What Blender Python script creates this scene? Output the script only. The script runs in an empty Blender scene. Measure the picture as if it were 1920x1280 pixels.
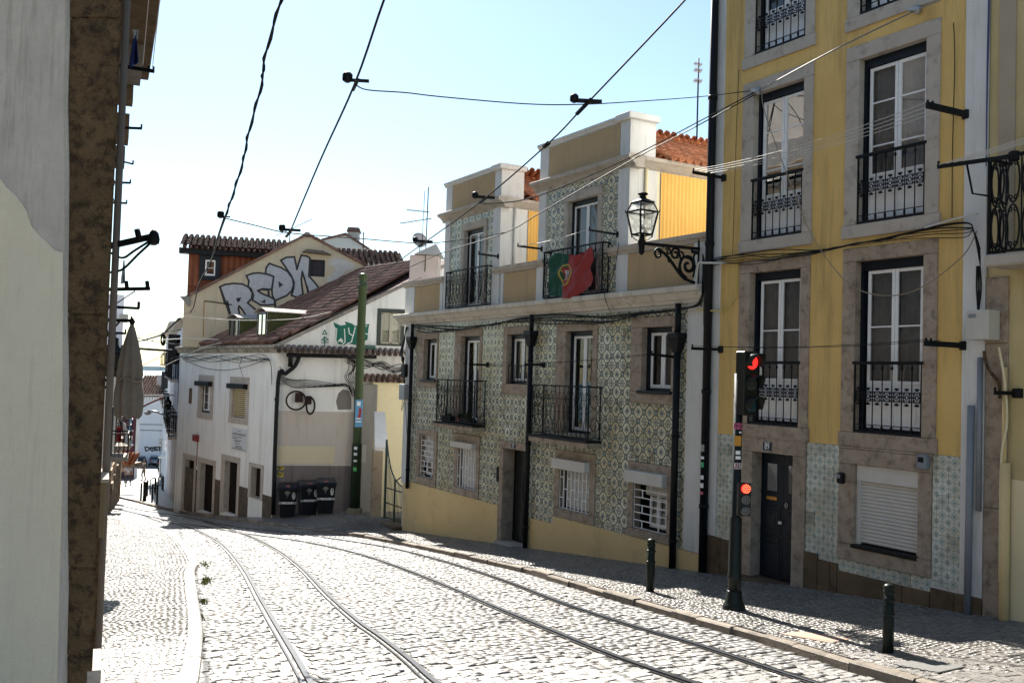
import bpy, math, random
import numpy as np
from mathutils import Vector, Matrix
random.seed(7); RNG = np.random.default_rng(11)
C = bpy.context.scene.collection
SC = bpy.context.scene
# ------------------------------------------------------------------ camera, world, sun, exposure
F_PX = 1800.0
PIT, ROL = math.radians(2.07), math.radians(1.7)
FW = np.array([0, math.cos(PIT), math.sin(PIT)]); UP0 = np.array([0, -math.sin(PIT), math.cos(PIT)]); RT0 = np.array([1.0, 0, 0])
RT = RT0*math.cos(ROL)+UP0*math.sin(ROL); UP = -RT0*math.sin(ROL)+UP0*math.cos(ROL)
cam = bpy.data.cameras.new('camera'); cam.sensor_width = 36; cam.lens = 36*F_PX/1920; cam.clip_start = .05; cam.clip_end = 9000
camo = bpy.data.objects.new('camera', cam); C.objects.link(camo)
camo.matrix_world = Matrix(((RT[0], UP[0], -FW[0], 0), (RT[1], UP[1], -FW[1], 0), (RT[2], UP[2], -FW[2], 0), (0, 0, 0, 1)))
SC.camera = camo
SUN_AZ, SUN_EL = math.radians(-17.2), math.radians(42)
W = bpy.data.worlds.new('World'); SC.world = W; W.use_nodes = True
_n = W.node_tree.nodes; _l = W.node_tree.links
_sky = _n.new('ShaderNodeTexSky'); _sky.sky_type = 'NISHITA'; _sky.sun_disc = False
_sky.sun_elevation = SUN_EL; _sky.sun_rotation = SUN_AZ % (2*math.pi); _sky.altitude = 20; _sky.air_density = 1.0; _sky.dust_density = 0.3; _sky.ozone_density = 1.0
_bg = _n['Background']; _bg.inputs['Strength'].default_value = 0.063
_tint = _n.new('ShaderNodeVectorMath'); _tint.operation = 'MULTIPLY'; _tint.inputs[1].default_value = (.98, 1.03, .99)   # clear cyan-white Atlantic sky
_l.new(_sky.outputs[0], _tint.inputs[0]); _l.new(_tint.outputs[0], _bg.inputs['Color'])
sl = bpy.data.lights.new('sun', 'SUN'); sl.energy = 5.0; sl.angle = math.radians(.55); sl.color = (1, .95, .87)
slo = bpy.data.objects.new('sun', sl); C.objects.link(slo)
SDIR = Vector((math.sin(SUN_AZ)*math.cos(SUN_EL), math.cos(SUN_AZ)*math.cos(SUN_EL), math.sin(SUN_EL)))
slo.rotation_euler = SDIR.to_track_quat('Z', 'Y').to_euler(); slo.location = (0, 0, 60)
vs = SC.view_settings; vs.view_transform = 'Standard'; vs.look = 'None'; vs.gamma = 1; vs.use_curve_mapping = False; vs.exposure = 1.55
SC.cycles.max_bounces = 8; SC.cycles.diffuse_bounces = 4; SC.cycles.transparent_max_bounces = 12

# ------------------------------------------------------------------ frames and placement
TH = math.radians(30.206)
O0 = np.array([3.480288, 16.941489, 0.0])          # facade line origin: joint between the tiled and the yellow house
S = np.array([math.sin(TH), -math.cos(TH), 0]); N = np.array([-math.cos(TH), -math.sin(TH), 0])
FROT = math.atan2(S[1], S[0])
def ray(px, py): return FW+RT*(px-960)/F_PX+UP*(640-py)/F_PX
def P(px, py, d): return ray(px, py)*d               # world point at camera depth d (metres)
def loc(s, o, z): return O0+S*s+N*o+np.array([0, 0, z])
def st(p):
    q = np.asarray(p, float)-O0; return q@S, q@N
def fs(s): return np.interp(s, [-300, -150, -98, -75, -62, -45, 0, 13, 30], [-14, -11, -8.4, -6.9, -5.8, -4.35, 0, 1.1, 2.5])
def sm(a, b, x): u = np.clip((x-a)/(b-a), 0, 1); return u*u*(3-2*u)
def gst(s, t): return -3.42+fs(s)+.03*np.clip(t, -30, 14)+.30*sm(-13, -14.6, s)*(1-sm(-20, -24, s))*(1-sm(.3, 2.3, t))
def gz(x, y):
    s, t = st((x, y, 0)); return gst(s, t)
def G(px, py, dz=0.0):                                # where a line of sight meets the ground
    r = ray(px, py); lo, hi = 2., 500.
    for _ in range(50):
        m = (lo+hi)/2
        if m*r[2]-gz(m*r[0], m*r[1])-dz > 0: lo = m
        else: hi = m
    return lo*r
def onp(px, py, P0, n):
    r = ray(px, py); return r*((np.asarray(P0)@n)/(r@n))
class Fr:
    """vertical wall frame: x right along the wall, y into the wall, z up (world height)"""
    def __init__(s, org, rot):
        s.o = np.array([org[0], org[1], 0.]); s.rot = rot
        s.x = np.array([math.cos(rot), math.sin(rot), 0]); s.y = np.array([-math.sin(rot), math.cos(rot), 0])
    def w(s, x, y, z): return s.o+s.x*x+s.y*y+np.array([0, 0, z])
    def px(s, a, b, y=0.):                            # wall coordinates (x, z) of a line of sight on the plane y
        q = onp(a, b, s.o+s.y*y, s.y)-s.o; return q@s.x, q[2]
    def side(s, a, b, x):                             # (y, z) on the plane x = const
        q = onp(a, b, s.o+s.x*x, s.x)-s.o; return q@s.y, q[2]
FA = Fr(O0, FROT)

# ------------------------------------------------------------------ mesh builder
class MB:
    def __init__(s): s.v = []; s.f = []; s.uv = []; s.m = []; s.hasuv = False; s.sm = []
    def add(s, vs_, fs_, m=0, uv=None, smooth=False):
        b = len(s.v); s.v += [tuple(map(float, q)) for q in vs_]
        for i, f in enumerate(fs_):
            s.f.append(tuple(b+j for j in f)); s.m.append(m); s.sm.append(smooth)
            if uv is not None: s.uv.append(uv[i]); s.hasuv = True
            else: s.uv.append([(0, 0)]*len(f))
        return s
    def quad(s, a, b, c, d, m=0, uv=None): return s.add([a, b, c, d], [(0, 1, 2, 3)], m, [uv] if uv else None)
    def poly(s, pts, m=0): return s.add(pts, [tuple(range(len(pts)))], m)
    def box(s, x0, x1, y0, y1, z0, z1, m=0, c=0.):
        if x0 > x1: x0, x1 = x1, x0
        if y0 > y1: y0, y1 = y1, y0
        if z0 > z1: z0, z1 = z1, z0
        c = min(c, (x1-x0)*.4, (y1-y0)*.4, (z1-z0)*.4)
        if c <= 0:
            return s.add([(x0, y0, z0), (x1, y0, z0), (x1, y1, z0), (x0, y1, z0), (x0, y0, z1), (x1, y0, z1), (x1, y1, z1), (x0, y1, z1)],
                         [(0, 3, 2, 1), (4, 5, 6, 7), (0, 1, 5, 4), (1, 2, 6, 5), (2, 3, 7, 6), (3, 0, 4, 7)], m)
        V = []; F = []
        idx = {}
        for i, x in enumerate((x0, x1)):
            for j, y in enumerate((y0, y1)):
                for k, z in enumerate((z0, z1)):
                    sx, sy, sz = (1, -1)[i], (1, -1)[j], (1, -1)[k]
                    for ax in range(3):
                        q = [x+sx*c, y+sy*c, z+sz*c]; q[ax] = (x, y, z)[ax]
                        idx[i, j, k, ax] = len(V); V.append(q)
        for ax in range(3):
            for e in (0, 1):
                o = [(0, 0), (1, 0), (1, 1), (0, 1)]
                ids = []
                for a, b in o:
                    t = [a, b]; t.insert(ax, e); ids.append(idx[t[0], t[1], t[2], ax])
                F.append(tuple(ids))
        for ax in range(3):                            # edges along axis ax
            b1, b2 = [a for a in range(3) if a != ax]
            for e1 in (0, 1):
                for e2 in (0, 1):
                    ids = []
                    for e, a in ((0, b1), (0, b2), (1, b2), (1, b1)):
                        t = [0, 0, 0]; t[ax] = e; t[b1] = e1; t[b2] = e2; ids.append(idx[t[0], t[1], t[2], a])
                    F.append(tuple(ids))
        for i in (0, 1):
            for j in (0, 1):
                for k in (0, 1): F.append((idx[i, j, k, 0], idx[i, j, k, 1], idx[i, j, k, 2]))
        return s.add(V, F, m)
    def tube(s, pts, r, n=6, m=0, closed=False, smooth=True):
        pts = [np.asarray(p, float) for p in pts]; k = len(pts)
        if k < 2: return s
        V = []; up = np.array([0, 0, 1.]); prev = None
        for i in range(k):
            if closed: t = pts[(i+1) % k]-pts[i-1]
            else: t = pts[min(i+1, k-1)]-pts[max(i-1, 0)]
            L = np.linalg.norm(t); t = t/L if L > 1e-9 else np.array([0, 0, 1.])
            if prev is None:
                a = np.cross(t, up if abs(t[2]) < .95 else np.array([1., 0, 0]))
            else: a = prev-t*(prev@t)
            a /= (np.linalg.norm(a)+1e-12); prev = a; b = np.cross(t, a)
            rr = r[i] if hasattr(r, '__len__') else r
            for j in range(n):
                w = 2*math.pi*j/n; V.append(pts[i]+(a*math.cos(w)+b*math.sin(w))*rr)
        F = []
        for i in range(k if closed else k-1):
            i2 = (i+1) % k
            for j in range(n): F.append((i*n+j, i*n+(j+1) % n, i2*n+(j+1) % n, i2*n+j))
        if not closed: F += [tuple(range(n-1, -1, -1)), tuple((k-1)*n+j for j in range(n))]
        return s.add(V, F, m, None, smooth)
    def bar(s, a, b, w, h=None, m=0):                  # square bar a-b
        h = h or w; a = np.asarray(a, float); b = np.asarray(b, float); t = b-a; t = t/np.linalg.norm(t)
        u = np.cross(t, (0, 0, 1.) if abs(t[2]) < .95 else (1., 0, 0)); u /= np.linalg.norm(u); v = np.cross(t, u)
        V = [p+u*i*w/2+v*j*h/2 for p in (a, b) for i, j in ((-1, -1), (1, -1), (1, 1), (-1, 1))]
        return s.add(V, [(0, 1, 2, 3), (7, 6, 5, 4), (0, 4, 5, 1), (1, 5, 6, 2), (2, 6, 7, 3), (3, 7, 4, 0)], m)
    def lathe(s, prof, cx=0, cy=0, n=12, m=0, cz=0, smooth=True):
        V = []; F = []; k = len(prof)
        for r, z in prof:
            for j in range(n):
                w = 2*math.pi*j/n; V.append((cx+r*math.cos(w), cy+r*math.sin(w), cz+z))
        for i in range(k-1):
            for j in range(n): F.append((i*n+j, i*n+(j+1) % n, (i+1)*n+(j+1) % n, (i+1)*n+j))
        F += [tuple(range(n-1, -1, -1)), tuple((k-1)*n+j for j in range(n))]
        return s.add(V, F, m, None, smooth)
    def prism(s, poly, y0, y1, m=0):                   # polygon in (x, z) extruded along y
        n = len(poly); V = [(x, y0, z) for x, z in poly]+[(x, y1, z) for x, z in poly]
        F = [tuple(range(n)), tuple(range(2*n-1, n-1, -1))]+[(i, i+n, (i+1) % n+n, (i+1) % n) for i in range(n)]
        return s.add(V, F, m)
    def slab(s, poly, z0, z1, m=0):                    # polygon in (x, y) extruded along z
        n = len(poly); V = [(x, y, z0) for x, y in poly]+[(x, y, z1) for x, y in poly]
        F = [tuple(range(n-1, -1, -1)), tuple(range(n, 2*n))]+[(i, (i+1) % n, (i+1) % n+n, i+n) for i in range(n)]
        return s.add(V, F, m)
    def prof(s, pts, x0, x1, m=0):                     # moulding: profile in (y, z) swept along x
        n = len(pts); V = [(x0, y, z) for y, z in pts]+[(x1, y, z) for y, z in pts]
        F = [(i, i+n, (i+1) % n+n, (i+1) % n) for i in range(n)]+[tuple(range(n-1, -1, -1)), tuple(range(n, 2*n))]
        return s.add(V, F, m)
    def profy(s, pts, y0, y1, m=0):                    # moulding: profile in (x, z) swept along y
        n = len(pts); V = [(x, y0, z) for x, z in pts]+[(x, y1, z) for x, z in pts]
        F = [(i, i+n, (i+1) % n+n, (i+1) % n) for i in range(n)]+[tuple(range(n-1, -1, -1)), tuple(range(n, 2*n))]
        return s.add(V, F, m)
    def xf(s, M3=None, off=(0, 0, 0), i0=0):
        A = np.array(s.v[i0:]);
        if len(A) == 0: return s
        if M3 is not None: A = A@np.asarray(M3).T
        A = A+np.asarray(off); s.v[i0:] = [tuple(q) for q in A]; return s
    def mesh(s, name, mats, off=(0, 0, 0)):
        me = bpy.data.meshes.new(name); V = np.array(s.v, float).reshape(-1, 3)-np.asarray(off, float)
        me.from_pydata(V.tolist(), [], s.f)
        for q in (mats if isinstance(mats, (list, tuple)) else [mats]): me.materials.append(q)
        if len(s.f):
            me.polygons.foreach_set('material_index', s.m); me.polygons.foreach_set('use_smooth', s.sm)
            if s.hasuv:
                u = me.uv_layers.new(name='UVMap'); flat = [c for f in s.uv for q in f for c in q]; u.data.foreach_set('uv', flat)
        fix_normals(me); me.update(); return me
def fix_normals(me):
    import bmesh
    if len(me.polygons) > 60000: return
    b = bmesh.new(); b.from_mesh(me); bmesh.ops.recalc_face_normals(b, faces=b.faces); b.to_mesh(me); b.free()
def link(o, parent=None):
    C.objects.link(o)
    if parent is not None: o.parent = parent
    return o
def tag(o, label=None, cat=None, group=None, kind=None):
    if label: o['label'] = label
    if cat: o['category'] = cat
    if group: o['group'] = group
    if kind: o['kind'] = kind
    return o
def thing(name, label, cat, at=(0, 0, 0), rot=0., group=None):
    o = bpy.data.objects.new(name, None); o.empty_display_size = .2; o.location = tuple(map(float, at)); o.rotation_euler = (0, 0, rot)
    link(o); return tag(o, label, cat, group)
def part(name, mb, mats, parent=None, off=None, bevel=0, kind=None, label=None):
    """mb is in the frame of the thing (wall frames use world heights); off is taken off so the thing can sit at its base"""
    if off is None:
        off = (0, 0, 0); q = parent
        while q is not None:
            if 'z0' in q: off = (0, 0, q['z0'])
            q = q.parent
    o = bpy.data.objects.new(name, mb.mesh(name, mats, off)); link(o, parent)
    if bevel: md = o.modifiers.new('edge', 'BEVEL'); md.width = bevel; md.segments = 2; md.limit_method = 'ANGLE'
    if kind: o['kind'] = kind
    if label: o['label'] = label
    return o
def wallthing(name, label, cat, fr, z0, group=None, x=0., y=0.):
    """a thing whose parts are written in wall coordinates; its Empty stands at the foot of the wall"""
    t = thing(name, label, cat, fr.w(0, 0, z0), fr.rot, group); t['z0'] = z0; return t
def wpart(name, mb, mats, parent, fr, z0, **k): return part(name, mb, mats, parent, **k)
def solo(name, mb, mats, at, label=None, cat=None, group=None, rot=0., kind=None, local=False):
    """a thing that is one mesh: mb in world coordinates unless local"""
    o = bpy.data.objects.new(name, mb.mesh(name, mats, (0, 0, 0) if (local or rot) else at)); link(o)
    o.location = tuple(map(float, at)); o.rotation_euler = (0, 0, rot); return tag(o, label, cat, group, kind)
def dup(o, parent=None, at=None, rot=None, label=None):
    c = o.copy(); C.objects.link(c)
    if parent is not None: c.parent = parent
    if at is not None: c.location = tuple(map(float, at))
    if rot is not None: c.rotation_euler = (0, 0, rot)
    if label: c['label'] = label
    return c
def dupt(root, at, rot=None, label=None, group=None):
    r = dup(root, None, at, rot, label)
    if group: r['group'] = group
    for ch in list(root.children):
        c = dup(ch, r)
        for g in list(ch.children): dup(g, c)
    return r
def inst(name, me, parent, M, label=None):
    o = bpy.data.objects.new(name, me); link(o, parent); o.matrix_local = M
    if label: o['label'] = label
    return o
def spline(pts, n=8):
    pts = [np.asarray(p, float) for p in pts]; out = []
    for i in range(len(pts)-1):
        p0 = pts[max(i-1, 0)]; p1 = pts[i]; p2 = pts[i+1]; p3 = pts[min(i+2, len(pts)-1)]
        for k in range(n):
            t = k/n; out.append(.5*((2*p1)+(-p0+p2)*t+(2*p0-5*p1+4*p2-p3)*t*t+(-p0+3*p1-3*p2+p3)*t**3))
    out.append(pts[-1]); return out
def sag(a, b, d=.2, n=12):
    a = np.asarray(a, float); b = np.asarray(b, float)
    return [a+(b-a)*t-np.array([0, 0, 4*d*t*(1-t)]) for t in np.linspace(0, 1, n+1)]

# ------------------------------------------------------------------ materials
def _nt(name):
    m = bpy.data.materials.new(name); m.use_nodes = True; nt = m.node_tree; return m, nt, nt.nodes, nt.links, nt.nodes['Principled BSDF']
def rgb(c): return (c[0], c[1], c[2], 1)
def pm(name, c1, c2=None, c3=None, sc=2.5, rough=.85, bump=.15, bs=60., amt3=.5, streak=False, spec=.16, metal=0., island=0., sc3=None, lo3=.52, hi3=.7, coord='Object', rough2=None, bd=.02):
    """two-tone mottled surface, optional third tone in patches or running streaks, fine relief"""
    m, nt, n, l, b = _nt(name); c2 = c2 or tuple(x*.8 for x in c1)
    tc = n.new('ShaderNodeTexCoord'); src = tc.outputs[coord]
    a = n.new('ShaderNodeTexNoise'); a.inputs['Scale'].default_value = sc; a.inputs['Detail'].default_value = 8; a.inputs['Roughness'].default_value = .65; l.new(src, a.inputs['Vector'])
    r = n.new('ShaderNodeValToRGB'); r.color_ramp.elements[0].position = .3; r.color_ramp.elements[1].position = .7
    r.color_ramp.elements[0].color = rgb(c1); r.color_ramp.elements[1].color = rgb(c2); l.new(a.outputs['Fac'], r.inputs['Fac']); col = r.outputs['Color']
    if c3:
        d = n.new('ShaderNodeTexNoise'); d.inputs['Scale'].default_value = sc3 or sc*1.7; d.inputs['Detail'].default_value = 9; d.inputs['Roughness'].default_value = .7
        mp = n.new('ShaderNodeMapping'); l.new(src, mp.inputs['Vector']); mp.inputs['Location'].default_value = (3.1, 1.7, 9.2)
        if streak: mp.inputs['Scale'].default_value = (2.6, 2.6, .22)
        l.new(mp.outputs[0], d.inputs['Vector'])
        rr = n.new('ShaderNodeValToRGB'); rr.color_ramp.elements[0].position = lo3; rr.color_ramp.elements[1].position = hi3; l.new(d.outputs['Fac'], rr.inputs['Fac'])
        mu = n.new('ShaderNodeMath'); mu.operation = 'MULTIPLY'; mu.inputs[1].default_value = amt3; l.new(rr.outputs['Color'], mu.inputs[0])
        mx = n.new('ShaderNodeMix'); mx.data_type = 'RGBA'; l.new(mu.outputs[0], mx.inputs[0]); l.new(col, mx.inputs[6]); mx.inputs[7].default_value = rgb(c3); col = mx.outputs[2]
    if island:
        g = n.new('ShaderNodeNewGeometry'); oi = n.new('ShaderNodeObjectInfo')
        ad = n.new('ShaderNodeMath'); ad.operation = 'ADD'; l.new(g.outputs['Random Per Island'], ad.inputs[0]); l.new(oi.outputs['Random'], ad.inputs[1])
        fr = n.new('ShaderNodeMath'); fr.operation = 'FRACT'; l.new(ad.outputs[0], fr.inputs[0])
        mr = n.new('ShaderNodeMapRange'); mr.inputs[3].default_value = 1-island; mr.inputs[4].default_value = 1+island*.6; l.new(fr.outputs[0], mr.inputs[0])
        vm = n.new('ShaderNodeVectorMath'); vm.operation = 'SCALE'; l.new(col, vm.inputs[0]); l.new(mr.outputs[0], vm.inputs['Scale']); col = vm.outputs[0]
    l.new(col, b.inputs['Base Color']); b.inputs['Roughness'].default_value = rough; b.inputs['Specular IOR Level'].default_value = spec; b.inputs['Metallic'].default_value = metal
    if rough2 is not None:
        mr2 = n.new('ShaderNodeMapRange'); mr2.inputs[3].default_value = rough; mr2.inputs[4].default_value = rough2; l.new(a.outputs['Fac'], mr2.inputs[0]); l.new(mr2.outputs[0], b.inputs['Roughness'])
    if bump:
        e = n.new('ShaderNodeTexNoise'); e.inputs['Scale'].default_value = bs; e.inputs['Detail'].default_value = 6; l.new(src, e.inputs['Vector'])
        bp = n.new('ShaderNodeBump'); bp.inputs['Strength'].default_value = bump; bp.inputs['Distance'].default_value = bd; l.new(e.outputs['Fac'], bp.inputs['Height']); l.new(bp.outputs[0], b.inputs['Normal'])
    return m
def plain(name, c, rough=.5, metal=0., spec=.5, bump=0.):
    return pm(name, c, tuple(min(1, x*1.12+.002) for x in c), sc=9, rough=rough, metal=metal, spec=spec, bump=bump, bs=90)
def glassmat(name, tint=(.75, .8, .8), base=.08):
    m, nt, n, l, b = _nt(name)
    tr = n.new('ShaderNodeBsdfTransparent'); tr.inputs['Color'].default_value = rgb(tint)
    gl = n.new('ShaderNodeBsdfGlossy'); gl.inputs['Roughness'].default_value = .015
    fr = n.new('ShaderNodeFresnel'); fr.inputs['IOR'].default_value = 1.5
    tc = n.new('ShaderNodeTexCoord'); nz = n.new('ShaderNodeTexNoise'); nz.inputs['Scale'].default_value = 1.6; l.new(tc.outputs['Object'], nz.inputs['Vector'])
    bp = n.new('ShaderNodeBump'); bp.inputs['Strength'].default_value = .05; bp.inputs['Distance'].default_value = .05; l.new(nz.outputs['Fac'], bp.inputs['Height']); l.new(bp.outputs[0], gl.inputs['Normal'])
    ad = n.new('ShaderNodeMath'); ad.operation = 'ADD'; ad.use_clamp = True; ad.inputs[1].default_value = base; l.new(fr.outputs[0], ad.inputs[0])
    mx = n.new('ShaderNodeMixShader'); l.new(ad.outputs[0], mx.inputs[0]); l.new(tr.outputs[0], mx.inputs[1]); l.new(gl.outputs[0], mx.inputs[2]); l.new(mx.outputs[0], n['Material Output'].inputs[0])
    return m
def emit(name, c, strength):
    m, nt, n, l, b = _nt(name); b.inputs['Base Color'].default_value = rgb(c); b.inputs['Emission Color'].default_value = rgb(c); b.inputs['Emission Strength'].default_value = strength; return m
class NB:                                              # tiny expression helper for the printed tile patterns
    def __init__(s, nt): s.n = nt.nodes; s.l = nt.links
    def m(s, op, a, b=None, c=None):
        q = s.n.new('ShaderNodeMath'); q.operation = op
        for i, v in enumerate((a, b, c)):
            if v is None: continue
            if isinstance(v, (int, float)): q.inputs[i].default_value = v
            else: s.l.new(v, q.inputs[i])
        return q.outputs[0]
    def mix(s, f, a, b):
        q = s.n.new('ShaderNodeMix'); q.data_type = 'RGBA'; s.l.new(f, q.inputs[0])
        for i, v in ((6, a), (7, b)):
            if isinstance(v, tuple): q.inputs[i].default_value = rgb(v)
            else: s.l.new(v, q.inputs[i])
        return q.outputs[2]
def azulejo_octagon(name):
    """glazed tile: quarter of an eight-petal flower in one corner, of a four-lobed one in the opposite, small square knots in the others"""
    m, nt, n, l, b = _nt(name); k = NB(nt); uvn = n.new('ShaderNodeUVMap'); sx = n.new('ShaderNodeSeparateXYZ'); l.new(uvn.outputs[0], sx.inputs[0]); u, v = sx.outputs[0], sx.outputs[1]
    u1 = k.m('SUBTRACT', 1, u); v1 = k.m('SUBTRACT', 1, v)
    def L(a, c): return k.m('SQRT', k.m('ADD', k.m('MULTIPLY', a, a), k.m('MULTIPLY', c, c)))
    r1, r2 = L(u, v), L(u1, v1); a1, a2 = k.m('ARCTAN2', v, u), k.m('ARCTAN2', v1, u1)
    sm = k.m('SUBTRACT', k.m('ADD', u, v), 1); dg = k.m('ABSOLUTE', sm)
    # octagon outline: diagonal u+v=1 and knot squares at (1,0) and (0,1)
    q1 = k.m('MAXIMUM', u1, v); q2 = k.m('MAXIMUM', u, v1); q = k.m('MINIMUM', q1, q2)
    line = k.m('LESS_THAN', dg, .105)
    knot = k.m('LESS_THAN', q, .32); kedge = k.m('MULTIPLY', knot, k.m('GREATER_THAN', q, .25)); kdot = k.m('LESS_THAN', q, .13)
    p1 = k.m('LESS_THAN', r1, k.m('ADD', .31, k.m('MULTIPLY', .11, k.m('COSINE', k.m('MULTIPLY', a1, 8)))))
    p1c = k.m('LESS_THAN', r1, .11); ring1 = k.m('LESS_THAN', k.m('ABSOLUTE', k.m('SUBTRACT', r1, .2)), .03)
    p2 = k.m('LESS_THAN', k.m('ABSOLUTE', k.m('SUBTRACT', r2, k.m('ADD', .36, k.m('MULTIPLY', .10, k.m('COSINE', k.m('MULTIPLY', a2, 8)))))), .07)
    p2c = k.m('LESS_THAN', r2, k.m('ADD', .15, k.m('MULTIPLY', .08, k.m('COSINE', k.m('MULTIPLY', a2, 4)))))
    tc = n.new('ShaderNodeTexCoord'); nz = n.new('ShaderNodeTexNoise'); nz.inputs['Scale'].default_value = 1.1; nz.inputs['Detail'].default_value = 6; l.new(tc.outputs['Object'], nz.inputs['Vector'])
    geo = n.new('ShaderNodeNewGeometry'); wn = n.new('ShaderNodeTexNoise'); wn.inputs['Scale'].default_value = 1.3; wn.inputs['Detail'].default_value = 5; l.new(geo.outputs['Position'], wn.inputs['Vector'])
    rp = n.new('ShaderNodeValToRGB'); rp.color_ramp.elements[0].position = .35; rp.color_ramp.elements[1].position = .68
    rp.color_ramp.elements[0].color = rgb((.72, .70, .55)); rp.color_ramp.elements[1].color = rgb((.56, .47, .26)); l.new(wn.outputs['Fac'], rp.inputs['Fac'])
    col = rp.outputs['Color']; petal = (.11, .16, .18); dark = (.05, .07, .062); green = (.15, .20, .185)
    col = k.mix(p1, col, petal); col = k.mix(ring1, col, (.45, .45, .38)); col = k.mix(p1c, col, (.06, .075, .085)); col = k.mix(p2, col, (.10, .125, .125)); col = k.mix(p2c, col, petal)
    col = k.mix(line, col, dark); col = k.mix(knot, col, green); col = k.mix(kedge, col, dark); col = k.mix(kdot, col, (.42, .42, .34))
    g_ = n.new('ShaderNodeNewGeometry'); oi = n.new('ShaderNodeObjectInfo'); f_ = k.m('FRACT', k.m('ADD', g_.outputs['Random Per Island'], oi.outputs['Random'])); sc_ = k.m('ADD', .80, k.m('MULTIPLY', f_, .28)); sc_ = k.m('MULTIPLY', sc_, k.m('SUBTRACT', 1, k.m('MULTIPLY', .35, k.m('LESS_THAN', k.m('FRACT', k.m('MULTIPLY', f_, 37.7)), .04))))
    vm = n.new('ShaderNodeVectorMath'); vm.operation = 'SCALE'; l.new(col, vm.inputs[0]); l.new(sc_, vm.inputs['Scale']); col = vm.outputs[0]
    l.new(k.m('ADD', .2, k.m('MULTIPLY', f_, .25)), b.inputs['Roughness'])
    l.new(col, b.inputs['Base Color']); b.inputs['Roughness'].default_value = .33; b.inputs['Specular IOR Level'].default_value = .4
    return m
def azulejo_medallion(name):
    """white tile with a green-blue lozenge rosette and corner sprigs"""
    m, nt, n, l, b = _nt(name); k = NB(nt); uvn = n.new('ShaderNodeUVMap'); sx = n.new('ShaderNodeSeparateXYZ'); l.new(uvn.outputs[0], sx.inputs[0])
    x = k.m('SUBTRACT', sx.outputs[0], .5); y = k.m('SUBTRACT', sx.outputs[1], .5); ax = k.m('ABSOLUTE', x); ay = k.m('ABSOLUTE', y)
    r = k.m('SQRT', k.m('ADD', k.m('MULTIPLY', x, x), k.m('MULTIPLY', y, y))); a = k.m('ARCTAN2', y, x); dm = k.m('ADD', ax, ay)
    cx = k.m('SUBTRACT', .5, ax); cy = k.m('SUBTRACT', .5, ay); rc = k.m('SQRT', k.m('ADD', k.m('MULTIPLY', cx, cx), k.m('MULTIPLY', cy, cy)))
    band = lambda v, c, w: k.m('LESS_THAN', k.m('ABSOLUTE', k.m('SUBTRACT', v, c)), w)
    loz = band(k.m('SUBTRACT', dm, k.m('MULTIPLY', .03, k.m('COSINE', k.m('MULTIPLY', a, 12)))), .34, .028)
    ros = k.m('LESS_THAN', r, k.m('ADD', .17, k.m('MULTIPLY', .045, k.m('COSINE', k.m('MULTIPLY', a, 8))))); rin = band(r, .115, .02); cen = k.m('LESS_THAN', r, .05)
    spr = band(rc, .15, .022); spr2 = k.m('MULTIPLY', k.m('LESS_THAN', rc, .27), k.m('LESS_THAN', k.m('ABSOLUTE', k.m('SUBTRACT', cx, cy)), .03)); stem = k.m('MULTIPLY', k.m('LESS_THAN', k.m('MINIMUM', ax, ay), .018), k.m('GREATER_THAN', r, .3))
    geo = n.new('ShaderNodeNewGeometry'); nz = n.new('ShaderNodeTexNoise'); nz.inputs['Scale'].default_value = 2.2; nz.inputs['Detail'].default_value = 6; l.new(geo.outputs['Position'], nz.inputs['Vector'])
    rp = n.new('ShaderNodeValToRGB'); rp.color_ramp.elements[0].position = .35; rp.color_ramp.elements[1].position = .72; rp.color_ramp.elements[0].color = rgb((.66, .67, .60)); rp.color_ramp.elements[1].color = rgb((.52, .47, .34)); l.new(nz.outputs['Fac'], rp.inputs['Fac'])
    col = rp.outputs['Color']; g1 = (.17, .28, .27); g2 = (.10, .17, .18)
    for f, c in ((spr, g1), (spr2, g1), (stem, g1), (loz, g1), (ros, g1), (rin, (.55, .56, .5)), (cen, g2)): col = k.mix(f, col, c)
    g_ = n.new('ShaderNodeNewGeometry'); oi = n.new('ShaderNodeObjectInfo'); f_ = k.m('FRACT', k.m('ADD', g_.outputs['Random Per Island'], oi.outputs['Random'])); sc_ = k.m('ADD', .80, k.m('MULTIPLY', f_, .28)); sc_ = k.m('MULTIPLY', sc_, k.m('SUBTRACT', 1, k.m('MULTIPLY', .35, k.m('LESS_THAN', k.m('FRACT', k.m('MULTIPLY', f_, 37.7)), .04))))
    vm = n.new('ShaderNodeVectorMath'); vm.operation = 'SCALE'; l.new(col, vm.inputs[0]); l.new(sc_, vm.inputs['Scale']); col = vm.outputs[0]
    l.new(k.m('ADD', .2, k.m('MULTIPLY', f_, .25)), b.inputs['Roughness'])
    l.new(col, b.inputs['Base Color']); b.inputs['Roughness'].default_value = .3; b.inputs['Specular IOR Level'].default_value = .4
    return m
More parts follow.
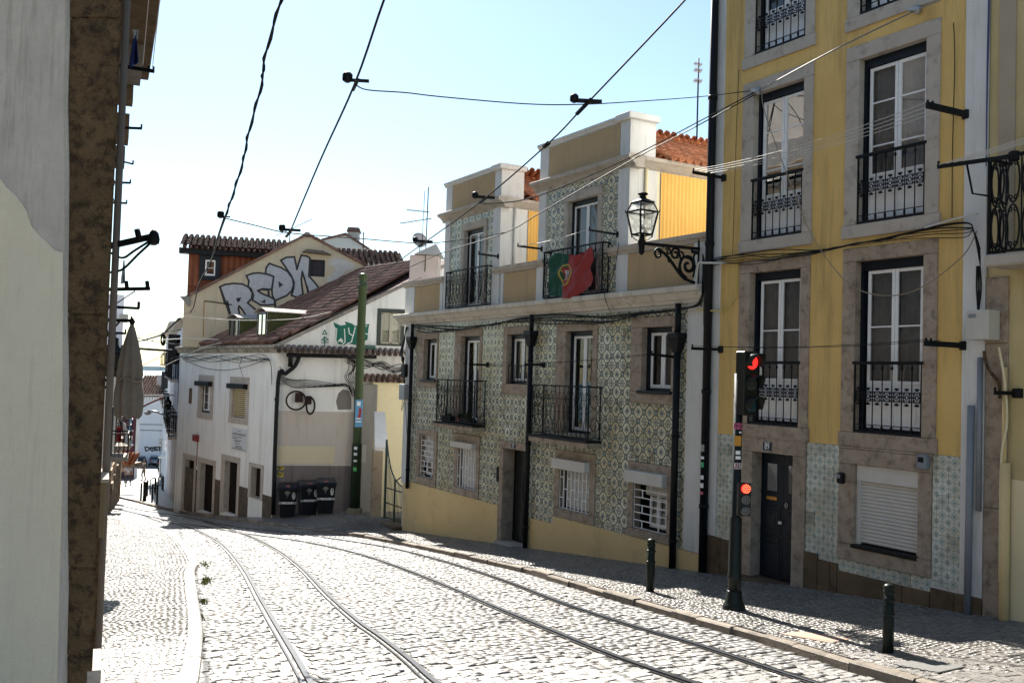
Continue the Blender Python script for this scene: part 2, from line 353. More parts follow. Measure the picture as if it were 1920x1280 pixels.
M = dict(
 white=pm('white_plaster', (.72, .72, .70), (.62, .61, .57), (.36, .33, .27), sc=1.3, streak=True, amt3=.45, bump=.25, bs=35),
 yellow=pm('ochre_plaster', (.74, .51, .19), (.64, .43, .15), (.28, .19, .09), sc=.9, amt3=.75, bump=.4, bs=13, sc3=1.6, streak=True, lo3=.48, hi3=.74),
 dado=pm('yellow_dado', (.74, .56, .28), (.67, .49, .24), (.46, .34, .2), sc=.9, amt3=.5, bump=.12, bs=30),
 beige=pm('beige_panel', (.50, .36, .20), (.45, .32, .18), (.33, .25, .17), sc=1.2, streak=True, amt3=.5, bump=.12),
 cream=pm('cream_plaster', (.80, .70, .45), (.76, .66, .42), (.5, .42, .3), sc=1.5, amt3=.3, bump=.12),
 corr=pm('corrugated_yellow', (.80, .48, .13), (.76, .44, .11), (.5, .28, .1), sc=2, amt3=.35, rough=.5, bump=.03, streak=True),
 stone=pm('lioz_stone', (.44, .36, .28), (.31, .245, .185), (.09, .066, .047), sc=2.6, sc3=6, amt3=.7, bump=.6, bs=38, lo3=.48, hi3=.68),
 stone_grey=pm('grey_lioz_stone', (.50, .45, .39), (.42, .37, .31), (.16, .13, .105), sc=2.2, sc3=5, amt3=.6, bump=.3, bs=38),
 stone_dark=pm('weathered_brown_stone', (.22, .145, .075), (.12, .078, .042), (.022, .016, .012), sc=3.5, sc3=14, amt3=.7, bump=1., bs=45, lo3=.47, hi3=.6, bd=.06),
 plinth=pm('stained_plinth', (.18, .125, .075), (.10, .07, .042), (.04, .029, .02), sc=1.8, sc3=4, amt3=.7, bump=.4, bs=30),
 black=plain('black_paint', (.005, .0055, .007), .5, spec=.22), iron=plain('wrought_iron', (.005, .0055, .0065), .6, spec=.2, bump=.1),
 darkblue=plain('dark_blue_paint', (.006, .010, .017), .42, spec=.25), pvc=plain('white_frame_paint', (.78, .78, .77), .35),
 navy=pm('navy_door_paint', (.006, .011, .019), (.009, .016, .026), sc=5, rough=.4, spec=.3, bump=.05),
 glass=glassmat('window_glass', (.8, .83, .83), .015), glass_dark=glassmat('window_glass_dark', (.6, .62, .62), .05),
 curtain=pm('net_curtain', (.50, .51, .52), (.42, .43, .44), sc=7, rough=.95, bump=.1), lace=pm('lace', (.72, .72, .70), (.62, .62, .6), sc=60, rough=.95),
 interior=plain('dark_interior', (.009, .0085, .0085), .9, spec=.1), brownint=plain('brown_interior', (.05, .028, .018), .8),
 oct=azulejo_octagon('azulejo_octagon_flower'), med=azulejo_medallion('azulejo_medallion'),
 grey_metal=plain('galvanised_metal', (.34, .35, .36), .45, .6), pipe_grey=plain('grey_conduit', (.20, .215, .24), .5),
 shutter=pm('roller_shutter', (.62, .60, .56), (.56, .53, .48), sc=3, rough=.55, bump=.04), wire=plain('cable_black', (.007, .007, .0075), .6, spec=.2), wire_light=plain('pale_cable', (.55, .53, .48), .6),
 terra=pm('terracotta_tile', (.52, .21, .10), (.40, .15, .075), (.60, .42, .30), sc=5, sc3=9, amt3=.45, bump=.2, bs=60, island=.3),
 terra_old=pm('old_roof_tile', (.24, .145, .115), (.155, .095, .08), (.06, .052, .046), sc=3, sc3=5, amt3=.7, bump=.4, bs=50, island=.45),
 corner=pm('dirty_white_limewash', (.82, .81, .78), (.74, .73, .69), (.33, .30, .25), sc=.8, streak=True, amt3=.5, bump=.3, bs=22, sc3=1.6, lo3=.5, hi3=.74),
)
# ------------------------------------------------------------------ ground: hillside, road, pavements, kerbs, tram rails, sea
def cobble_mat(name, c1, c2, sc, island=.25, rough=.5, joint=(.09, .08, .07), bump=.35, dirt=(.3, .24, .17)):
    """stone surface; on wide sheets the joints between far stones come from a cell pattern"""
    m = pm(name, c1, c2, dirt, sc=1.3, sc3=.9, amt3=.45, rough=rough, bump=bump, bs=55, island=island, spec=.75, lo3=.5, hi3=.75); nt = m.node_tree; n = nt.nodes; l = nt.links; b = n['Principled BSDF']
    if sc:
        tc = n.new('ShaderNodeTexCoord'); vo = n.new('ShaderNodeTexVoronoi'); vo.feature = 'DISTANCE_TO_EDGE'; vo.inputs['Scale'].default_value = sc; l.new(tc.outputs['Object'], vo.inputs['Vector'])
        r = n.new('ShaderNodeValToRGB'); r.color_ramp.elements[0].position = .02; r.color_ramp.elements[1].position = .09; l.new(vo.outputs['Distance'], r.inputs['Fac'])
        old = b.inputs['Base Color'].links[0].from_socket; mx = n.new('ShaderNodeMix'); mx.data_type = 'RGBA'; l.new(r.outputs['Color'], mx.inputs[0]); mx.inputs[6].default_value = rgb(joint); l.new(old, mx.inputs[7]); l.new(mx.outputs[2], b.inputs['Base Color'])
        bp = n.new('ShaderNodeBump'); bp.inputs['Strength'].default_value = .6; bp.inputs['Distance'].default_value = .02; l.new(r.outputs['Color'], bp.inputs['Height']); l.new(bp.outputs[0], b.inputs['Normal'])
    return m
M['sett'] = cobble_mat('granite_sett', (.185, .176, .163), (.13, .124, .116), 0, island=.42, rough=.48)
M['sett_far'] = cobble_mat('granite_sett_far', (.17, .16, .143), (.13, .12, .108), 7.5, rough=.45)
M['calc'] = cobble_mat('limestone_cobble', (.205, .19, .17), (.14, .128, .116), 0, island=.34, rough=.36, dirt=(.25, .2, .145))
M['calc_far'] = cobble_mat('limestone_cobble_far', (.19, .175, .157), (.135, .122, .11), 15, rough=.38, dirt=(.24, .2, .15))
M['mortar'] = pm('joint_earth', (.12, .105, .085), (.07, .06, .05), sc=6, bump=.4, bs=70, rough=.95)
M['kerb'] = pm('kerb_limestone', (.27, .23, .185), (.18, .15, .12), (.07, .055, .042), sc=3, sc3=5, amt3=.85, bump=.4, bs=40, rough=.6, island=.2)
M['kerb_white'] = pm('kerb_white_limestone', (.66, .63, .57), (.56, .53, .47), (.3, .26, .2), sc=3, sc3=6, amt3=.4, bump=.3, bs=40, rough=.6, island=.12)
M['asphalt'] = pm('worn_asphalt', (.24, .23, .215), (.10, .095, .09), (.28, .25, .21), sc=45, sc3=9, amt3=.6, bump=1., bs=110, rough=.5)
M['earth'] = pm('hillside_earth', (.22, .19, .15), (.16, .14, .11), sc=.3, bump=.2)
M['rail'] = pm('polished_steel', (.16, .165, .175), (.10, .103, .11), sc=8, rough=.25, metal=1., bump=.05, rough2=.34); M['raild'] = pm('rusty_groove', (.02, .017, .015), (.012, .01, .009), sc=8, rough=.8, metal=0, bump=.2)
wx = lambda s, t, dz=0.: (O0[0]+S[0]*s+N[0]*t, O0[1]+S[1]*s+N[1]*t, gst(s, t)+dz)
def sheet(name, ss, tf, dz, m, kind='structure'):
    mb = MB(); rows = [[wx(s, t, dz) for t in tf(s)] for s in ss]; k = len(rows[0])
    V = [p for r in rows for p in r]; F = [(i*k+j, (i+1)*k+j, (i+1)*k+j+1, i*k+j+1) for i in range(len(rows)-1) for j in range(k-1)]
    mb.add(V, F, 0, None, True); return solo(name, mb, m, (0, 0, 0), kind=kind)
hill = MB(); hs = [40, 20, 8, 0, -10, -20, -40, -60, -90, -130, -170, -240, -400, -700, -1000]
hz = lambda s: -3.42+(fs(s) if s > -170 else np.interp(s, [-1000, -700, -400, -170], [-70, -45, -26, fs(-170)]))-.7
rows = [[(O0[0]+S[0]*s+N[0]*t, O0[1]+S[1]*s+N[1]*t, hz(s)) for t in (-500, -200, -80, -30, 0, 30, 80, 200, 500)] for s in hs]
hill.add([p for r in rows for p in r], [(i*9+j, (i+1)*9+j, (i+1)*9+j+1, i*9+j+1) for i in range(len(rows)-1) for j in range(8)]); solo('terrain', hill, M['earth'], (0, 0, 0), kind='structure')
road = sheet('road', list(np.arange(18, -40, -1.5))+list(np.arange(-40, -165, -6)), lambda s: np.linspace(-14, 16, 21), -.010, M['sett_far'])

# kerb lines traced on the ground, in street coordinates (s along the street, t away from the right-hand houses)
KR_PX = [(255.5, 938), (286, 945.5), (307, 952.5), (349, 958.5), (391.5, 963.5), (452, 972), (497, 978), (536.5, 985), (603, 991), (651, 997), (693.6, 1002), (740, 1011), (793.7, 1022), (834, 1031), (900, 1042), (981, 1063), (1028, 1077), (1072, 1088), (1128, 1104), (1187, 1122), (1244, 1138), (1300, 1152), (1423, 1184), (1498, 1212), (1599, 1238), (1689, 1264)]
KL_PX = [(204, 965), (225, 971), (255.5, 978), (276.7, 982.5), (301, 988), (319, 994), (337, 1001.5), (349, 1015), (358, 1033), (369, 1053), (373.4, 1070), (374.5, 1107), (373, 1179), (371, 1278)]
kr_st = sorted(st(G(*p, .1)) for p in KR_PX); kl_st = sorted(st(G(*p, .1)) for p in KL_PX)
def smooth1(L, w=2):
    L = np.array(L); o = L.copy()
    for i in range(len(L)): a, b = max(0, i-w), min(len(L), i+w+1); o[i, 1] = L[a:b, 1].mean()
    o[-1] = L[-1]; o[0] = L[0]; return o
kr_st, kl_st = smooth1(kr_st, 1), smooth1(kl_st, 1)
kr_st = np.vstack([[-160, 2.0], [-60, 2.6], kr_st, [[16, kr_st[-1, 1]+.09*(16-kr_st[-1, 0])]]]); kl_st = np.vstack([[-160, 5.4], [-60, 5.2], kl_st, [[16, kl_st[-1, 1]+.32*(16-kl_st[-1, 0])]]])
KR = lambda s: float(np.interp(s, kr_st[:, 0], kr_st[:, 1])); KL = lambda s: float(np.interp(s, kl_st[:, 0], kl_st[:, 1]))

# tram rails, traced on the ground
z6c = lambda L: [(180+x/3.31, 940+y/3.31) for x, y in L]; z7c = lambda L: [(700+x/3.2, 980+y/3.2) for x, y in L]
far_l = [(231.6, 956.6), (205, 951), (190, 945.5), (186, 939), (194, 931), (223, 920.5), (262, 912)]
far_r = [(322, 963.5), (283, 959), (249, 952.5), (223, 946), (213, 939.5), (217, 934), (236, 926.5), (266, 919)]
AL = [(640, 1400)]+z6c([(1310, 1126), (1220, 960), (1100, 760), (1000, 590), (930, 450), (850, 340), (780, 265), (700, 215), (620, 175), (545, 150), (450, 125), (380, 100), (300, 85)])+far_l
AR = [(935, 1370)]+z7c([(350, 955), (250, 860), (150, 775), (0, 660)])+z6c([(1650, 770), (1500, 645), (1400, 550), (1300, 440), (1220, 370), (1140, 310), (1060, 265), (960, 215), (880, 190)])+[(420, 987), (385, 978.5)]
BL = [(1480, 1340)]+z7c([(1900, 955), (1500, 820), (1200, 700), (900, 575), (600, 450), (300, 320), (0, 210)])+z6c([(1500, 290), (1300, 250), (1150, 228), (1000, 208), (850, 187)])+[(410, 991), (375, 985), (335, 980.5)]
BR = [(1740, 1342), (1525, 1280)]+z7c([(1920, 720), (1700, 660), (1500, 600), (1250, 520), (1000, 430), (800, 350), (500, 250), (200, 170), (0, 130)])+z6c([(1300, 205), (1100, 180), (900, 160), (700, 125)])+far_r
def railline(L):
    q = np.array([G(*p, 0.)[:2] for p in L]); q = np.array(spline(q, 10))
    for _ in range(6):
        r = q.copy(); r[2:-2] = (q[:-4]+q[1:-3]+q[2:-2]+q[3:-1]+q[4:])/5; q = r
    return q
RAILS = [railline(L) for L in (AL, AR, BL, BR)]
track = thing('tram_track', None, None, wx(0, 5.5)); track['kind'] = 'structure'
for q in RAILS:
    tg = np.gradient(q, axis=0); tg /= np.linalg.norm(tg, axis=1)[:, None]+1e-9; nr = np.stack([-tg[:, 1], tg[:, 0]], 1)
    prof = [(-.062, -.05), (-.062, .004), (-.058, .010), (-.006, .010), (-.002, .006), (0, -.028), (.034, -.028), (.036, .005), (.056, .006), (.06, .0), (.06, -.05)]
    mid = np.array([.1, 6.]); sgn = 1
    V = []; k = len(prof)
    for p, w in zip(q, nr):
        z = gz(*p)
        for a, h in prof: V.append((p[0]+w[0]*a, p[1]+w[1]*a, z+h))
    mb = MB()
    for j in range(k-1): mb.add([], [])
    F = []; mi = []
    for i in range(len(q)-1):
        for j in range(k-1): F.append((i*k+j, i*k+j+1, (i+1)*k+j+1, (i+1)*k+j)); mi.append(0 if j in (1, 2, 3, 7) else 1)
    mb.add(V, F); mb.m = mi
    o = part('rail', mb, [M['rail'], M['raild']], track, off=tuple(track.location))
rail_pts = np.vstack(RAILS); rail_st = np.array([st((p[0], p[1], 0)) for p in rail_pts])
# surfaces laid in the road: worn asphalt patches
PATCH = [[(868, 1290), (880, 1250), (915, 1226), (970, 1212), (1050, 1214), (1110, 1228), (1170, 1256), (1195, 1290)], [(722, 1163), (742, 1140), (800, 1133), (868, 1150), (925, 1172), (862, 1176), (770, 1172)], [(1120, 1040), (1100, 1060), (1150, 1062)]][:0]
def ragged(L, k=7, a=.05):
    o = []
    for p, q in zip(L, L[1:]+L[:1]):
        for i in range(k): f = i/k; o.append((p[0]*(1-f)+q[0]*f+random.gauss(0, a), p[1]*(1-f)+q[1]*f+random.gauss(0, a)))
    return o
patch_st = [ragged([st(G(*p, 0)) for p in L]) for L in PATCH]
def inpoly(s, t, L):
    c = False; j = len(L)-1
    for i in range(len(L)):
        if (L[i][1] > t) != (L[j][1] > t) and s < (L[j][0]-L[i][0])*(t-L[i][1])/(L[j][1]-L[i][1]+1e-12)+L[i][0]: c = not c
        j = i
    return c
for L in patch_st:
    mb = MB(); mb.poly([wx(s, t, -.004) for s, t in L]); o = part('asphalt_patch', mb, M['asphalt'], road, off=(0, 0, 0))

def stone_proto(th, be):
    """unit stone, slightly uneven corners: sides, bevel and top"""
    c = [(-.5, -.5), (.5, -.5), (.5, .5), (-.5, .5)]; j = RNG.normal(0, .045, (4, 2)); V = []
    for sc_, z in ((1, -th), (1, -be), (1-be*5, 0)):
        for (x, y), d in zip(c, j): V.append(((x+d[0])*sc_, (y+d[1])*sc_, z))
    F = [(a, (a+1) % 4, (a+1) % 4+4, a+4) for a in range(4)]+[(a+4, (a+1) % 4+4, (a+1) % 4+8, a+8) for a in range(4)]+[(8, 9, 10, 11)]
    return np.array(V), F
def lay(rows, name, mat, parent, th, be, nmax=300, dzf=0., jz=.004, tilt=.02):
    """rows of (s, t, length along s, length along t, turn); the nearest 300 in view are separate stones, the rest one mesh"""
    A = np.array(rows); st_ = A[:, :2]; X = O0[0]+S[0]*A[:, 0]+N[0]*A[:, 1]; Y = O0[1]+S[1]*A[:, 0]+N[1]*A[:, 1]; Z = gst(A[:, 0], A[:, 1])+dzf+RNG.normal(0, jz, len(A))
    pts = np.stack([X, Y, Z], 1); d = pts@FW; px = 960+F_PX*(pts@RT)/d; py = 640-F_PX*(pts@UP)/d
    vis = (d > 1) & (px > 178) & (px < 1925) & (py < 1284); score = np.where(vis, A[:, 2]*A[:, 3]/d**3, -1); order = np.argsort(-score); near = set(order[:nmax][score[order[:nmax]] > 0].tolist())
    protos = [stone_proto(th, be) for _ in range(8)]; mes = []
    for Vp, F in protos:
        mb = MB(); mb.add(Vp, F); mes.append(mb.mesh(name, mat))
    tx, ty = RNG.normal(0, tilt, len(A)), RNG.normal(0, tilt, len(A)); pi = RNG.integers(0, 8, len(A)); base = FROT+A[:, 4]
    VV = []; FF = []; nb = 0; Ff = np.array(protos[0][1], dtype=object)
    far = [i for i in range(len(A)) if i not in near]
    ca, sa = np.cos(base), np.sin(base); gs, gt = .085, .03
    for i in far:
        Vp = protos[pi[i]][0]; x = Vp[:, 0]*A[i, 2]; y = Vp[:, 1]*A[i, 3]
        VV.append(np.stack([X[i]+x*ca[i]-y*sa[i], Y[i]+x*sa[i]+y*ca[i], Z[i]+Vp[:, 2]+x*(gs+tx[i])-y*(gt+ty[i])], 1))
    VV = np.vstack(VV).astype(np.float32); nst = len(far); F = protos[0][1]; fa = np.array(F, dtype=np.int32)
    faces = (np.arange(nst, dtype=np.int32)[:, None, None]*12+fa[None]).reshape(-1, 4)
    me = bpy.data.meshes.new(name+'s'); me.vertices.add(len(VV)); me.vertices.foreach_set('co', VV.ravel()); me.loops.add(faces.size); me.loops.foreach_set('vertex_index', faces.ravel())
    me.polygons.add(len(faces)); me.polygons.foreach_set('loop_start', np.arange(0, faces.size, 4, dtype=np.int32)); me.polygons.foreach_set('loop_total', np.full(len(faces), 4, dtype=np.int32)); me.materials.append(mat); me.update(calc_edges=True); me.validate()
    o = bpy.data.objects.new(name+'s', me); link(o, parent); o['kind'] = 'stuff'
    for i in near:
        Rm = Matrix(((ca[i], -sa[i], 0), (sa[i], ca[i], 0), (gs+tx[i], -(gt+ty[i]), 1))).to_4x4()
        inst(name, mes[pi[i]], parent, Matrix.Translation((X[i], Y[i], Z[i]))@Rm@Matrix.Diagonal((A[i, 2], A[i, 3], 1, 1)))
rows = []; s = 9.6
while s > -26:
    pitch = random.uniform(.078, .112); a = KR(s)+.0; b = KL(s); t = a+random.uniform(0, .05); hh = .5*pitch
    nearr = rail_st[np.abs(rail_st[:, 0]-s) < .25][:, 1]
    while t < b-.03:
        w = random.uniform(.08, .165); c = t+w/2
        if len(nearr) == 0 or np.abs(nearr-c).min() > .05+w/2*.75:
            if not any(inpoly(s, c, L) for L in patch_st) and random.random() > .008: rows.append((s+random.gauss(0, .012)+.03*math.sin(t*1.7), c, pitch-.004, w-.005, random.gauss(0, .06)))
        t += w
    s -= pitch
lay(rows, 'sett', M['sett'], road, .05, .006, dzf=0., jz=.0026, tilt=.02)

def pavement(name, s0, s1, lo, hi, m):
    ss = np.arange(s0, s1, -.5); return sheet(name, ss, lambda s: np.linspace(lo(s), hi(s), 9), .093, m)
pav_r = pavement('pavement', 16, -62, lambda s: -9, lambda s: KR(s)-.1, M['calc_far']); pav_l = pavement('pavement', 16, -62, lambda s: KL(s)+.1, lambda s: KL(s)+9, M['calc_far'])
def calcada(s0, s1, lo, hi, parent, skip=()):
    rows = []; s = s0
    while s > s1:
        pitch = random.uniform(.062, .078); a, b = lo(s), hi(s); t = a+random.uniform(0, .03)
        while t < b:
            w = random.uniform(.062, .085); c = t+w/2; ss = s+.05*math.sin(c*5.2)+random.gauss(0, .006)
            if not any(inpoly(ss, c, L) for L in skip) and random.random() > .004: rows.append((ss, c, pitch-.005, w-.006, random.gauss(0, .12)))
            t += w
        s -= pitch
    lay(rows, 'cobble', M['calc'], parent, .03, .0038, dzf=.1, jz=.002, tilt=.03)
cover_px = [(1672, 1246), (1730, 1236), (1812, 1250), (1757, 1262)]; slab_px = [(1462, 1187), (1500, 1183), (1598, 1197), (1555, 1204)]
cover_st, slab_st = [[st(G(*p, .1)) for p in L] for L in (cover_px, slab_px)]
WL = lambda s: KL(s)+3.2
calcada(8.4, -21, lambda s: -.02 if s > -13 else -1.5, lambda s: KR(s)-.17, pav_r, (cover_st, slab_st)); calcada(7, -25, lambda s: KL(s)+.15, lambda s: KL(s)+2.1, pav_l)
mb = MB(); mb.poly([wx(s, t, .102) for s, t in slab_st]); part('paving_slab', mb, pm('red_slab', (.42, .30, .23), (.36, .26, .2), sc=3), pav_r, off=(0, 0, 0))
mb = MB(); mb.poly([wx(s, t, .103) for s, t in cover_st]); c4 = np.array([wx(s, t, .108) for s, t in cover_st])
for i in range(1, 12): f = i/12; mb.bar(c4[0]*(1-f)+c4[1]*f, c4[3]*(1-f)+c4[2]*f, .03, .008)
for i in range(1, 6): f = i/6; mb.bar(c4[0]*(1-f)+c4[3]*f, c4[1]*(1-f)+c4[2]*f, .03, .008)
solo('access_cover', mb, plain('cast_iron', (.2, .195, .185), .5, .3, bump=.2), tuple(c4.mean(0)), 'flat grey ribbed metal access cover set in the pavement by the nearer bollard', 'access cover')
def kerb(name, K, s0, s1, inner, w, mat, parent, len_=(.7, 1.2), h=.1, side=1):
    s = s0
    while s > s1:
        L = random.uniform(*len_); e = max(s-L+.012, s1); mb = MB(); dz = random.gauss(h, .01 if side > 0 else .0025); j = random.gauss(0, .016 if side > 0 else .002)
        a0, a1 = K(s)+j, K(e)+j; b0, b1 = a0-side*w, a1-side*w; rr = .018
        top = [(s, a0-side*rr, dz), (e, a1-side*rr, dz), (e, b1, dz), (s, b0, dz)]; out = [(s, a0, dz-rr), (e, a1, dz-rr)]; bot = [(s, a0+side*.012, -.12), (e, a1+side*.012, -.12), (e, b1, -.12), (s, b0, -.12)]
        V = [wx(*q) for q in top+out+bot]; mb.add(V, [(0, 1, 2, 3), (4, 5, 1, 0), (6, 7, 5, 4), (8, 9, 3, 2), (0, 3, 9, 6, 4), (1, 5, 7, 8, 2)])
        part(name, mb, mat, parent, off=(0, 0, 0)); s -= L
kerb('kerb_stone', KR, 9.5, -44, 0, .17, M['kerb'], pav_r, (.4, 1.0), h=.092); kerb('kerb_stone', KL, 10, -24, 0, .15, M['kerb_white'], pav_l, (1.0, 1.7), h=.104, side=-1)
# weeds along the left kerb
wd = MB()
for px, py, n_ in ((382, 1058, 10), (386, 1088, 26), (384, 1093, 14), (381, 1128, 16), (379, 1160, 6), (386, 1062, 8), (377, 1200, 6)):
    for _ in range(n_*5):
        g = G(px+random.gauss(0, 4), py+random.gauss(0, 2.5), 0); a = random.uniform(0, 6.28); h = random.uniform(.02, .07); w = random.uniform(.006, .012); dx, dy = math.cos(a), math.sin(a)
        wd.add([(g[0]-dy*w, g[1]+dx*w, g[2]), (g[0]+dy*w, g[1]-dx*w, g[2]), (g[0]+dx*h*.8, g[1]+dy*h*.8, g[2]+h)], [(0, 1, 2)])
M['weed'] = pm('weed_green', (.13, .15, .035), (.09, .11, .03), sc=20, bump=0, rough=.8)
solo('weeds', wd, M['weed'], (0, 0, 0), 'small green weeds growing along the left kerb', 'weeds', kind='stuff')
# sea and far shore
sea = MB(); sea.quad((-6000, 400, -42), (3000, 400, -42), (3000, 8600, -42), (-6000, 8600, -42)); solo('sea', sea, pm('sea_water', (.20, .38, .42), (.24, .42, .46), sc=.02, rough=.3, bump=.4, bs=.3), (0, 0, 0), kind='structure')
sh = MB(); xs = np.linspace(-6000, 3000, 60)
V = []; F = []
for i, x in enumerate(xs):
    h = 26+8*math.sin(i*.7)+5*math.sin(i*1.9); V += [(x, 7600, -43), (x, 7650, -42+h), (x, 8100, -43)]
    if i: b = 3*i; F += [(b-3, b, b+1, b-2), (b-2, b+1, b+2, b-1)]
sh.add(V, F); solo('far_shore_hills', sh, pm('far_shore', (.16, .24, .27), (.2, .28, .3), sc=.01, bump=0), (0, 0, 0), kind='structure')
# ------------------------------------------------------------------ building helpers (wall coordinates: x along, y inwards, z world height)
def wall_holes(mb, x0, x1, z0, z1, holes, y=0., depth=.3, m=0, mr=None):
    xs = sorted({x0, x1, *[min(max(h[i], x0), x1) for h in holes for i in (0, 1)]}); zs = sorted({z0, z1, *[min(max(h[i], z0), z1) for h in holes for i in (2, 3)]})
    for a, b in zip(xs, xs[1:]):
        for c, d in zip(zs, zs[1:]):
            u, v = (a+b)/2, (c+d)/2
            if any(h[0] < u < h[1] and h[2] < v < h[3] for h in holes): continue
            mb.quad((a, y, c), (b, y, c), (b, y, d), (a, y, d), m)
    for h in holes:
        a, b, c, d = h[:4]; q = m if mr is None else mr
        for p in (((a, c), (a, d)), ((a, d), (b, d)), ((b, d), (b, c)), ((b, c), (a, c))):
            (p0, p1) = p; mb.quad((p0[0], y, p0[1]), (p1[0], y, p1[1]), (p1[0], y+depth, p1[1]), (p0[0], y+depth, p0[1]), q)
    return mb
def tile_rects(x0, x1, z0, z1, sx, sz, size, skip):
    """cells of a tile grid with phase (sx, sz), cut round the openings: (a, b, c, d, i, j)"""
    out = []
    for i in range(math.floor((x0-sx)/size), math.ceil((x1-sx)/size)):
        for j in range(math.floor((z0-sz)/size), math.ceil((z1-sz)/size)):
            A, B, Cc, D = sx+i*size, sx+(i+1)*size, sz+j*size, sz+(j+1)*size
            a, b, c, d = max(A, x0), min(B, x1), max(Cc, z0), min(D, z1)
            if b-a < .012 or d-c < .012: continue
            ov = [r for r in skip if r[0] < b and r[1] > a and r[2] < d and r[3] > c]
            xs = sorted({a, b, *[q for r in ov for q in r[:2] if a < q < b]}); zs = sorted({c, d, *[q for r in ov for q in r[2:4] if c < q < d]})
            for e, f in zip(xs, xs[1:]):
                for g, h in zip(zs, zs[1:]):
                    if f-e < .012 or h-g < .012: continue
                    if any(r[0] < (e+f)/2 < r[1] and r[2] < (g+h)/2 < r[3] for r in ov): continue
                    out.append((e, f, g, h, i, j))
    return out
def tile_solid(mb, e, f, g, h, A, Cc, size, fu, fv, y=0., th=.010, gap=.0016, be=.003):
    uv = lambda x, z: (((x-A)/size if not fu else 1-(x-A)/size), ((z-Cc)/size if not fv else 1-(z-Cc)/size))
    a, b, c, d = e+gap, f-gap, g+gap, h-gap; V = [(a, y+th, c), (b, y+th, c), (b, y+th, d), (a, y+th, d), (a+be, y, c+be), (b-be, y, c+be), (b-be, y, d-be), (a+be, y, d-be)]
    F = [(4, 5, 6, 7), (0, 1, 5, 4), (1, 2, 6, 5), (2, 3, 7, 6), (3, 0, 4, 7)]; u = [uv(v[0], v[2]) for v in V]
    return mb.add(V, F, 0, [[u[k] for k in fc] for fc in F])
def lay_tiles(root, cells, sx, sz, size, mat, flip, near=300, eye=lambda e, f, g, h: -e, name='tile', y=0.):
    full = [c for c in cells if abs(c[1]-c[0]-size) < 1e-6 and abs(c[3]-c[2]-size) < 1e-6]; full.sort(key=lambda c: eye(*c[:4])); pick = set(full[:near]); mes = {}
    rest = MB(); z0 = root.get('z0', 0.)
    for c in cells:
        e, f, g, h, i, j = c; fu, fv = (i % 2 == 1, j % 2 == 1) if flip else (False, False)
        if c in pick:
            if (fu, fv) not in mes: q = MB(); tile_solid(q, 0, size, 0, size, 0, 0, size, fu, fv); mes[fu, fv] = q.mesh(name, mat)
            k = random.gauss(0, .006); inst(name, mes[fu, fv], root, Matrix.Translation((e, y+random.gauss(0, .0008), g-z0))@Matrix.Rotation(random.gauss(0, .004), 4, 'Z')@Matrix.Rotation(random.gauss(0, .004), 4, 'X'))
        else: tile_solid(rest, e, f, g, h, sx+i*size, sz+j*size, size, fu, fv, y+random.gauss(0, .0008))
    if rest.v: part(name+'s', rest, mat, root, kind='stuff')
def stones(win, out, op, mat, y0=-.025, y1=.22, gap=.004, sill=True, name='surround_stone', sill_out=None):
    """lintel, two jambs and a sill round an opening"""
    X0, X1, Z0, Z1 = out; a, b, c, d = op; j = lambda: random.gauss(0, .002)
    L = [(X0, X1, d, Z1), (X0, a, c, d-gap), (b, X1, c, d-gap)]
    if sill: L.append((X0 if sill_out is None else X0-sill_out, X1 if sill_out is None else X1+sill_out, Z0, c-gap))
    for k, (p, q, r, s_) in enumerate(L):
        if q-p < .02 or s_-r < .02: continue
        e = .012 if k == 3 else 0; mb = MB(); mb.box(p, q, y0-e+j(), y1, r, s_, 0, .006); part(name, mb, mat, win)
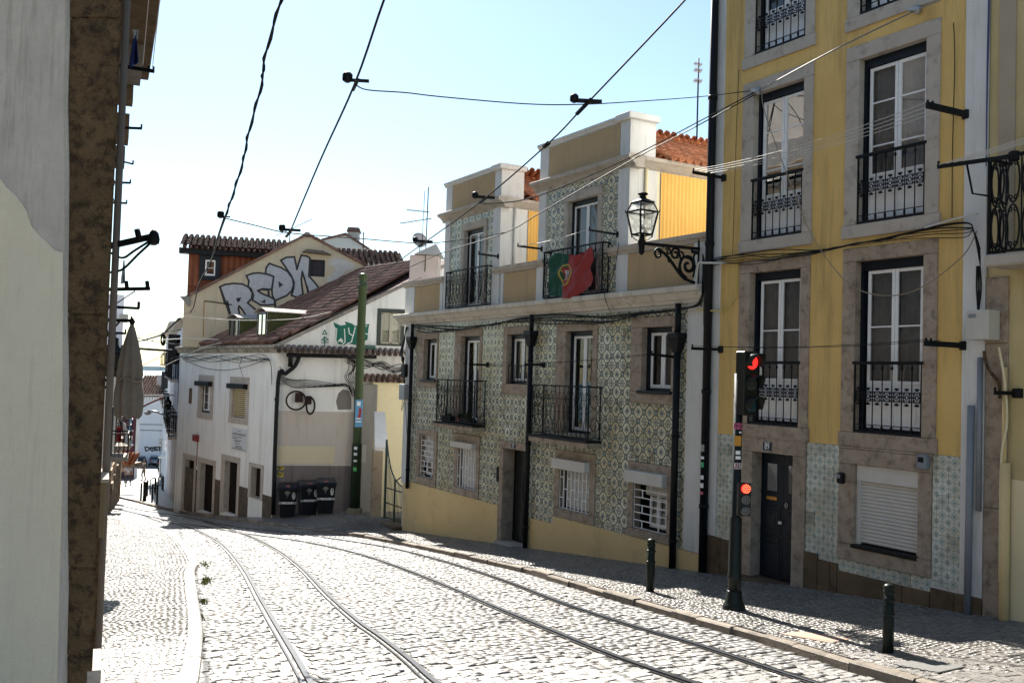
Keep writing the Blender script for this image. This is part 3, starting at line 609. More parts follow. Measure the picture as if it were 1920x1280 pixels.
def sashes(win, op, y=.16, fw=.045, top=.10, bot=.06, side=.045, bars=(), panel=0., leaves=2, mf=None, frame=None, glass=None, curt=None, open_=0., gap=.004, ymid=None, lace=0., bw=.022):
    """dark outer frame is the window part itself; here the white leaves, bars, panes and curtain behind them"""
    a, b, c, d = op; mf = mf or M['pvc']; x0, x1, z0, z1 = a+side, b-side, c+bot, d-top; w = (x1-x0)/leaves; H = z1-z0
    for k in range(leaves):
        p, q = x0+k*w+gap, x0+(k+1)*w-gap; mb = MB(); cc = .006
        mb.box(p, p+fw, y, y+.045, z0, z1, 0, cc); mb.box(q-fw, q, y, y+.045, z0, z1, 0, cc); mb.box(p+fw, q-fw, y+.002, y+.043, z1-fw, z1, 0, cc); mb.box(p+fw, q-fw, y+.002, y+.043, z0, z0+fw*(1.3), 0, cc)
        zp = z0+panel*H if panel else z0+fw*1.3
        for f in bars: zz = z1-f*H; mb.box(p+fw, q-fw, y+.008, y+.034, zz-bw/2, zz+bw/2)
        if panel: mb.box(p+fw, q-fw, y+.004, y+.04, zp-fw, zp, 0, cc)
        s = part('sash', mb, mf, win)
        if panel: pb = MB(); pb.box(p+fw, q-fw, y+.02, y+.035, z0+fw*1.3, zp-fw); pb.box(p+fw+.05, q-fw-.05, y+.012, y+.02, z0+fw*1.3+.05, zp-fw-.05, 0, .006); part('panel', pb, mf, win)
        g = MB(); g.quad((p+fw, y+.022, zp), (q-fw, y+.022, zp), (q-fw, y+.022, z1-fw), (p+fw, y+.022, z1-fw)); part('pane', g, glass or M['glass'], win)
        if curt:
            cb = MB(); n = 22; yy = y+.10; pts = [(p+(q-p)*i/n, yy+.018*math.sin(i*1.9+k)+.008*math.sin(i*4.1)) for i in range(n+1)]; zb = zp-.02 if lace == 0 else zp
            V = [(x, v, zb) for x, v in pts]+[(x, v, z1) for x, v in pts]; cb.add(V, [(i, i+1, i+n+2, i+n+1) for i in range(n)], 0, None, True); part('curtain', cb, curt, win)
    ib = MB(); e = .75
    ib.quad((a, e, c), (b, e, c), (b, e, d), (a, e, d)); ib.quad((a, .2, c), (a, e, c), (a, e, d), (a, .2, d)); ib.quad((b, .2, c), (b, e, c), (b, e, d), (b, .2, d)); ib.quad((a, .2, d), (b, .2, d), (b, e, d), (a, e, d)); ib.quad((a, .2, c), (b, .2, c), (b, e, c), (a, e, c))
    part('dark_room_backing', ib, M['interior'], win)  # near-black box puts the darkness of an unlit room into the colour
def winframe(root, op, mat, y=.12, side=.05, top=.10, bot=.05, th=.12, name='window'):
    a, b, c, d = op; mb = MB(); mb.box(a, a+side, y, y+th, c, d); mb.box(b-side, b, y, y+th, c, d); mb.box(a+side, b-side, y, y+th, d-top, d); mb.box(a+side, b-side, y, y+th, c, c+bot); return part(name, mb, mat, root)
def barrel(r0=.085, r1=.072, L=.40, n=6, th=.014, up=1, arc=1.0):
    """one barrel tile: x across, y up the slope, z out"""
    V = []; F = []
    for rr in (0, th):
        for y, r in ((0, r0), (L, r1)):
            for i in range(n+1):
                w = math.pi*(.5-arc/2+arc*i/n); V.append(((r-rr)*math.cos(w), y, up*(r-rr)*math.sin(w)))
    k = n+1
    for i in range(n):
        F += [(i, i+1, k+i+1, k+i), (2*k+i, 3*k+i, 3*k+i+1, 2*k+i+1), (i, 2*k+i, 2*k+i+1, i+1)]
    F += [(0, k, 3*k, 2*k), (n, 2*k+n, 3*k+n, k+n)]
    return V, F
def barrel_roof(root, o, e, v, ne, nv, mat, w=.2, L=.40, ex=.33, single=False, name='roof_tile', rows=None, off=None, jit=.006, keep=None):
    """courses of barrel tiles on a plane: o corner at the eave (wall or world coordinates), e along the eave, v up the slope"""
    o, e, v = (np.asarray(q, float) for q in (o, e, v)); n = np.cross(e, v); n /= np.linalg.norm(n)
    if n[2] < 0: n = -n
    cv, cf = barrel(w*.44, w*.37, L, 6, .016); pv, pf = barrel(w*.42, w*.36, L, 4, .012, -1); mass = MB(); zoff = np.array([0, 0, root.get('z0', 0.) if root is not None else 0.])
    def base(Vs, i, j, lift):
        sc = random.gauss(0, jit); return [o+e*((i+.5)*w+q[0]+sc)+v*(j*ex+q[1]-(.02 if j == 0 else 0)+random.gauss(0, jit*.2))+n*(q[2]+lift+.012*(1-q[1]/L)) for q in Vs]
    if single: mb = MB(); mb.add(cv, cf, 0, None, True); me = mb.mesh(name, mat)
    for j in range(nv):
        for i in range(ne):
            if keep and not keep(i, j): continue
            if single:
                p = o+e*((i+.5)*w+random.gauss(0, jit))+v*(j*ex+random.gauss(0, jit))+n*.035-zoff; R = np.stack([e, v+n*-.03, n], 1); inst(name, me, root, Matrix.Translation(p)@Matrix([list(r) for r in R]).to_4x4())
            else: mass.add(base(cv, i, j, .035), cf, 0, None, True)
            off_ = o+e*w*.5; mass.add([q+e*w*.5 for q in base(pv, i, j, .045)], pf, 0, None, True)
    part(name if False else 'roof_tiles', mass, mat, root, kind='stuff', off=off)
def conduit(root, name, pts, r, mat, n=6, **k): mb = MB(); mb.tube(pts, r, n); return part(name, mb, mat, root, **k)

# ------------------------------------------------------------------ the tiled house (number 17)
Z17 = -4.7
h17 = wallthing('tiled_house', 'two-storey house clad in green octagon-patterned tiles with two attic dormers and door 17', 'house', FA, Z17)
op17 = dict(wA=((-12.2, -10.93, -.38, 1.17), (-11.83, -11.0, -.18, .97)), d1=((-9.9, -8.4, -1.22, 1.18), (-9.55, -8.52, -1.22, 1.0)), wB=((-7.3, -6.04, -.43, 1.18), (-7.12, -6.14, -.18, 1.0)),
            d2=((-4.93, -3.38, -1.18, 1.18), (-4.56, -3.55, -1.18, 1.01)), wC=((-2.24, -.8, -.44, 1.21), (-1.89, -1.0, -.21, 1.02)), g1=((-12.1, -10.8, -3.08, -1.56), (-11.93, -10.98, -2.89, -1.71)),
            g2=((-9.75, -8.35, -3.11, -1.53), (-9.58, -8.5, -2.92, -1.86)), dr=((-7.32, -5.98, -4.05, -1.55), (-7.15, -6.03, -3.93, -1.72)), g3=((-4.86, -3.33, -3.0, -1.56), (-4.68, -3.52, -2.82, -1.76)), g4=((-2.22, -.86, -3.0, -1.58), (-2.05, -1.03, -2.85, -1.76)))
wl = MB(); YW = .011
wall_holes(wl, -13.05, -.04, -5.2, 1.5, [v[0] for v in op17.values()], YW, .3)
wl.quad((-13.05, YW, -5.2), (-13.05, YW, 1.6), (-13.05, 8, 1.6), (-13.05, 8, -5.2)); wl.quad((-13.25, 8, -5.2), (-.04, 8, -5.2), (-.04, 8, 3.2), (-13.25, 8, 3.2)); wl.quad((-.04, YW, -5.2), (-.04, 8, -5.2), (-.04, 8, 1.6), (-.04, YW, 1.6))
part('wall', wl, M['white'], h17)
ter = MB(); ter.quad((-13.25, .1, 1.78), (-.04, .1, 1.78), (-.04, 8, 1.78), (-13.25, 8, 1.78)); part('roof_terrace', ter, pm('terrace_screed', (.6, .55, .48), (.5, .46, .4), sc=2), h17)
# white corner strips and plaster band under the cornice
for a, b, z_ in ((-13.08, -12.62, -3.2), (-.56, -.05, -3.02)): stp = MB(); stp.box(a, b, -.03, .05, z_, 1.44, 0, .004); part('corner_strip', stp, M['white'], h17)
# tiles
SX, SZ, TS = -2.695, .824, .18
cells = tile_rects(-12.6, -.58, -3.22, 1.36, SX, SZ, TS, [v[0] for v in op17.values()])
lay_tiles(h17, cells, SX, SZ, TS, M['oct'], True)
# dado with stepped top
for a, b, zt in ((-12.92, -7.33, -3.11), (-5.97, -4.86, -3.2), (-4.86, -.04, -3.03)):
    dd = MB(); dd.box(a, b, -.028, .05, -5.1, zt, 0, .006); part('dado', dd, M['dado'], h17)
ip = MB(); ip.box(-8.35, -8.0, -.034, 0, -3.72, -3.24, 0, .004); part('inspection_hatch', ip, M['dado'], h17)
# main cornice and parapet
cn = MB(); cn.prof([(.06, 1.40), (-.05, 1.42), (-.06, 1.47), (-.11, 1.50), (-.19, 1.60), (-.26, 1.62), (-.27, 1.70), (-.25, 1.72), (.1, 1.74)], -13.55, -.06); part('cornice', cn, pm('cornice_plaster', (.66, .62, .55), (.54, .49, .41), (.16, .13, .1), sc=1.4, streak=True, amt3=.6, bump=.3, bs=30, sc3=2.2), h17)
for a, b in ((-13.22, -10.72), (-7.5, -5.6), (-2.75, -.06)): pp = MB(); pp.box(a, b, 0, .22, 1.72, 2.52); part('parapet', pp, M['white'], h17)
for a, b in ((-13.3, -10.66), (-7.86, -5.5), (-3.1, -.04)): cp = MB(); cp.prof([(.26, 2.50), (-.04, 2.50), (-.05, 2.55), (-.10, 2.58), (-.11, 2.66), (.30, 2.69), (.3, 2.5)], a, b); part('coping', cp, M['stone_grey'], h17)
for a, b in ((-12.55, -10.9), (-7.36, -5.86), (-2.45, -.44)): pn = MB(); pn.box(a, b, -.02, .02, 1.76, 2.49, 0, .006); part('beige_panel', pn, M['beige'], h17)
for a, b in ((-13.2, -12.57), (-10.88, -10.72), (-7.5, -7.38), (-5.84, -5.56), (-2.76, -2.47), (-.42, -.08)): pr = MB(); pr.box(a, b, -.035, .02, 1.73, 2.5, 0, .004); part('parapet_pier', pr, M['white'], h17)
# roof behind and party walls
rb = MB(); rb.box(-13.2, -.1, 4.2, 4.3, 1.8, 3.0); part('rear_wall', rb, M['white'], h17)
def dormer(s0, s1, zc, zt, tl, wsur, wop, label):
    d = MB(); hol = [wsur]
    wall_holes(d, s0, s1, 1.74, zc-.2, hol, YW, .3); d.quad((s1, YW, 1.74), (s1, 4.2, 1.74), (s1, 4.2, zc), (s1, YW, zc)); d.quad((s0, YW, 1.74), (s0, 4.2, 1.74), (s0, 4.2, zc), (s0, YW, zc)); d.quad((s0, YW, zc-.2), (s1, YW, zc-.2), (s1, YW, zc), (s0, YW, zc))
    d.box(s1-.36, s1+.02, -.03, .68, 1.76, zc-.2, 0, .004); d.box(s0-.02, s0+.28, -.03, .68, 1.76, zc-.2, 0, .004)
    q = part('dormer', d, M['white'], h17, label=label)
    c = MB(); pts = [(-.02, zc-.22), (-.04, zc-.16), (-.12, zc-.09), (-.19, zc-.06), (-.2, zc+.01), (-.17, zc+.03), (.2, zc+.05), (.2, zc-.22)]; c.prof(pts, s0-.2, s1+.2); c.profy([(s1+.0, zc-.2), (s1+.05, zc-.16), (s1+.14, zc-.08), (s1+.19, zc-.05), (s1+.19, zc+.02), (s1, zc+.04)], .2, 4.2); part('dormer_cornice', c, M['stone_grey'], q)
    p = MB(); p.box(s0+.02, s1-.02, .0, .6, zc+.04, zt-.1, 0, .004); p.box(s0-.01, s0+.34, -.03, .1, zc+.03, zt-.12); p.box(s1-.32, s1+.01, -.03, .62, zc+.03, zt-.12, 0, .004)
    p.prof([(.64, zt-.12), (-.05, zt-.12), (-.07, zt-.07), (-.1, zt-.05), (-.1, zt-.01), (.1, zt+.01), (.64, zt+.01)], s0-.06, s1+.06); p.box(s1-.4, s1+.09, -.12, .66, zt-.115, zt+.012, 0, .01); part('dormer_parapet', p, M['white'], q)
    b = MB(); b.box(s0+.37, s1-.35, -.02, .02, zc+.06, zt-.15, 0, .006); part('beige_panel', b, M['beige'], q)
    ce = tile_rects(tl[0], tl[1], 1.76, tl[2], SX, SZ, TS, [wsur]); t = MB()
    for e, f, g, h, i, j in ce: tile_solid(t, e, f, g, h, SX+i*TS, SZ+j*TS, TS, i % 2 == 1, j % 2 == 1, random.gauss(0, .0008))
    part('tiles', t, M['oct'], q, kind='stuff')
    w = winframe(h17, wop, M['darkblue'], .10, .05, .09, .05); stones(w, wsur, wop, M['stone_grey'], sill=False); sashes(w, wop, .13, panel=0., bars=(), curt=M['curtain'] if s0 > -8 else None)
    cg = MB(); yy0, yy1 = .76, 4.1; n = 34; z0_, z1_ = 1.8, zc-.21
    V = []
    for i in range(n*2+1): y = yy0+(yy1-yy0)*i/(n*2); off_ = .012 if (i//1) % 2 else .034; V += [(s1+off_, y, z0_), (s1+off_, y, z1_)]
    cg.add(V, [(2*i, 2*i+2, 2*i+3, 2*i+1) for i in range(2*n)]); part('corrugated_cladding', cg, M['corr'], q)
    sp = MB(); sp.box(s1-.01, s1+.012, .02, .74, 1.78, zc-.2); part('side_plaster', sp, M['cream'] if s0 > -8 else M['white'], q)
    dp = MB(); dp.tube([(s1+.06, .36, zc-.2), (s1+.06, .36, zc-.75), (s1+.05, .36, 2.7)], .035, 8); part('downpipe', dp, M['cream'] if s0 > -8 else M['white'], q)
    # hipped little tiled roof behind the parapet
    sm = (s0+s1)/2; pit = .47; ev = np.array([-math.cos(pit), 0, math.sin(pit)]); nn = int((s1+.3-sm)/math.cos(pit)/.33)+1
    barrel_roof(q, (s1+.26, .68, zc+.03), (0, 1, 0), ev, 17, nn, M['terra'], .2, single=True)
    ev2 = np.array([math.cos(pit), 0, math.sin(pit)]); barrel_roof(q, (s0-.26, .68+3.4, zc+.03), (0, -1, 0), ev2, 17, nn, M['terra'], .2)
    rd = MB(); zr = zc+.05+(s1+.26-sm)*math.tan(pit)
    for k in range(9): Vb, Fb = barrel(.10, .09, .44, 6, .016); rd.add([(sm+x, .7+k*.38+y, zr+z) for x, y, z in Vb], Fb, 0, None, True)
    part('ridge_tiles', rd, M['terra'], q, kind='stuff'); return q
dormer(-10.66, -7.62, 4.36, 5.22, (-10.36, -7.98, 4.16), (-9.71, -8.33, 1.76, 3.97), (-9.56, -8.48, 1.76, 3.79), 'smaller white-sided dormer on the far end of the parapet')
dormer(-5.8, -2.42, 4.44, 5.33, (-5.5, -2.8, 4.24), (-4.78, -3.34, 1.76, 4.04), (-4.62, -3.50, 1.76, 3.85), 'larger dormer with a cream side and yellow corrugated cladding')
# windows and doors of the two main floors
for k, cu in (('wA', None), ('d1', None), ('wB', M['curtain']), ('d2', None), ('wC', None)):
    o_, p_ = op17[k]; tall = k[0] == 'd'; w = winframe(h17, p_, M['darkblue'], .11, .06, .09, .05); stones(w, o_, p_, M['stone'], sill=not tall); sashes(w, p_, .15, fw=.055, side=.07, panel=.0, curt=cu)
    if k in ('wA', 'wC'): sl_ = MB(); sl_.box(p_[0]-.06, p_[1]+.06, -.09, .14, p_[2]-.05, p_[2]+.01, 0, .006); part('sill_board', sl_, M['darkblue'], w)
    if k in ('d2', 'wC'):
        cb = MB(); a, b, c, d = p_; cb.quad((a+.1, .5, c), (b-.1, .5, c), (b-.1, .5, d), (a+.1, .5, d)); part('inner_curtain', cb, pm('mauve_curtain', (.20, .16, .16), (.15, .12, .12), sc=6), w)
def grille(win, op, y, nv, hz, vert=True, m=None, r=.011):
    a, b, c, d = op; mb = MB(); m = m or M['pvc']; mb.tube([(a, y, c), (b, y, c), (b, y, d), (a, y, d)], r, 4, closed=True)
    mb.xf(); part('grille', mb, m, win)
    g = MB()
    if vert:
        for i in range(1, nv): x = a+(b-a)*i/nv; g.bar((x, y, c), (x, y, d), .018)
        for i in range(nv):
            for f in ((.28, .78) if i % 2 == 0 else (.5,)) if hz else (): x0, x1 = a+(b-a)*i/nv, a+(b-a)*(i+1)/nv; z = c+(d-c)*(f+random.uniform(-.02, .02)); g.bar((x0, y, z), (x1, y, z), .018)
    else:
        for i in range(1, nv): z = c+(d-c)*i/nv; g.bar((a, y, z), (b, y, z), .018)
        for i in range(nv):
            for f in ((.25, .75) if i % 2 == 0 else (.5,)): x = a+(b-a)*f; g.bar((x, y, c+(d-c)*i/nv), (x, y, c+(d-c)*(i+1)/nv), .018)
    part('grille_bars', g, m, win)
def louvres(win, op, y, m, pitch=.052, name='shutter_slat'):
    a, b, c, d = op; z = c; mb = MB()
    while z < d-.01: mb.add([(a, y, z), (b, y, z), (b, y-.014, z+pitch*.55), (a, y-.014, z+pitch*.55), (b, y-.002, z+pitch), (a, y-.002, z+pitch)], [(0, 1, 2, 3), (3, 2, 4, 5)]); z += pitch
    return part('roller_slats', mb, m, win, kind='stuff')
for k in ('g1', 'g2', 'g3', 'g4'):
    o_, p_ = op17[k]; a, b, c, d = p_; w = winframe(h17, p_, M['black'], .16, .03, .03, .03, .06); stones(w, o_, p_, M['stone'], sill=True)
    sashes(w, p_, .2, fw=.05, side=.25 if k == 'g4' else .04, curt=M['curtain'] if k != 'g3' else None, top=.04, bot=.04, bars=(.45,))
    zt = d-.2 if k in ('g3', 'g4') else d-.02
    if k == 'g3': louvres(w, (a+.16, b-.02, c+.02, zt), .12, M['shutter'])
    if k == 'g2': louvres(w, (a+.12, b-.02, c+.02, zt), .12, M['shutter'])
    if k == 'g4': louvres(w, (a+.2, b-.02, zt-.24, zt), .15, M['shutter'], .08)
    if k == 'g1': louvres(w, (a+.05, b-.02, c+.45, zt), .15, M['shutter'], .06)
    grille(w, (a+.01, b-.01, c+.015, zt), .01 if k != 'g1' else .05, dict(g1=8, g2=7, g3=8, g4=6)[k], True, vert=k in ('g2', 'g3'))
    if k in ('g2', 'g3', 'g4'):
        bx = MB(); e = dict(g2=(-9.72, -8.52, -1.88, -1.73), g3=(-4.80, -3.53, -1.96, -1.74), g4=(-2.19, -1.02, -1.97, -1.74))[k]; bx.box(e[0], e[1], -.16, .02, e[2], e[3], 0, .008); part('shutter_box', bx, M['shutter'], w)
o_, p_ = op17['dr']; a, b, c, d = p_
dw = MB(); dw.box(a, a+.07, .3, .36, c, d); dw.box(b-.07, b, .3, .36, c, d); dw.box(a, b, .3, .36, d-.07, d); dw = part('door', dw, M['black'], h17); stones(dw, o_, p_, M['stone'], y1=.4, sill=False)
for x0, x1 in ((a+.07, (a+b)/2-.004), ((a+b)/2+.004, b-.07)):
    lf = MB(); lf.box(x0, x1, .31, .35, c, d-.07); 
    for z0_, z1_ in ((c+.15, c+.75), (c+.9, d-.55)): lf.box(x0+.09, x1-.09, .295, .31, z0_, z1_, 0, .01)
    for q in range(3): xx = x0+.14+q*(x1-x0-.28)/2; lf.box(xx-.012, xx+.012, .285, .295, c+1.0, d-.6)
    part('door_leaf', lf, plain('door_black_green', (.010, .013, .013), .4), dw)
kn = MB(); kn.lathe([(.0, -.03), (.028, -.02), (.03, 0), (.015, .02)], 0, 0, 10); kn.xf([[1, 0, 0], [0, 0, -1], [0, 1, 0]], ((a+b)/2+.42, .29, c+1.05)); part('knob', kn, plain('brass', (.5, .38, .16), .3, 1), dw)
stp = MB(); stp.box(a-.1, b+.1, -.16, .3, -4.2, c+.0, 0, .01); part('door_step', stp, M['stone_grey'], dw)
def textobj(name, body, size, mat, parent, M4, ext=.002, align='CENTER'):
    cu = bpy.data.curves.new('lettering', 'FONT'); cu.body = body; cu.size = size; cu.extrude = ext; cu.align_x = align; cu.align_y = 'CENTER'; cu.resolution_u = 3; tmp = bpy.data.objects.new('lettering', cu); C.objects.link(tmp)
    me = bpy.data.meshes.new_from_object(tmp.evaluated_get(bpy.context.evaluated_depsgraph_get())); bpy.data.objects.remove(tmp); bpy.data.curves.remove(cu); me.materials.clear(); me.materials.append(mat)
    o = bpy.data.objects.new(name, me); link(o, parent); o.matrix_local = M4; return o
def wtext(name, body, size, mat, root, x, y, z, sx=1., rotz=0., ext=.002, tilt=0.):
    """lettering lying on a wall face, read from outside"""
    return textobj(name, body, size, mat, root, Matrix.Translation((x, y, z-(0 if root is None else root.get('z0', 0.))))@Matrix.Rotation(rotz, 4, 'Z')@Matrix.Rotation(math.pi/2, 4, 'X')@Matrix.Rotation(tilt, 4, 'Z')@Matrix.Diagonal((sx, 1, 1, 1)), ext)
M['sign_white'] = plain('sign_white', (.8, .8, .78), .5); M['sign_blue'] = plain('enamel_dark_blue', (.012, .016, .035), .35)
def number(root, x, z, w, h, body, y):
    pb = MB(); pb.box(x-w/2, x+w/2, y-.012, y, z-h/2, z+h/2, 0, .003); pl = part('number_plate', pb, M['sign_blue'], root); rm = MB()
    for q in ((x-w/2+.006, x+w/2-.006, z+h/2-.012, z+h/2-.008), (x-w/2+.006, x+w/2-.006, z-h/2+.008, z-h/2+.012)): rm.box(q[0], q[1], y-.014, y-.011, q[2], q[3])
    part('plate_rim', rm, M['sign_white'], pl); t = textobj('digits', body, h*.95, M['sign_white'], pl, Matrix.Translation((x, y-.013, z-root.get('z0', 0.)))@Matrix.Rotation(math.pi/2, 4, 'X')@Matrix.Diagonal((.72, 1, 1, 1)))
number(h17, -6.66, -1.635, .2, .13, '17', -.026)
# balconies
def scroll_unit():
    """one baluster with a stretched loop above and below, as in the cast balcony fronts; 1 m high, .16 wide"""
    mb = MB(); mb.tube([(0, 0, 0), (0, 0, 1)], .007, 5)
    for z0_, z1_ in ((.05, .36), (.58, .90)):
        c = (z0_+z1_)/2; r = (z1_-z0_)/2; mb.tube([(.07*math.sin(t), 0, c+r*math.cos(t)) for t in np.linspace(0, 2*math.pi, 15)[:-1]], .006, 4, closed=True)
    for s_ in (-1, 1): mb.tube([(s_*.035, 0, .33), (s_*.035, 0, .60)], .005, 4)
    mb.box(-.03, .03, -.008, .008, .48, .50); mb.box(-.045, .045, -.006, .006, .74, .755); return mb
_scroll = scroll_unit().mesh('baluster', M['iron'])
def side_scroll(mb, x, y0, y1, z0, z1):
    """big S-scrolls on the short side of a balcony"""
    h = z1-z0; w = y1-y0; ym = (y0+y1)/2
    def sp(cy, cz, r, a0, a1, shrink=.35, n=22): return [(x, cy+(r*(1-shrink*t))*math.cos(a0+(a1-a0)*t), cz+(r*(1-shrink*t))*math.sin(a0+(a1-a0)*t)*1.5) for t in np.linspace(0, 1, n)]
    r = w*.45; mb.tube(sp(ym, z0+h*.24, r, -.5, 6.5, .6), .008, 4); mb.tube(sp(ym, z0+h*.74, r, 2.6, 9.4, .6), .008, 4); mb.tube(spline([(x, y0, z0+h*.5), (x, ym, z0+h*.56), (x, y1, z0+h*.48)], 5), .007, 4)
def balcony(root, s0, s1, z0, z1, out, slab=True, ret=True, under=None, name='balcony'):
    b = MB(); ys = -out
    if slab: b.box(s0-.04, s1+.04, ys-.06, .0, z0-.16, z0-.05, 0, .012)
    else: b.box(s0, s1, ys, -.02, z0-.02, z0+.01)
    q = part(name, b, M['stone'] if slab else M['iron'], root)
    if slab: f = MB(); f.box(s0-.05, s1+.05, ys-.075, -.01, z0-.05, z0-.005, 0, .004); part('floor_edge', f, M['black'], q)
    r = MB(); r.box(s0-.02, s1+.05, ys-.022, ys+.022, z1-.03, z1, 0, .004); r.box(s0, s1, ys-.012, ys+.012, z0+.03, z0+.05); r.bar((s0, ys, z0), (s0, ys, z1), .026); r.bar((s1, ys, z0), (s1, ys, z1), .026)
    for x in (s0, s1): r.box(x-.02, x+.02, ys, 0, z1-.03, z1); r.box(x-.01, x+.01, ys, 0, z0+.03, z0+.05); r.bar((x, -.03, z0), (x, -.03, z1), .02)
    r = part('railing', r, M['iron'], q)
    n = max(4, int((s1-s0)/.165)); zo = root.get('z0', 0.)
    for i in range(n): inst('baluster', _scroll, q, Matrix.Translation((s0+(s1-s0)*(i+.5)/n, ys, z0+.04-zo))@Matrix.Diagonal((1, 1, z1-z0-.07, 1)))
    if ret:
        for x in (s0, s1): sc = MB(); side_scroll(sc, x, ys+.01, -.03, z0+.05, z1-.03); part('side_scroll', sc, M['iron'], q)
    return q
balcony(h17, -10.25, -8.13, -1.24, -.13, .32); balcony(h17, -5.38, -3.2, -1.26, -.16, .32)
balcony(h17, -10.25, -7.98, 1.77, 2.74, .16, False); balcony(h17, -5.28, -3.05, 1.77, 2.80, .18, False)
wr = MB(); a, b = -7.08, -6.18
for i in range(7): wr.bar((a+(b-a)*i/6, .02, -.16), (a+(b-a)*i/6, .02, .26), .014)
wr.bar((a, .02, .26), (b, .02, .26), .02); wr.bar((a, .02, -.1), (b, .02, -.1), .016); part('window_guard', wr, M['iron'], h17)
# drainpipes, hopper heads
def drain(x, zt, zb, r=.075, hop=True, y=-.10, m=None):
    d = MB(); d.tube([(x, y, zb), (x, y, zt)], r, 10)
    if hop: d.box(x-.16, x+.16, y-.13, y+.10, zt-.02, zt+.10, 0, .02); d.add([(x-.14, y-.11, zt-.02), (x+.14, y-.11, zt-.02), (x+.14, y+.09, zt-.02), (x-.14, y+.09, zt-.02), (x-r, y-r, zt-.26), (x+r, y-r, zt-.26), (x+r, y+r, zt-.26), (x-r, y+r, zt-.26)], [(0, 1, 5, 4), (1, 2, 6, 5), (2, 3, 7, 6), (3, 0, 4, 7), (0, 3, 2, 1), (4, 5, 6, 7)]); d.tube([(x, y, zt+.05), (x, y, 1.42)], r*.9, 10)
    z = zb+.5
    while z < zt-.2: d.tube([(x, y, z), (x, y, z+.05)], r*1.22, 10); z += 1.9
    return part('drainpipe', d, m or M['black'], h17)
drain(-12.48, .95, -3.3, .055); drain(-5.88, .95, -3.95, .058); drain(-.74, .78, -3.42, .064)
# cables slung along the facade under the cornice
for q in range(5):
    zz = 1.30-q*.022; pts = [(-12.6, -.08, zz-.2)]+[(x, -.07-random.uniform(0, .04), zz+.07*math.sin(x*.9+q*.4)+(.05 if x > -2 else 0)+random.uniform(-.02, .02)) for x in np.linspace(-12.4, -.3, 16)]+[(-.1, -.12, zz+.18)]
    conduit(h17, 'cable', spline(pts, 5), .012 if q else .02, M['wire'], 5)
for q in range(4): conduit(h17, 'cable', spline([(-.1, -.12, 1.42-q*.03), (-.02+.02*q, -.16, 1.9), (-.06, -.14, 2.25), (-.02, -.12, 1.7), (.02, -.14, 1.2-q*.08), (.1, -.1, 1.25)], 6), .012, M['wire'], 5)
conduit(h17, 'cable', spline([(-2.5, -.18, 2.72), (-2.62, -.16, 2.3), (-2.75, -.18, 1.95), (-2.78, -.3, 1.7), (-2.8, -.1, 1.3)], 6), .008, M['wire'], 4)
mb = MB(); mb.box(-13.12, -12.84, -.14, -.03, -.12, .26, 0, .02); part('meter_box', mb, M['black'], h17); mb = MB(); mb.box(-13.16, -12.78, -.16, -.03, -.78, -.33, 0, .01); part('meter_box', mb, M['grey_metal'], h17)
for q in range(6): conduit(h17, 'cable', spline([(-13.0+q*.03, -.08, 1.35), (-12.9-q*.06, -.14, .95-q*.07), (-13.05+q*.04, -.16, .45), (-12.98, -.12, .2), (-12.95+q*.02, -.1, -.3)], 6), .011, M['wire'], 5)
conduit(h17, 'cable', spline([(-13.05, -.08, -.78), (-13.0, -.12, -1.1), (-12.85, -.1, -.85), (-12.7, -.08, -1.5), (-12.6, -.07, -2.3), (-12.55, -.06, -2.6)], 6), .008, M['wire'], 4)
bl = MB(); bl.box(-7.44, -7.36, -.03, .0, -2.55, -2.2, 0, .004); part('doorbell_panel', bl, M['black'], h17)
# flower boxes on the lower left balcony
for x in (-9.85, -9.2, -8.75):
    t = thing('planter', {-9.85: 'long dark planter with a few leaves at the left end of the lower left balcony', -9.2: 'small red pot in the middle of the lower left balcony', -8.75: 'dark planter with leafy plant at the right end of the lower left balcony'}[x], 'planter', FA.w(x, -.16, -1.24), FROT)
    w = .12 if x == -9.2 else .27; mb = MB(); mb.box(-w, w, -.08, .08, 0, .15, 0, .015); part('pot', mb, plain('pot_red', (.2, .05, .035), .6) if x == -9.2 else M['black'], t); lf = MB()
    for _ in range(60 if x != -9.85 else 26):
        a_ = random.uniform(0, 6.28); h = random.uniform(.12, .34 if x == -8.75 else .22); px_ = random.uniform(-w, w)*.8; r_ = random.uniform(.02, .09); p0 = np.array([px_, 0, .13]); p1 = p0+np.array([math.cos(a_)*r_, math.sin(a_)*r_, h-.1]); d_ = np.array([-math.sin(a_), math.cos(a_), 0])*.022
        lf.add([p0, (p0+p1)/2+d_, p1, (p0+p1)/2-d_], [(0, 1, 2, 3)])
    part('leaves', lf, pm('balcony_plant', (.06, .085, .025), (.04, .06, .02), sc=20, bump=0), t, kind='stuff')
# ------------------------------------------------------------------ the yellow house (number 89)
Z89 = -3.4
h89 = wallthing('yellow_house', 'tall ochre-yellow house with stone-framed windows and dark blue door 89', 'house', FA, Z89)
C1x, C2x = ((.74, 2.30), (1.0, 2.11)), ((2.94, 4.55), (3.18, 4.33))
FL = [(-.88, 2.05, -.67, 1.85, .37), (2.2, 5.1, 2.4, 4.88, 3.43), (5.35, 8.2, 5.55, 8.0, 6.55)]
wins = []
for zs0, zs1, zo0, zo1, zr in FL:
    for cx in (C1x, C2x): wins.append(((cx[0][0], cx[0][1], zs0, zs1), (cx[1][0], cx[1][1], zo0, zo1), zr))
dsur, dop = (.9, 2.28, -3.4, -.89), (1.13, 2.02, -3.17, -1.12); ssur, sop = (2.93, 4.50, -2.55, -.92), (3.22, 4.29, -2.31, -1.14)
wl = MB(); Y89 = .011; XR = 5.24
wall_holes(wl, .09, XR, -.885, 10.6, [w[0] for w in wins], 0., .3, 0)
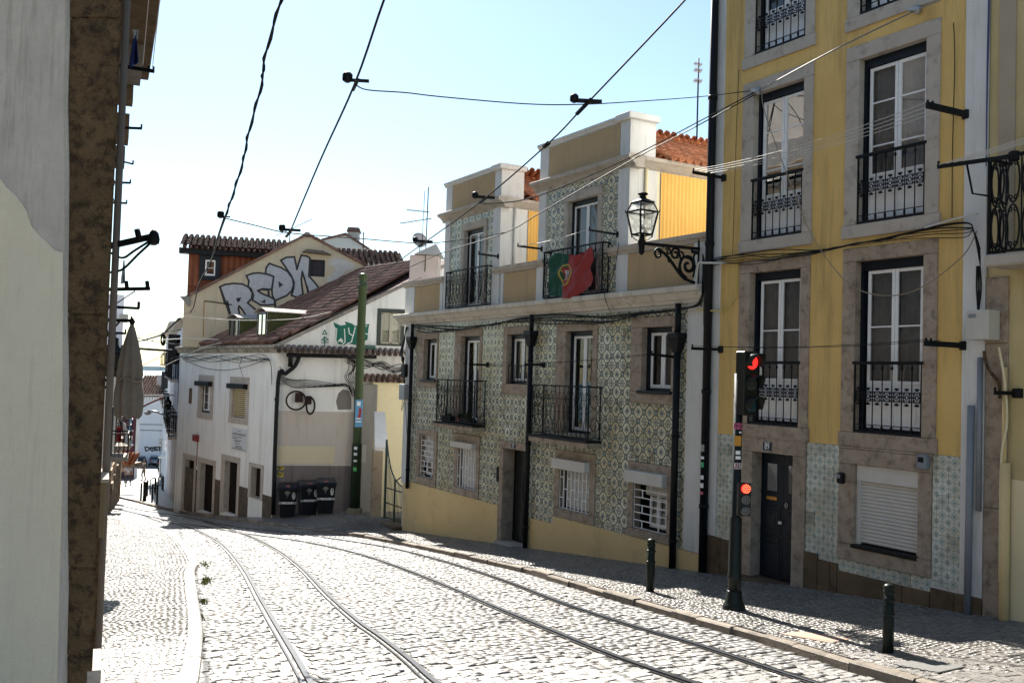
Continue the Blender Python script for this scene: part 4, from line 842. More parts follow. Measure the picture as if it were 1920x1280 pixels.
part('wall', wl, M['yellow'], h89)
lw = MB(); wall_holes(lw, .09, XR, -4.2, -.885, [dsur, ssur], Y89, .3); part('tiled_wall', lw, M['white'], h89)
bd = MB(); bd.quad((.03, 0, -4.5), (.03, 0, 10.6), (.03, 9, 10.6), (.03, 9, -4.5)); bd.quad((.03, 9, -4.5), (.03, 9, 10.6), (XR, 9, 10.6), (XR, 9, -4.5)); bd.quad((.03, 0, 10.6), (XR, 0, 10.6), (XR, 9, 10.6), (.03, 9, 10.6)); bd.quad((XR, 0, 6), (XR, 0, 10.6), (XR, 9, 10.6), (XR, 9, 6)); part('party_wall', bd, M['white'], h89)
cn = MB(); cn.prof([(0, 10.2), (-.1, 10.25), (-.3, 10.45), (-.35, 10.6), (0, 10.65)], .0, XR); part('cornice', cn, M['stone_grey'], h89)
st_ = MB(); st_.box(.085, .27, -.02, .03, -2.65, 10.2, 0, .003); st_.box(4.93, 5.25, -.02, .03, -2.66, 10.2, 0, .003); part('corner_strip', st_, M['white'], h89)
# plinth stones
for a, b, zt in ((.085, .42, -2.66), (.425, .895, -2.67), (2.285, 2.55, -2.56), (2.555, 2.79, -2.64), (2.795, 2.93, -2.64), (2.935, 4.06, -2.735), (4.065, 4.5, -2.735), (4.505, 4.86, -2.67), (4.865, 5.25, -2.67)):
    mb = MB(); mb.box(a+.003, b-.003, -.03, .03, -4.2, zt-.004, 0, .006); part('plinth_stone', mb, M['plinth'], h89)
# medallion tiles
TS2 = .1775; zt = -.885
cells = []
for a, b, z0_ in ((.275, .89, -2.64), (2.285, 2.925, -2.64), (4.505, 4.925, -2.64)): cells += tile_rects(a, b, z0_, zt, a if a > 1 and a < 4 else (b-TS2*math.ceil((b-a)/TS2)), zt-TS2*12, TS2, [dsur, ssur, (4.925, 5.3, -9, 9)])
lay_tiles(h89, [c[:4]+(0, 0) for c in cells if abs(c[1]-c[0]-TS2) < 1e-6 and abs(c[3]-c[2]-TS2) < 1e-6], 0, 0, TS2, M['med'], False)
rest = MB()
for e, f, g, h, i, j in cells:
    if abs(f-e-TS2) > 1e-6 or abs(h-g-TS2) > 1e-6: tile_solid(rest, e, f, g, h, f-TS2 if f-e < TS2-1e-6 else e, h-TS2, TS2, False, False)
x = 2.94
while x < 4.45: tile_solid(rest, x, min(x+TS2, 4.49), -2.73, -2.555, x, -2.73, TS2, False, False); x += TS2
part('tiles', rest, M['med'], h89, kind='stuff')
# windows with cast-iron guards
def ornament():
    mb = MB(); r = .0075
    mb.tube([(.052*math.sin(t)*(1-.25*math.cos(4*t)), 0, .075*math.cos(t)*(1-.25*math.cos(4*t))) for t in np.linspace(0, 6.283, 21)[:-1]], r, 4, closed=True)
    mb.tube([(.024*math.sin(t), 0, .034*math.cos(t)) for t in np.linspace(0, 6.283, 9)[:-1]], r, 4, closed=True)
    for s_ in (-1, 1):
        for a in (-.8, 0, .8): mb.tube([(0, 0, s_*.085), (.045*math.sin(a)*.6, 0, s_*(.085+.028)), (.045*math.sin(a), 0, s_*(.085+.04*math.cos(a)))], [.008, .016, .008], 5)
        for z_ in (-.045, .045): mb.tube([(s_*.03, 0, z_), (s_*.066, 0, z_*1.35)], [.012, .008], 5)
        mb.tube([(s_*.02, 0, 0), (s_*.075, 0, 0)], .010, 4)
    return mb
_orn = ornament().mesh('ornament', M['iron'])
def bal2():
    mb = MB(); mb.tube([(0, 0, 0), (0, 0, 1)], .0085, 6)
    for z in (.06, .93): mb.lathe([(.009, -.03), (.018, -.012), (.018, .012), (.009, .03)], 0, 0, 8, cz=z)
    mb.lathe([(.009, 0), (.016, .02), (.016, .05), (.009, .07)], 0, 0, 8, cz=.0); return mb
_bal2 = bal2().mesh('baluster', M['iron'])
M['curt_grey'] = pm('grey_curtain', (.36, .365, .375), (.25, .255, .265), sc=5, rough=.95); M['lace_grey'] = pm('lace_band', (.42, .42, .43), (.18, .18, .19), sc=45, rough=.95)
def guard(win, op, zr, y=-.01):
    a, b, c, d = op; mb = MB(); z0_ = c+.03
    mb.box(a-.03, b+.03, y-.028, y+.028, zr-.045, zr, 0, .008); mb.box(a, b, y-.02, y+.02, z0_-.03, z0_+.005, 0, .004); mb.box(a, b, y-.006, y+.006, z0_+.085, z0_+.097); mb.box(a, a+.02, y-.012, y+.012, z0_, zr-.04); mb.box(b-.02, b, y-.012, y+.012, z0_, zr-.04)
    r = part('guard_rail', mb, M['iron'], win); n = 7 if b-a > 1.12 else 7; zo = h89['z0']
    for i in range(1, n): inst('baluster', _bal2, win, Matrix.Translation((a+(b-a)*i/n, y, z0_-zo))@Matrix.Diagonal((1, 1, zr-z0_-.03, 1)))
    for i in range(n): inst('ornament', _orn, win, Matrix.Translation((a+(b-a)*(i+.5)/n, y, z0_+(zr-z0_)*.5-zo))@Matrix.Diagonal(((b-a)/n/.15, 1, 1.02, 1)))
for k, (su, op, zr) in enumerate(wins):
    w = winframe(h89, op, M['darkblue'], .10, .055, .13, .06, .1); stones(w, su, op, M['stone_grey'] if k >= 2 else M['stone'], sill=True, y1=.12, sill_out=.03)
    lower = k < 2; sashes(w, op, .13, fw=.05, side=.075 if not lower else .10, top=.14, bot=.07, bars=(.36,) if lower else (.235, .52), panel=.30, curt=M['curt_grey'], open_=0)
    if not lower:
        a, b, c, d = op; lb = MB(); n = 40; V = []; z0_, z1_ = d-.14-.44*(d-c), d-.14-.27*(d-c)
        for i in range(n+1): x = a+.13+(b-a-.26)*i/n; V += [(x, .205+.008*math.sin(i*2.1), z0_), (x, .205+.008*math.sin(i*2.1), z1_)]
        lb.add(V, [(2*i, 2*i+2, 2*i+3, 2*i+1) for i in range(n)], 0, None, True); part('lace_curtain', lb, M['lace_grey'], w)
    guard(w, op, zr)
# front door 89
a, b, c, d = dop; fr = MB(); fr.box(a, a+.03, .2, .28, c, d); fr.box(b-.03, b, .2, .28, c, d); fr.box(a, b, .2, .28, d-.03, d); dr = part('door', fr, M['navy'], h89); stones(dr, dsur, dop, M['stone'], y1=.3, sill=False)
mid = a+(b-a)*.55
lt = lambda nm, mb, m: part(nm, mb, m, dr)
for x0, x1 in ((a+.03, mid-.003), (mid+.003, b-.03)):
    mb = MB(); mb.box(x0, x1, .21, .26, c, d-.03); wv = x1-x0
    mb.box(x0+.06, x1-.06, .195, .21, c+.62, c+.66); mb.box(x0+.09, x1-.09, .185, .21, c+.78, c+1.12, 0, .015); mb.box(x0+.14, x1-.14, .175, .19, c+.84, c+1.06, 0, .01); mb.box(x0+.05, x1-.05, .198, .21, c+.72, c+1.18, 0, .006)
    mb.box(x0+.05, x1-.05, .198, .21, c+.08, c+.58, 0, .006); q = lt('door_leaf', mb, M['navy'])
    g = MB(); gx0, gx1 = x0+.11, min(x1-.08, x0+.31); g.box(gx0, gx1, .20, .208, c+1.42, c+1.86); lt('door_glass', g, pm('frosted_glass', (.62, .63, .63), (.55, .56, .56), sc=10, rough=.3)); lat = MB(); nx, nz = 4, 8
    for i in range(-8, 9):
        for sgn in (1, -1):
            p0 = np.array([gx0+(gx1-gx0)*i/nx, c+1.42]); p1 = p0+np.array([sgn*.5, .5]); seg = [p0+(p1-p0)*t for t in np.linspace(0, 1, 60)]; seg = [p for p in seg if gx0 <= p[0] <= gx1 and c+1.42 <= p[1] <= c+1.86]
            if len(seg) > 2: lat.bar((seg[0][0], .195, seg[0][1]), (seg[-1][0], .195, seg[-1][1]), .009, .006)
    lt('door_lattice', lat, M['iron'])
mb = MB(); mb.box(a+.13, a+.36, .185, .21, c+1.27, c+1.33, 0, .006); lt('letter_plate', mb, plain('brass_plate', (.50, .26, .07), .35, .9)); mb = MB(); mb.lathe([(0, -.03), (.032, -.02), (.036, 0), (.03, .02), (0, .03)], 0, 0, 12); mb.xf(None, (mid-.02, .165, c+.93)); lt('knob', mb, plain('white_knob', (.75, .74, .7), .25)); mb = MB(); mb.tube([(mid+.09+.025*math.cos(t), .18, c+1.22+.04*math.sin(t)) for t in np.linspace(0, 6.28, 12)[:-1]], .007, 5, closed=True); lt('knocker', mb, plain('steel', (.6, .6, .6), .3, 1))
mb = MB(); mb.box(a-.25, b+.12, -.26, .2, -3.6, c, 0, .012); lt('door_step', mb, M['plinth'])
number(h89, 1.48, -1.015, .19, .16, '89', -.027)
# stone stringcourse between door and window sills
mb = MB(); mb.box(.9, 2.29, -.035, .02, -.9, -.88, 0, .004); mb.box(2.92, 4.52, -.035, .02, -.915, -.885, 0, .004); part('string_course', mb, M['stone'], h89)
# shop window with closed roller shutter
a, b, c, d = sop; sw = winframe(h89, sop, M['black'], .06, .012, .012, .02, .1, 'shop_window'); stones(sw, ssur, sop, M['stone'], y1=.2)
mb = MB(); mb.box(a, b, .02, .16, d-.24, d, 0, .01); part('shutter_box', mb, M['shutter'], sw); mb = MB(); mb.box(a, a+.06, .04, .12, c, d-.24); mb.box(b-.05, b, .04, .12, c, d-.24); part('shutter_guide', mb, M['shutter'], sw)
n = 17; z0_ = c+.035; ph = (d-.24-z0_)/n; q = MB(); q.add([(0, .085, 0), (b-a-.11, .085, 0), (b-a-.11, .068, ph*.35), (0, .068, ph*.35), (b-a-.11, .070, ph*.72), (0, .070, ph*.72), (b-a-.11, .085, ph*.97), (0, .085, ph*.97)], [(0, 1, 2, 3), (3, 2, 4, 5), (5, 4, 6, 7)]); me = q.mesh('slat', M['shutter'])
for i in range(n): inst('slat', me, sw, Matrix.Translation((a+.06, 0, z0_+i*ph-Z89)))
mb = MB(); mb.box(a-.03, b+.01, -.06, .12, c-.045, c+.012, 0, .006); part('shutter_sill', mb, M['black'], sw)
for x, z, w_, h_ in ((4.41, -1.0, .15, .20), (3.02, -1.36, .10, .16)):
    mb = MB(); mb.box(x-w_/2, x+w_/2, -.13, -.025, z-h_/2, z+h_/2, 0, .02); q = part('key_safe', mb, M['pipe_grey'] if x > 4 else M['black'], h89); mb = MB(); mb.box(x-w_*.3, x+w_*.3, -.136, -.12, z-.0, z+h_*.35, 0, .004); part('cover', mb, M['black'] if x > 4 else M['pipe_grey'], q)
# drainpipe between the two houses, cables
dp = MB(); dp.tube([(.06, -.095, -3.3), (.06, -.095, 10.4)], .072, 12)
for z in (-2.2, -.2, 2.4, 5.0, 7.4): dp.tube([(.06, -.095, z), (.06, -.095, z+.07)], .086, 12)
dp = part('drainpipe', dp, M['black'], h89)
for z, w_, h_, col in ((-1.15, .10, .12, 'k'), (-1.32, .11, .05, 'w'), (-1.44, .09, .09, 'g'), (-1.66, .10, .07, 'w'), (-1.8, .08, .08, 'w'), (-1.93, .09, .05, 'p')):
    mb = MB(); r = .074; A = np.linspace(-1.9, -.9, 6); V = [(.06+r*math.cos(t), -.095+r*math.sin(t), z+s_*h_/2) for s_ in (-1, 1) for t in A]; mb.add(V, [(i, i+1, i+7, i+6) for i in range(5)], 0, None, True); part('sticker', mb, {'k': M['grey_metal'], 'w': M['sign_white'], 'g': plain('green_sticker', (.05, .4, .18), .5), 'p': plain('pink_sticker', (.5, .12, .15), .5)}[col], dp)
for q in range(6):
    zz = 2.12-q*.018; pts = [(.05, -.1, zz-.1)]+[(x, -.06-random.uniform(0, .03), zz+.05*math.sin(x*1.6+q*.5)+random.uniform(-.02, .02)+.03*x/5) for x in np.linspace(.2, 5.0, 12)]+[(5.2, -.2, 2.05), (5.3, -.2, 1.6+q*.04)]
    conduit(h89, 'cable', spline(pts, 5), .009 if q < 3 else .006, M['wire'], 5)
conduit(h89, 'cable', spline([(4.4, -.1, 2.2), (4.9, -.12, 2.26), (5.2, -.12, 2.28)], 5), .014, M['wire_light'], 5)
conduit(h89, 'cable', spline([(-.2, -.16, 1.55), (-.05, -.25, 2.05), (.1, -.22, 2.08), (.45, -.04, 2.06)], 6), .02, M['wire_light'], 6)
conduit(h89, 'cable', spline([(.85, -.03, 2.12), (.72, -.04, 2.05), (.70, -.05, 1.5), (.66, -.05, 1.42), (.45, -.06, 1.25), (.1, -.1, 1.25), (-.2, -.14, 1.28)], 8), .016, plain('yellow_conduit', (.55, .42, .12), .6), 6)
conduit(h89, 'cable', spline([(1.25, -.08, 4.86), (1.5, -.25, 4.4), (2.15, -.3, 3.1), (2.6, -.25, 2.2), (3.3, -.2, 1.45), (4.2, -.2, 1.3), (5.0, -.2, 1.7), (5.25, -.2, 2.05)], 8), .008, plain('tan_cable', (.26, .21, .14), .6), 5)
conduit(h89, 'cable', spline([(4.75, -.03, 4.95), (4.78, -.035, 4.4), (4.76, -.03, 3.2), (4.77, -.035, 2.3)], 5), .007, M['wire'], 4); conduit(h89, 'cable', spline([(.62, -.02, 5.4), (.6, -.03, 4.0), (.58, -.03, 2.2)], 5), .006, M['wire'], 4)
# ------------------------------------------------------------------ the third house at the right edge
h3 = wallthing('corner_shop_house', 'pale yellow house with pink stone jambs and scrolled iron balcony at the right edge', 'house', FA, -3.1)
mb = MB(); wall_holes(mb, 5.26, 11.0, -4, 10.2, [(5.98, 7.3, 1.75, 4.4), (6.1, 7.4, -2.9, -.2)], .02, .3); mb.quad((5.26, .02, -4), (5.26, 9, -4), (5.26, 9, 10.2), (5.26, .02, 10.2)); mb.quad((11, .02, -4), (11, 9, -4), (11, 9, 10.2), (11, .02, 10.2)); mb.quad((5.26, 9, -4), (11, 9, -4), (11, 9, 10.2), (5.26, 9, 10.2)); mb.quad((5.26, .02, 10.2), (11, .02, 10.2), (11, 9, 10.2), (5.26, 9, 10.2))
part('wall', mb, pm('buff_plaster', (.60, .50, .27), (.52, .42, .21), (.34, .27, .17), sc=1.2, streak=True, amt3=.6, bump=.3), h3)
mb = MB(); mb.box(5.26, 5.56, -.02, .1, -4, -1.5, 0, .006); mb.box(5.26, 5.56, -.01, .1, -1.49, .6, 0, .006); mb.box(5.26, 5.56, -.02, .1, .61, 1.45, 0, .006); part('stone_quoin', mb, M['stone'], h3)
mb = MB(); mb.box(5.62, 6.1, -.012, .03, -3.9, -1.1, 0, .006); part('cream_patch', mb, M['cream'], h3)
mb = MB(); mb.box(5.40, 5.62, -.01, .05, 1.8, 10, 0, .004); part('pilaster', mb, pm('pinkish_plaster', (.42, .36, .27), (.36, .3, .22), sc=2), h3)
w = winframe(h3, (5.98, 7.3, 1.75, 4.4), M['darkblue'], .1); stones(w, (5.78, 7.5, 1.6, 4.6), (5.98, 7.3, 1.75, 4.4), M['stone_grey'], sill=False); sashes(w, (5.98, 7.3, 1.75, 4.4), .14, bars=(.3,), panel=.25, curt=M['curt_grey'])
w = winframe(h3, (6.1, 7.4, -2.9, -.2), M['darkblue'], .1); stones(w, (5.9, 7.6, -3, 0), (6.1, 7.4, -2.9, -.2), M['stone'], sill=False); sashes(w, (6.1, 7.4, -2.9, -.2), .14, panel=.3, bars=(.3,))
def big_scroll():
    mb = MB(); r = .011
    for s_ in (-1, 1):
        mb.tube([(s_*.075*math.sin(t), 0, .25+.24*math.cos(t)) for t in np.linspace(0, 3.14, 10)], r, 5)
        mb.tube([(s_*.075*math.sin(t), 0, .75+.24*math.cos(t)) for t in np.linspace(0, 3.14, 10)], r, 5)
        for zc, up in ((.06, 1), (.44, -1), (.56, 1), (.94, -1)): mb.tube([(s_*(.03+.028*(1-t*.5)*math.cos(4.5*t)), 0, zc+up*.03*(1-t*.5)*math.sin(4.5*t)) for t in np.linspace(0, 1, 9)], r*.8, 4)
    mb.tube([(-.085, 0, 0), (-.085, 0, 1)], r*.8, 5); return mb
_bs = big_scroll().mesh('scroll_panel', M['iron'])
bq = MB(); bq.box(5.54, 8.6, -.5, -.0, 1.53, 1.68, 0, .02); bq = part('balcony', bq, M['stone_grey'], h3); rl = MB(); rl.box(5.55, 8.6, -.46, -.41, 2.86, 2.90, 0, .005); rl.box(5.55, 8.6, -.45, -.42, 1.70, 1.73); rl.box(5.55, 5.59, -.46, 0, 2.86, 2.90, 0, .005); rl.bar((5.57, -.435, 1.68), (5.57, -.435, 2.88), .035); rl.box(5.56, 5.58, -.45, 0, 1.70, 1.73); part('railing', rl, M['iron'], bq)
for i in range(14): inst('scroll_panel', _bs, bq, Matrix.Translation((5.68+i*.2, -.435, 1.72+3.1))@Matrix.Diagonal((1.1, 1, 1.14, 1)))
for i in range(2): inst('scroll_panel', _bs, bq, Matrix.Translation((5.57, -.33+i*.2, 1.72+3.1))@Matrix.Rotation(math.pi/2, 4, 'Z')@Matrix.Diagonal((1.1, 1, 1.14, 1)))
conduit(h3, 'drainpipe', [(5.10, -.09, -2.95), (5.12, -.09, -.2)], .045, M['pipe_grey'], 8); conduit(h3, 'drainpipe', [(5.22, -.06, -1.55), (5.22, -.06, .42)], .035, M['pipe_grey'], 8)
conduit(h3, 'drainpipe', [(5.60, -.09, -3.2), (5.60, -.09, -.9)], .06, M['dado'], 10); conduit(h3, 'drainpipe', [(5.56, -.06, -1.2), (5.56, -.06, .3)], .03, M['dado'], 8); conduit(h3, 'cable', spline([(5.5, -.1, .55), (5.6, -.12, .1), (5.62, -.1, -.4), (5.55, -.1, -.9), (5.52, -.06, -2.4)], 6), .016, M['cream'], 5)
conduit(h3, 'cable', spline([(5.3, -.1, .5), (5.36, -.12, .3), (5.5, -.1, .1), (5.52, -.1, -.1)], 6), .022, M['stone_dark'], 5)
mb = MB(); mb.box(5.16, 5.47, -.28, -.03, .64, 1.02, 0, .01); q = part('electric_cabinet', mb, plain('cabinet_grey', (.50, .48, .42), .5), h3); mb = MB(); mb.box(5.20, 5.30, -.286, -.275, .92, .97); part('cabinet_label', mb, M['pipe_grey'], q)
for q in range(3): conduit(h3, 'cable', spline([(5.22+q*.02, -.15, 1.6), (5.2+q*.03, -.12, 1.3), (5.24, -.14, 1.0)], 5), .012, M['wire'], 5)
for q in range(2): conduit(h3, 'cable', spline([(5.27+q*.012, -.04, 9), (5.275+q*.02, -.05, 6), (5.26+q*.012, -.05, 4), (5.27, -.06, 2.9)], 6), .008, plain('blue_cable', (.05, .05, .16), .5), 4)
# ------------------------------------------------------------------ the white corner house at the bend
C1 = G(508, 972, .1); ZC = float(C1[2])
FRA = Fr(C1, math.atan2(-math.cos(math.radians(37)), math.sin(math.radians(37)))); FRB = Fr(C1, math.radians(15))
z4c = lambda x, y: (320+x/3.5565, 640+y/3.5565)
def R4(fr, x0, y0, x1, y1, y=0.):
    a = fr.px(*z4c(x0, y0), y); b = fr.px(*z4c(x1, y1), y); return (float(min(a[0], b[0])), float(max(a[0], b[0])), float(min(a[1], b[1])), float(max(a[1], b[1])))
GD = 6.9
hc = wallthing('corner_house', 'dirty white corner house with four dark street doors under a tiled sloping roof', 'house', FRA, ZC); ZB = -8.0
AL_ = -10.3; EZ = .78
w1s, w1o = R4(FRA, 190, 222, 280, 522), R4(FRA, 203, 270, 264, 478); w2s, w2o = R4(FRA, 400, 233, 515, 558), R4(FRA, 417, 280, 497, 512)
doors = [(R4(FRA, 85, 742, 158, 1150), R4(FRA, 98, 780, 146, 1150)), (R4(FRA, 185, 768, 288, 1160), R4(FRA, 203, 806, 274, 1160)), (R4(FRA, 342, 748, 450, 1170), R4(FRA, 366, 792, 434, 1170)), (R4(FRA, 525, 803, 613, 1062), R4(FRA, 541, 833, 597, 1048))]
wl = MB(); wall_holes(wl, AL_, 0, ZB, EZ, [w1s, w2s]+[d[0] for d in doors], 0, .3)
part('street_wall', wl, M['corner'], hc)
hb = bpy.data.objects.new('side_wall', None); 
def Bw(x, y, z): p = FRB.w(x, y, z)-FRA.o; return (p@FRA.x, p@FRA.y, z)   # side-wall frame -> frame of the house
def toA(mb, i0=0): mb.v[i0:] = [tuple(Bw(*q)) for q in mb.v[i0:]]; return mb
bpy.data.objects.remove(hb)
VZ = lambda x: EZ+.03+.535*x
BW = 6.6
winB = [FRB.px(708, 578), FRB.px(757, 649)]; wB = (winB[0][0], winB[1][0], winB[1][1], winB[0][1]); wBo = (wB[0]+.14, wB[1]-.12, wB[2]+.06, wB[3]-.14)
mb = MB(); wall_holes(mb, 0, BW, ZB, EZ, [], 0)
for a, b in ((0, wB[0]), (wB[0], wB[1]), (wB[1], BW)):
    if a == wB[0]: mb.quad((a, 0, EZ), (b, 0, EZ), (b, 0, wB[2]), (a, 0, wB[2])); mb.quad((a, 0, wB[3]), (b, 0, wB[3]), (b, 0, VZ(b)), (a, 0, VZ(a)))
    else: mb.quad((a, 0, EZ), (b, 0, EZ), (b, 0, VZ(b)), (a, 0, VZ(a)))
part('side_wall', toA(mb), M['corner'], hc)
# painted-over bands on the side wall
def bpatch(name, rect, m, y=-.006, t=.012):
    q = MB(); q.box(rect[0], rect[1], y, y+t+.02, rect[2], rect[3], 0, .003); return part(name, toA(q), m, hc)
bpatch('painted_band', (.03, 2.72, -3.31, -1.43), pm('greige_paint', (.55, .495, .44), (.50, .45, .40), (.3, .26, .22), sc=1.5, streak=True, amt3=.4), -.004)
bpatch('painted_patch', R4(FRB, 685, 695, 1088, 814), pm('cream_paint', (.64, .57, .40), (.60, .53, .37), sc=1.5), -.009)
bpatch('painted_dado', (.03, 2.74, ZB+2, -3.32), pm('mauve_grey_paint', (.20, .175, .17), (.155, .135, .13), (.07, .06, .06), sc=1.5, streak=True, amt3=.6), -.005)
q = MB(); q.prism([(FRB.px(*z4c(x, y))) for x, y in ((1118, 345), (1150, 318), (1190, 330), (1205, 380), (1205, 452), (1115, 455), (1102, 400))], -.006, .02); part('cement_patch', toA(q), pm('cement', (.22, .2, .185), (.16, .145, .13), sc=3), hc)
M['damp'] = pm('damp_foot', (.13, .10, .075), (.075, .058, .044), (.22, .19, .15), sc=2, sc3=3, amt3=.6, bump=.4)
for a, b, zt in ((w1s[0]-1.2, doors[1][0][0], -4.2), (doors[1][0][1], doors[2][0][0], -4.35), (doors[2][0][1], doors[3][0][0]+.0, -4.35), (doors[3][0][1], 0., -4.4)):
    q = MB(); q.box(a, b-.003, -.012, .03, ZB+2, zt, 0, .003); part('damp_plinth', q, M['damp'], hc)
def swin(op, out, y=.1): w = winframe(hc, op, M['black'], y, .03, .04, .04, .06); stones(w, out, op, M['stone_grey'], y1=.14); return w
w = swin(w1o, w1s); sashes(w, w1o, .12, fw=.05, side=.04, bars=(.35, .68), curt=M['curt_grey'])
bx = MB(); r = R4(FRA, 168, 262, 262, 300, -.12); bx.box(r[0], r[1], -.2, -.0, r[2], r[3], 0, .02); part('blind_box', bx, M['black'], w)
w = swin(w2o, w2s); z = w2o[2]+.03; q = MB(); q.add([(0, 0, 0), (w2o[1]-w2o[0]-.04, 0, 0), (w2o[1]-w2o[0]-.04, -.03, .045), (0, -.03, .045)], [(0, 1, 2, 3)]); me = q.mesh('slat', M['shut_y'] if 'shut_y' in M else M['cream']); n = int((w2o[3]-w2o[2]-.06)/.075)
for i in range(n): inst('slat', me, w, Matrix.Translation((w2o[0]+.02, .08, z+i*.075-ZC)))
ib = MB(); ib.quad((w2o[0], .14, w2o[2]), (w2o[1], .14, w2o[2]), (w2o[1], .14, w2o[3]), (w2o[0], .14, w2o[3])); part('dark_room_backing', ib, M['interior'], w)
bx = MB(); r = R4(FRA, 386, 278, 497, 320, -.12); bx.box(r[0], r[1], -.22, .0, r[2], r[3], 0, .02); part('blind_box', bx, M['black'], w)
for k, (o_, p_) in enumerate(doors):
    dw = MB(); dw.box(p_[0], p_[1], .2, .26, p_[2], p_[3]); nb = 4; dw = part('door' if k < 3 else 'barred_window', dw, pm('old_brown_door', (.035, .024, .018), (.022, .016, .013), sc=6), hc); stones(dw, o_, p_, M['stone_grey'], sill=(k == 3), y1=.24)
    for i in range(nb): x0 = p_[0]+(p_[1]-p_[0])*i/nb; q = MB(); q.box(x0+.01, x0+(p_[1]-p_[0])/nb-.01, .185, .2, p_[2], p_[3]-.03, 0, .006); part('plank', q, pm('door_plank', (.016, .011, .008), (.010, .007, .006), sc=8, island=.2), dw)
pl = R4(FRA, 415, 572, 507, 738); q = MB(); q.box(*pl[:2], -.03, 0, *pl[2:], 0, .004); q = part('plaque', q, pm('plaque_white', (.62, .64, .65), (.56, .58, .6), sc=4, rough=.4), hc); tx = MB()
def lines(mb, a, b, c, d, y, rows, h):
    for f, segs in rows:
        zz = c+(d-c)*(1-f)
        for s0, s1 in segs:
            x = a+(b-a)*s0
            while x < a+(b-a)*s1: wd_ = random.uniform(.4, 1.)*h*3; e = min(x+wd_, a+(b-a)*s1); mb.box(x, e, y-.002, y, zz-h/2, zz+h/2); x = e+h*.6
lines(tx, *pl, -.031, [(.12, ((.42, .6),)), (.24, ((.05, .95),)), (.29, ((.05, .9),)), (.40, ((.05, .7),)), (.47, ((.05, .35),)), (.55, ((.2, .7),)), (.60, ((.2, .55),)), (.70, ((.25, .6),)), (.80, ((.3, .7),)), (.86, ((.25, .75),)), (.93, ((.05, .95),))], .022); part('plaque_lettering', tx, M['sign_blue'], q, kind='stuff')
r = R4(FRA, 165, 617, 190, 668); q = MB(); q.box(r[0], r[1], -.14, 0, r[2], r[3], 0, .03); q.tube([((r[0]+r[1])/2+.1, -.02, r[2]), ((r[0]+r[1])/2+.1, -.02, r[2]-1.0)], .012, 5); part('alarm_bell', q, plain('alarm_red', (.22, .02, .02), .4), hc)
r = R4(FRA, 125, 310, 140, 415); q = MB(); q.box(r[0], r[1], -.01, .02, r[2], r[3]); part('wall_niche', q, M['plinth'], hc)
# cornice/parapet over the street wall, gutter
cn = MB(); cn.prof([(.05, EZ-.22), (-.06, EZ-.2), (-.12, EZ-.08), (-.22, EZ-.02), (-.22, EZ+.06), (.1, EZ+.1)], AL_-.1, .16); part('cornice', cn, pm('grey_cornice', (.42, .39, .34), (.3, .27, .23), (.07, .06, .05), sc=1.5, streak=True, amt3=.75, lo3=.42, hi3=.62), hc)
cn = MB(); cn.box(AL_, -.4, .12, .24, EZ+.05, EZ+.34, 0, .01); part('parapet', cn, pm('sooty_parapet', (.16, .145, .125), (.09, .08, .07), (.035, .03, .028), sc=2, streak=True, amt3=.8), hc)
for q in range(6): conduit(hc, 'cable', spline([(AL_+.05, -.04, -1.6+q*.1), (AL_+.12, -.08, .1), (AL_+.4, -.1, .42)]+[(x, -.1-random.uniform(0, .05), .40+.1*math.sin(x*1.1+q)-.05*(q % 3)) for x in np.linspace(AL_+1.2, -1, 8)]+[(-.3, -.12, .25), (-.04, -.14, -.3-q*.05)], 5), .009, M['wire'], 5)
conduit(hc, 'cable', sag((AL_+.3, -.15, .45), (-.6, -.15, .35), .5), .012, M['wire'], 5); conduit(hc, 'cable', [(w2o[1]-.3, -.1, .4), (w2o[1]-.45, -.12, .1), (w2o[1]-.2, -.08, -.3)], .01, M['wire'], 4)
dp = MB(); pts = [(.75, -.12, .52), (.62, -.14, .15), (.30, -.14, -.15), (.06, -.1, -.45), (.06, -.1, -5.0)]; dp.tube(spline(pts, 4), .07, 8); dp.tube([(.45, -.14, .75), (.45, -.14, .1)], .08, 8); part('drainpipe', toA(dp), M['black'], hc)
gt = MB(); gt.tube([(.3, -.3, .50), (3.4, -.3, .54)], .07, 8); part('gutter', toA(gt), M['black'], hc)
for q in range(7):
    yy = random.uniform(.08, .2); pts = [(.1, -.12, .1-q*.12), (.25, -yy, -.25-q*.04)]+[(x, -yy, -.42-.02*q+.08*math.sin(x*1.8+q*.6)) for x in np.linspace(.6, 2.4, 6)]+[(2.6, -yy, -.5-.06*q), (2.72, -.1, -.9-q*.05), (2.74, -.1, -2.4-q*.4)]
    c_ = MB(); c_.tube(spline(pts, 5), .011, 5); part('cable', toA(c_), M['wire'], hc)
for q in range(7):
    c_ = MB(); x0 = 2.45+q*.06; c_.tube(spline([(x0, -.15, .5), (x0+.1*math.sin(q), -.2, .1), (x0-.12, -.18, -.2+q*.02), (x0+.05, -.12, -.45)], 6), .012, 4); part('cable', toA(c_), M['wire'], hc)
for q in range(7):
    c_ = MB(); z_ = .45-q*.06; c_.tube(spline([(2.4, -.15, .6-q*.05), (3.0, -.3, .35-q*.03+random.uniform(-.1, .1)), (3.6, -.3, .25+random.uniform(-.15, .15)), (4.1, -.3, .1+random.uniform(-.2, .2)), (4.7, -.5, .35)], 6), .014, 4); part('cable', toA(c_), M['wire'], hc)
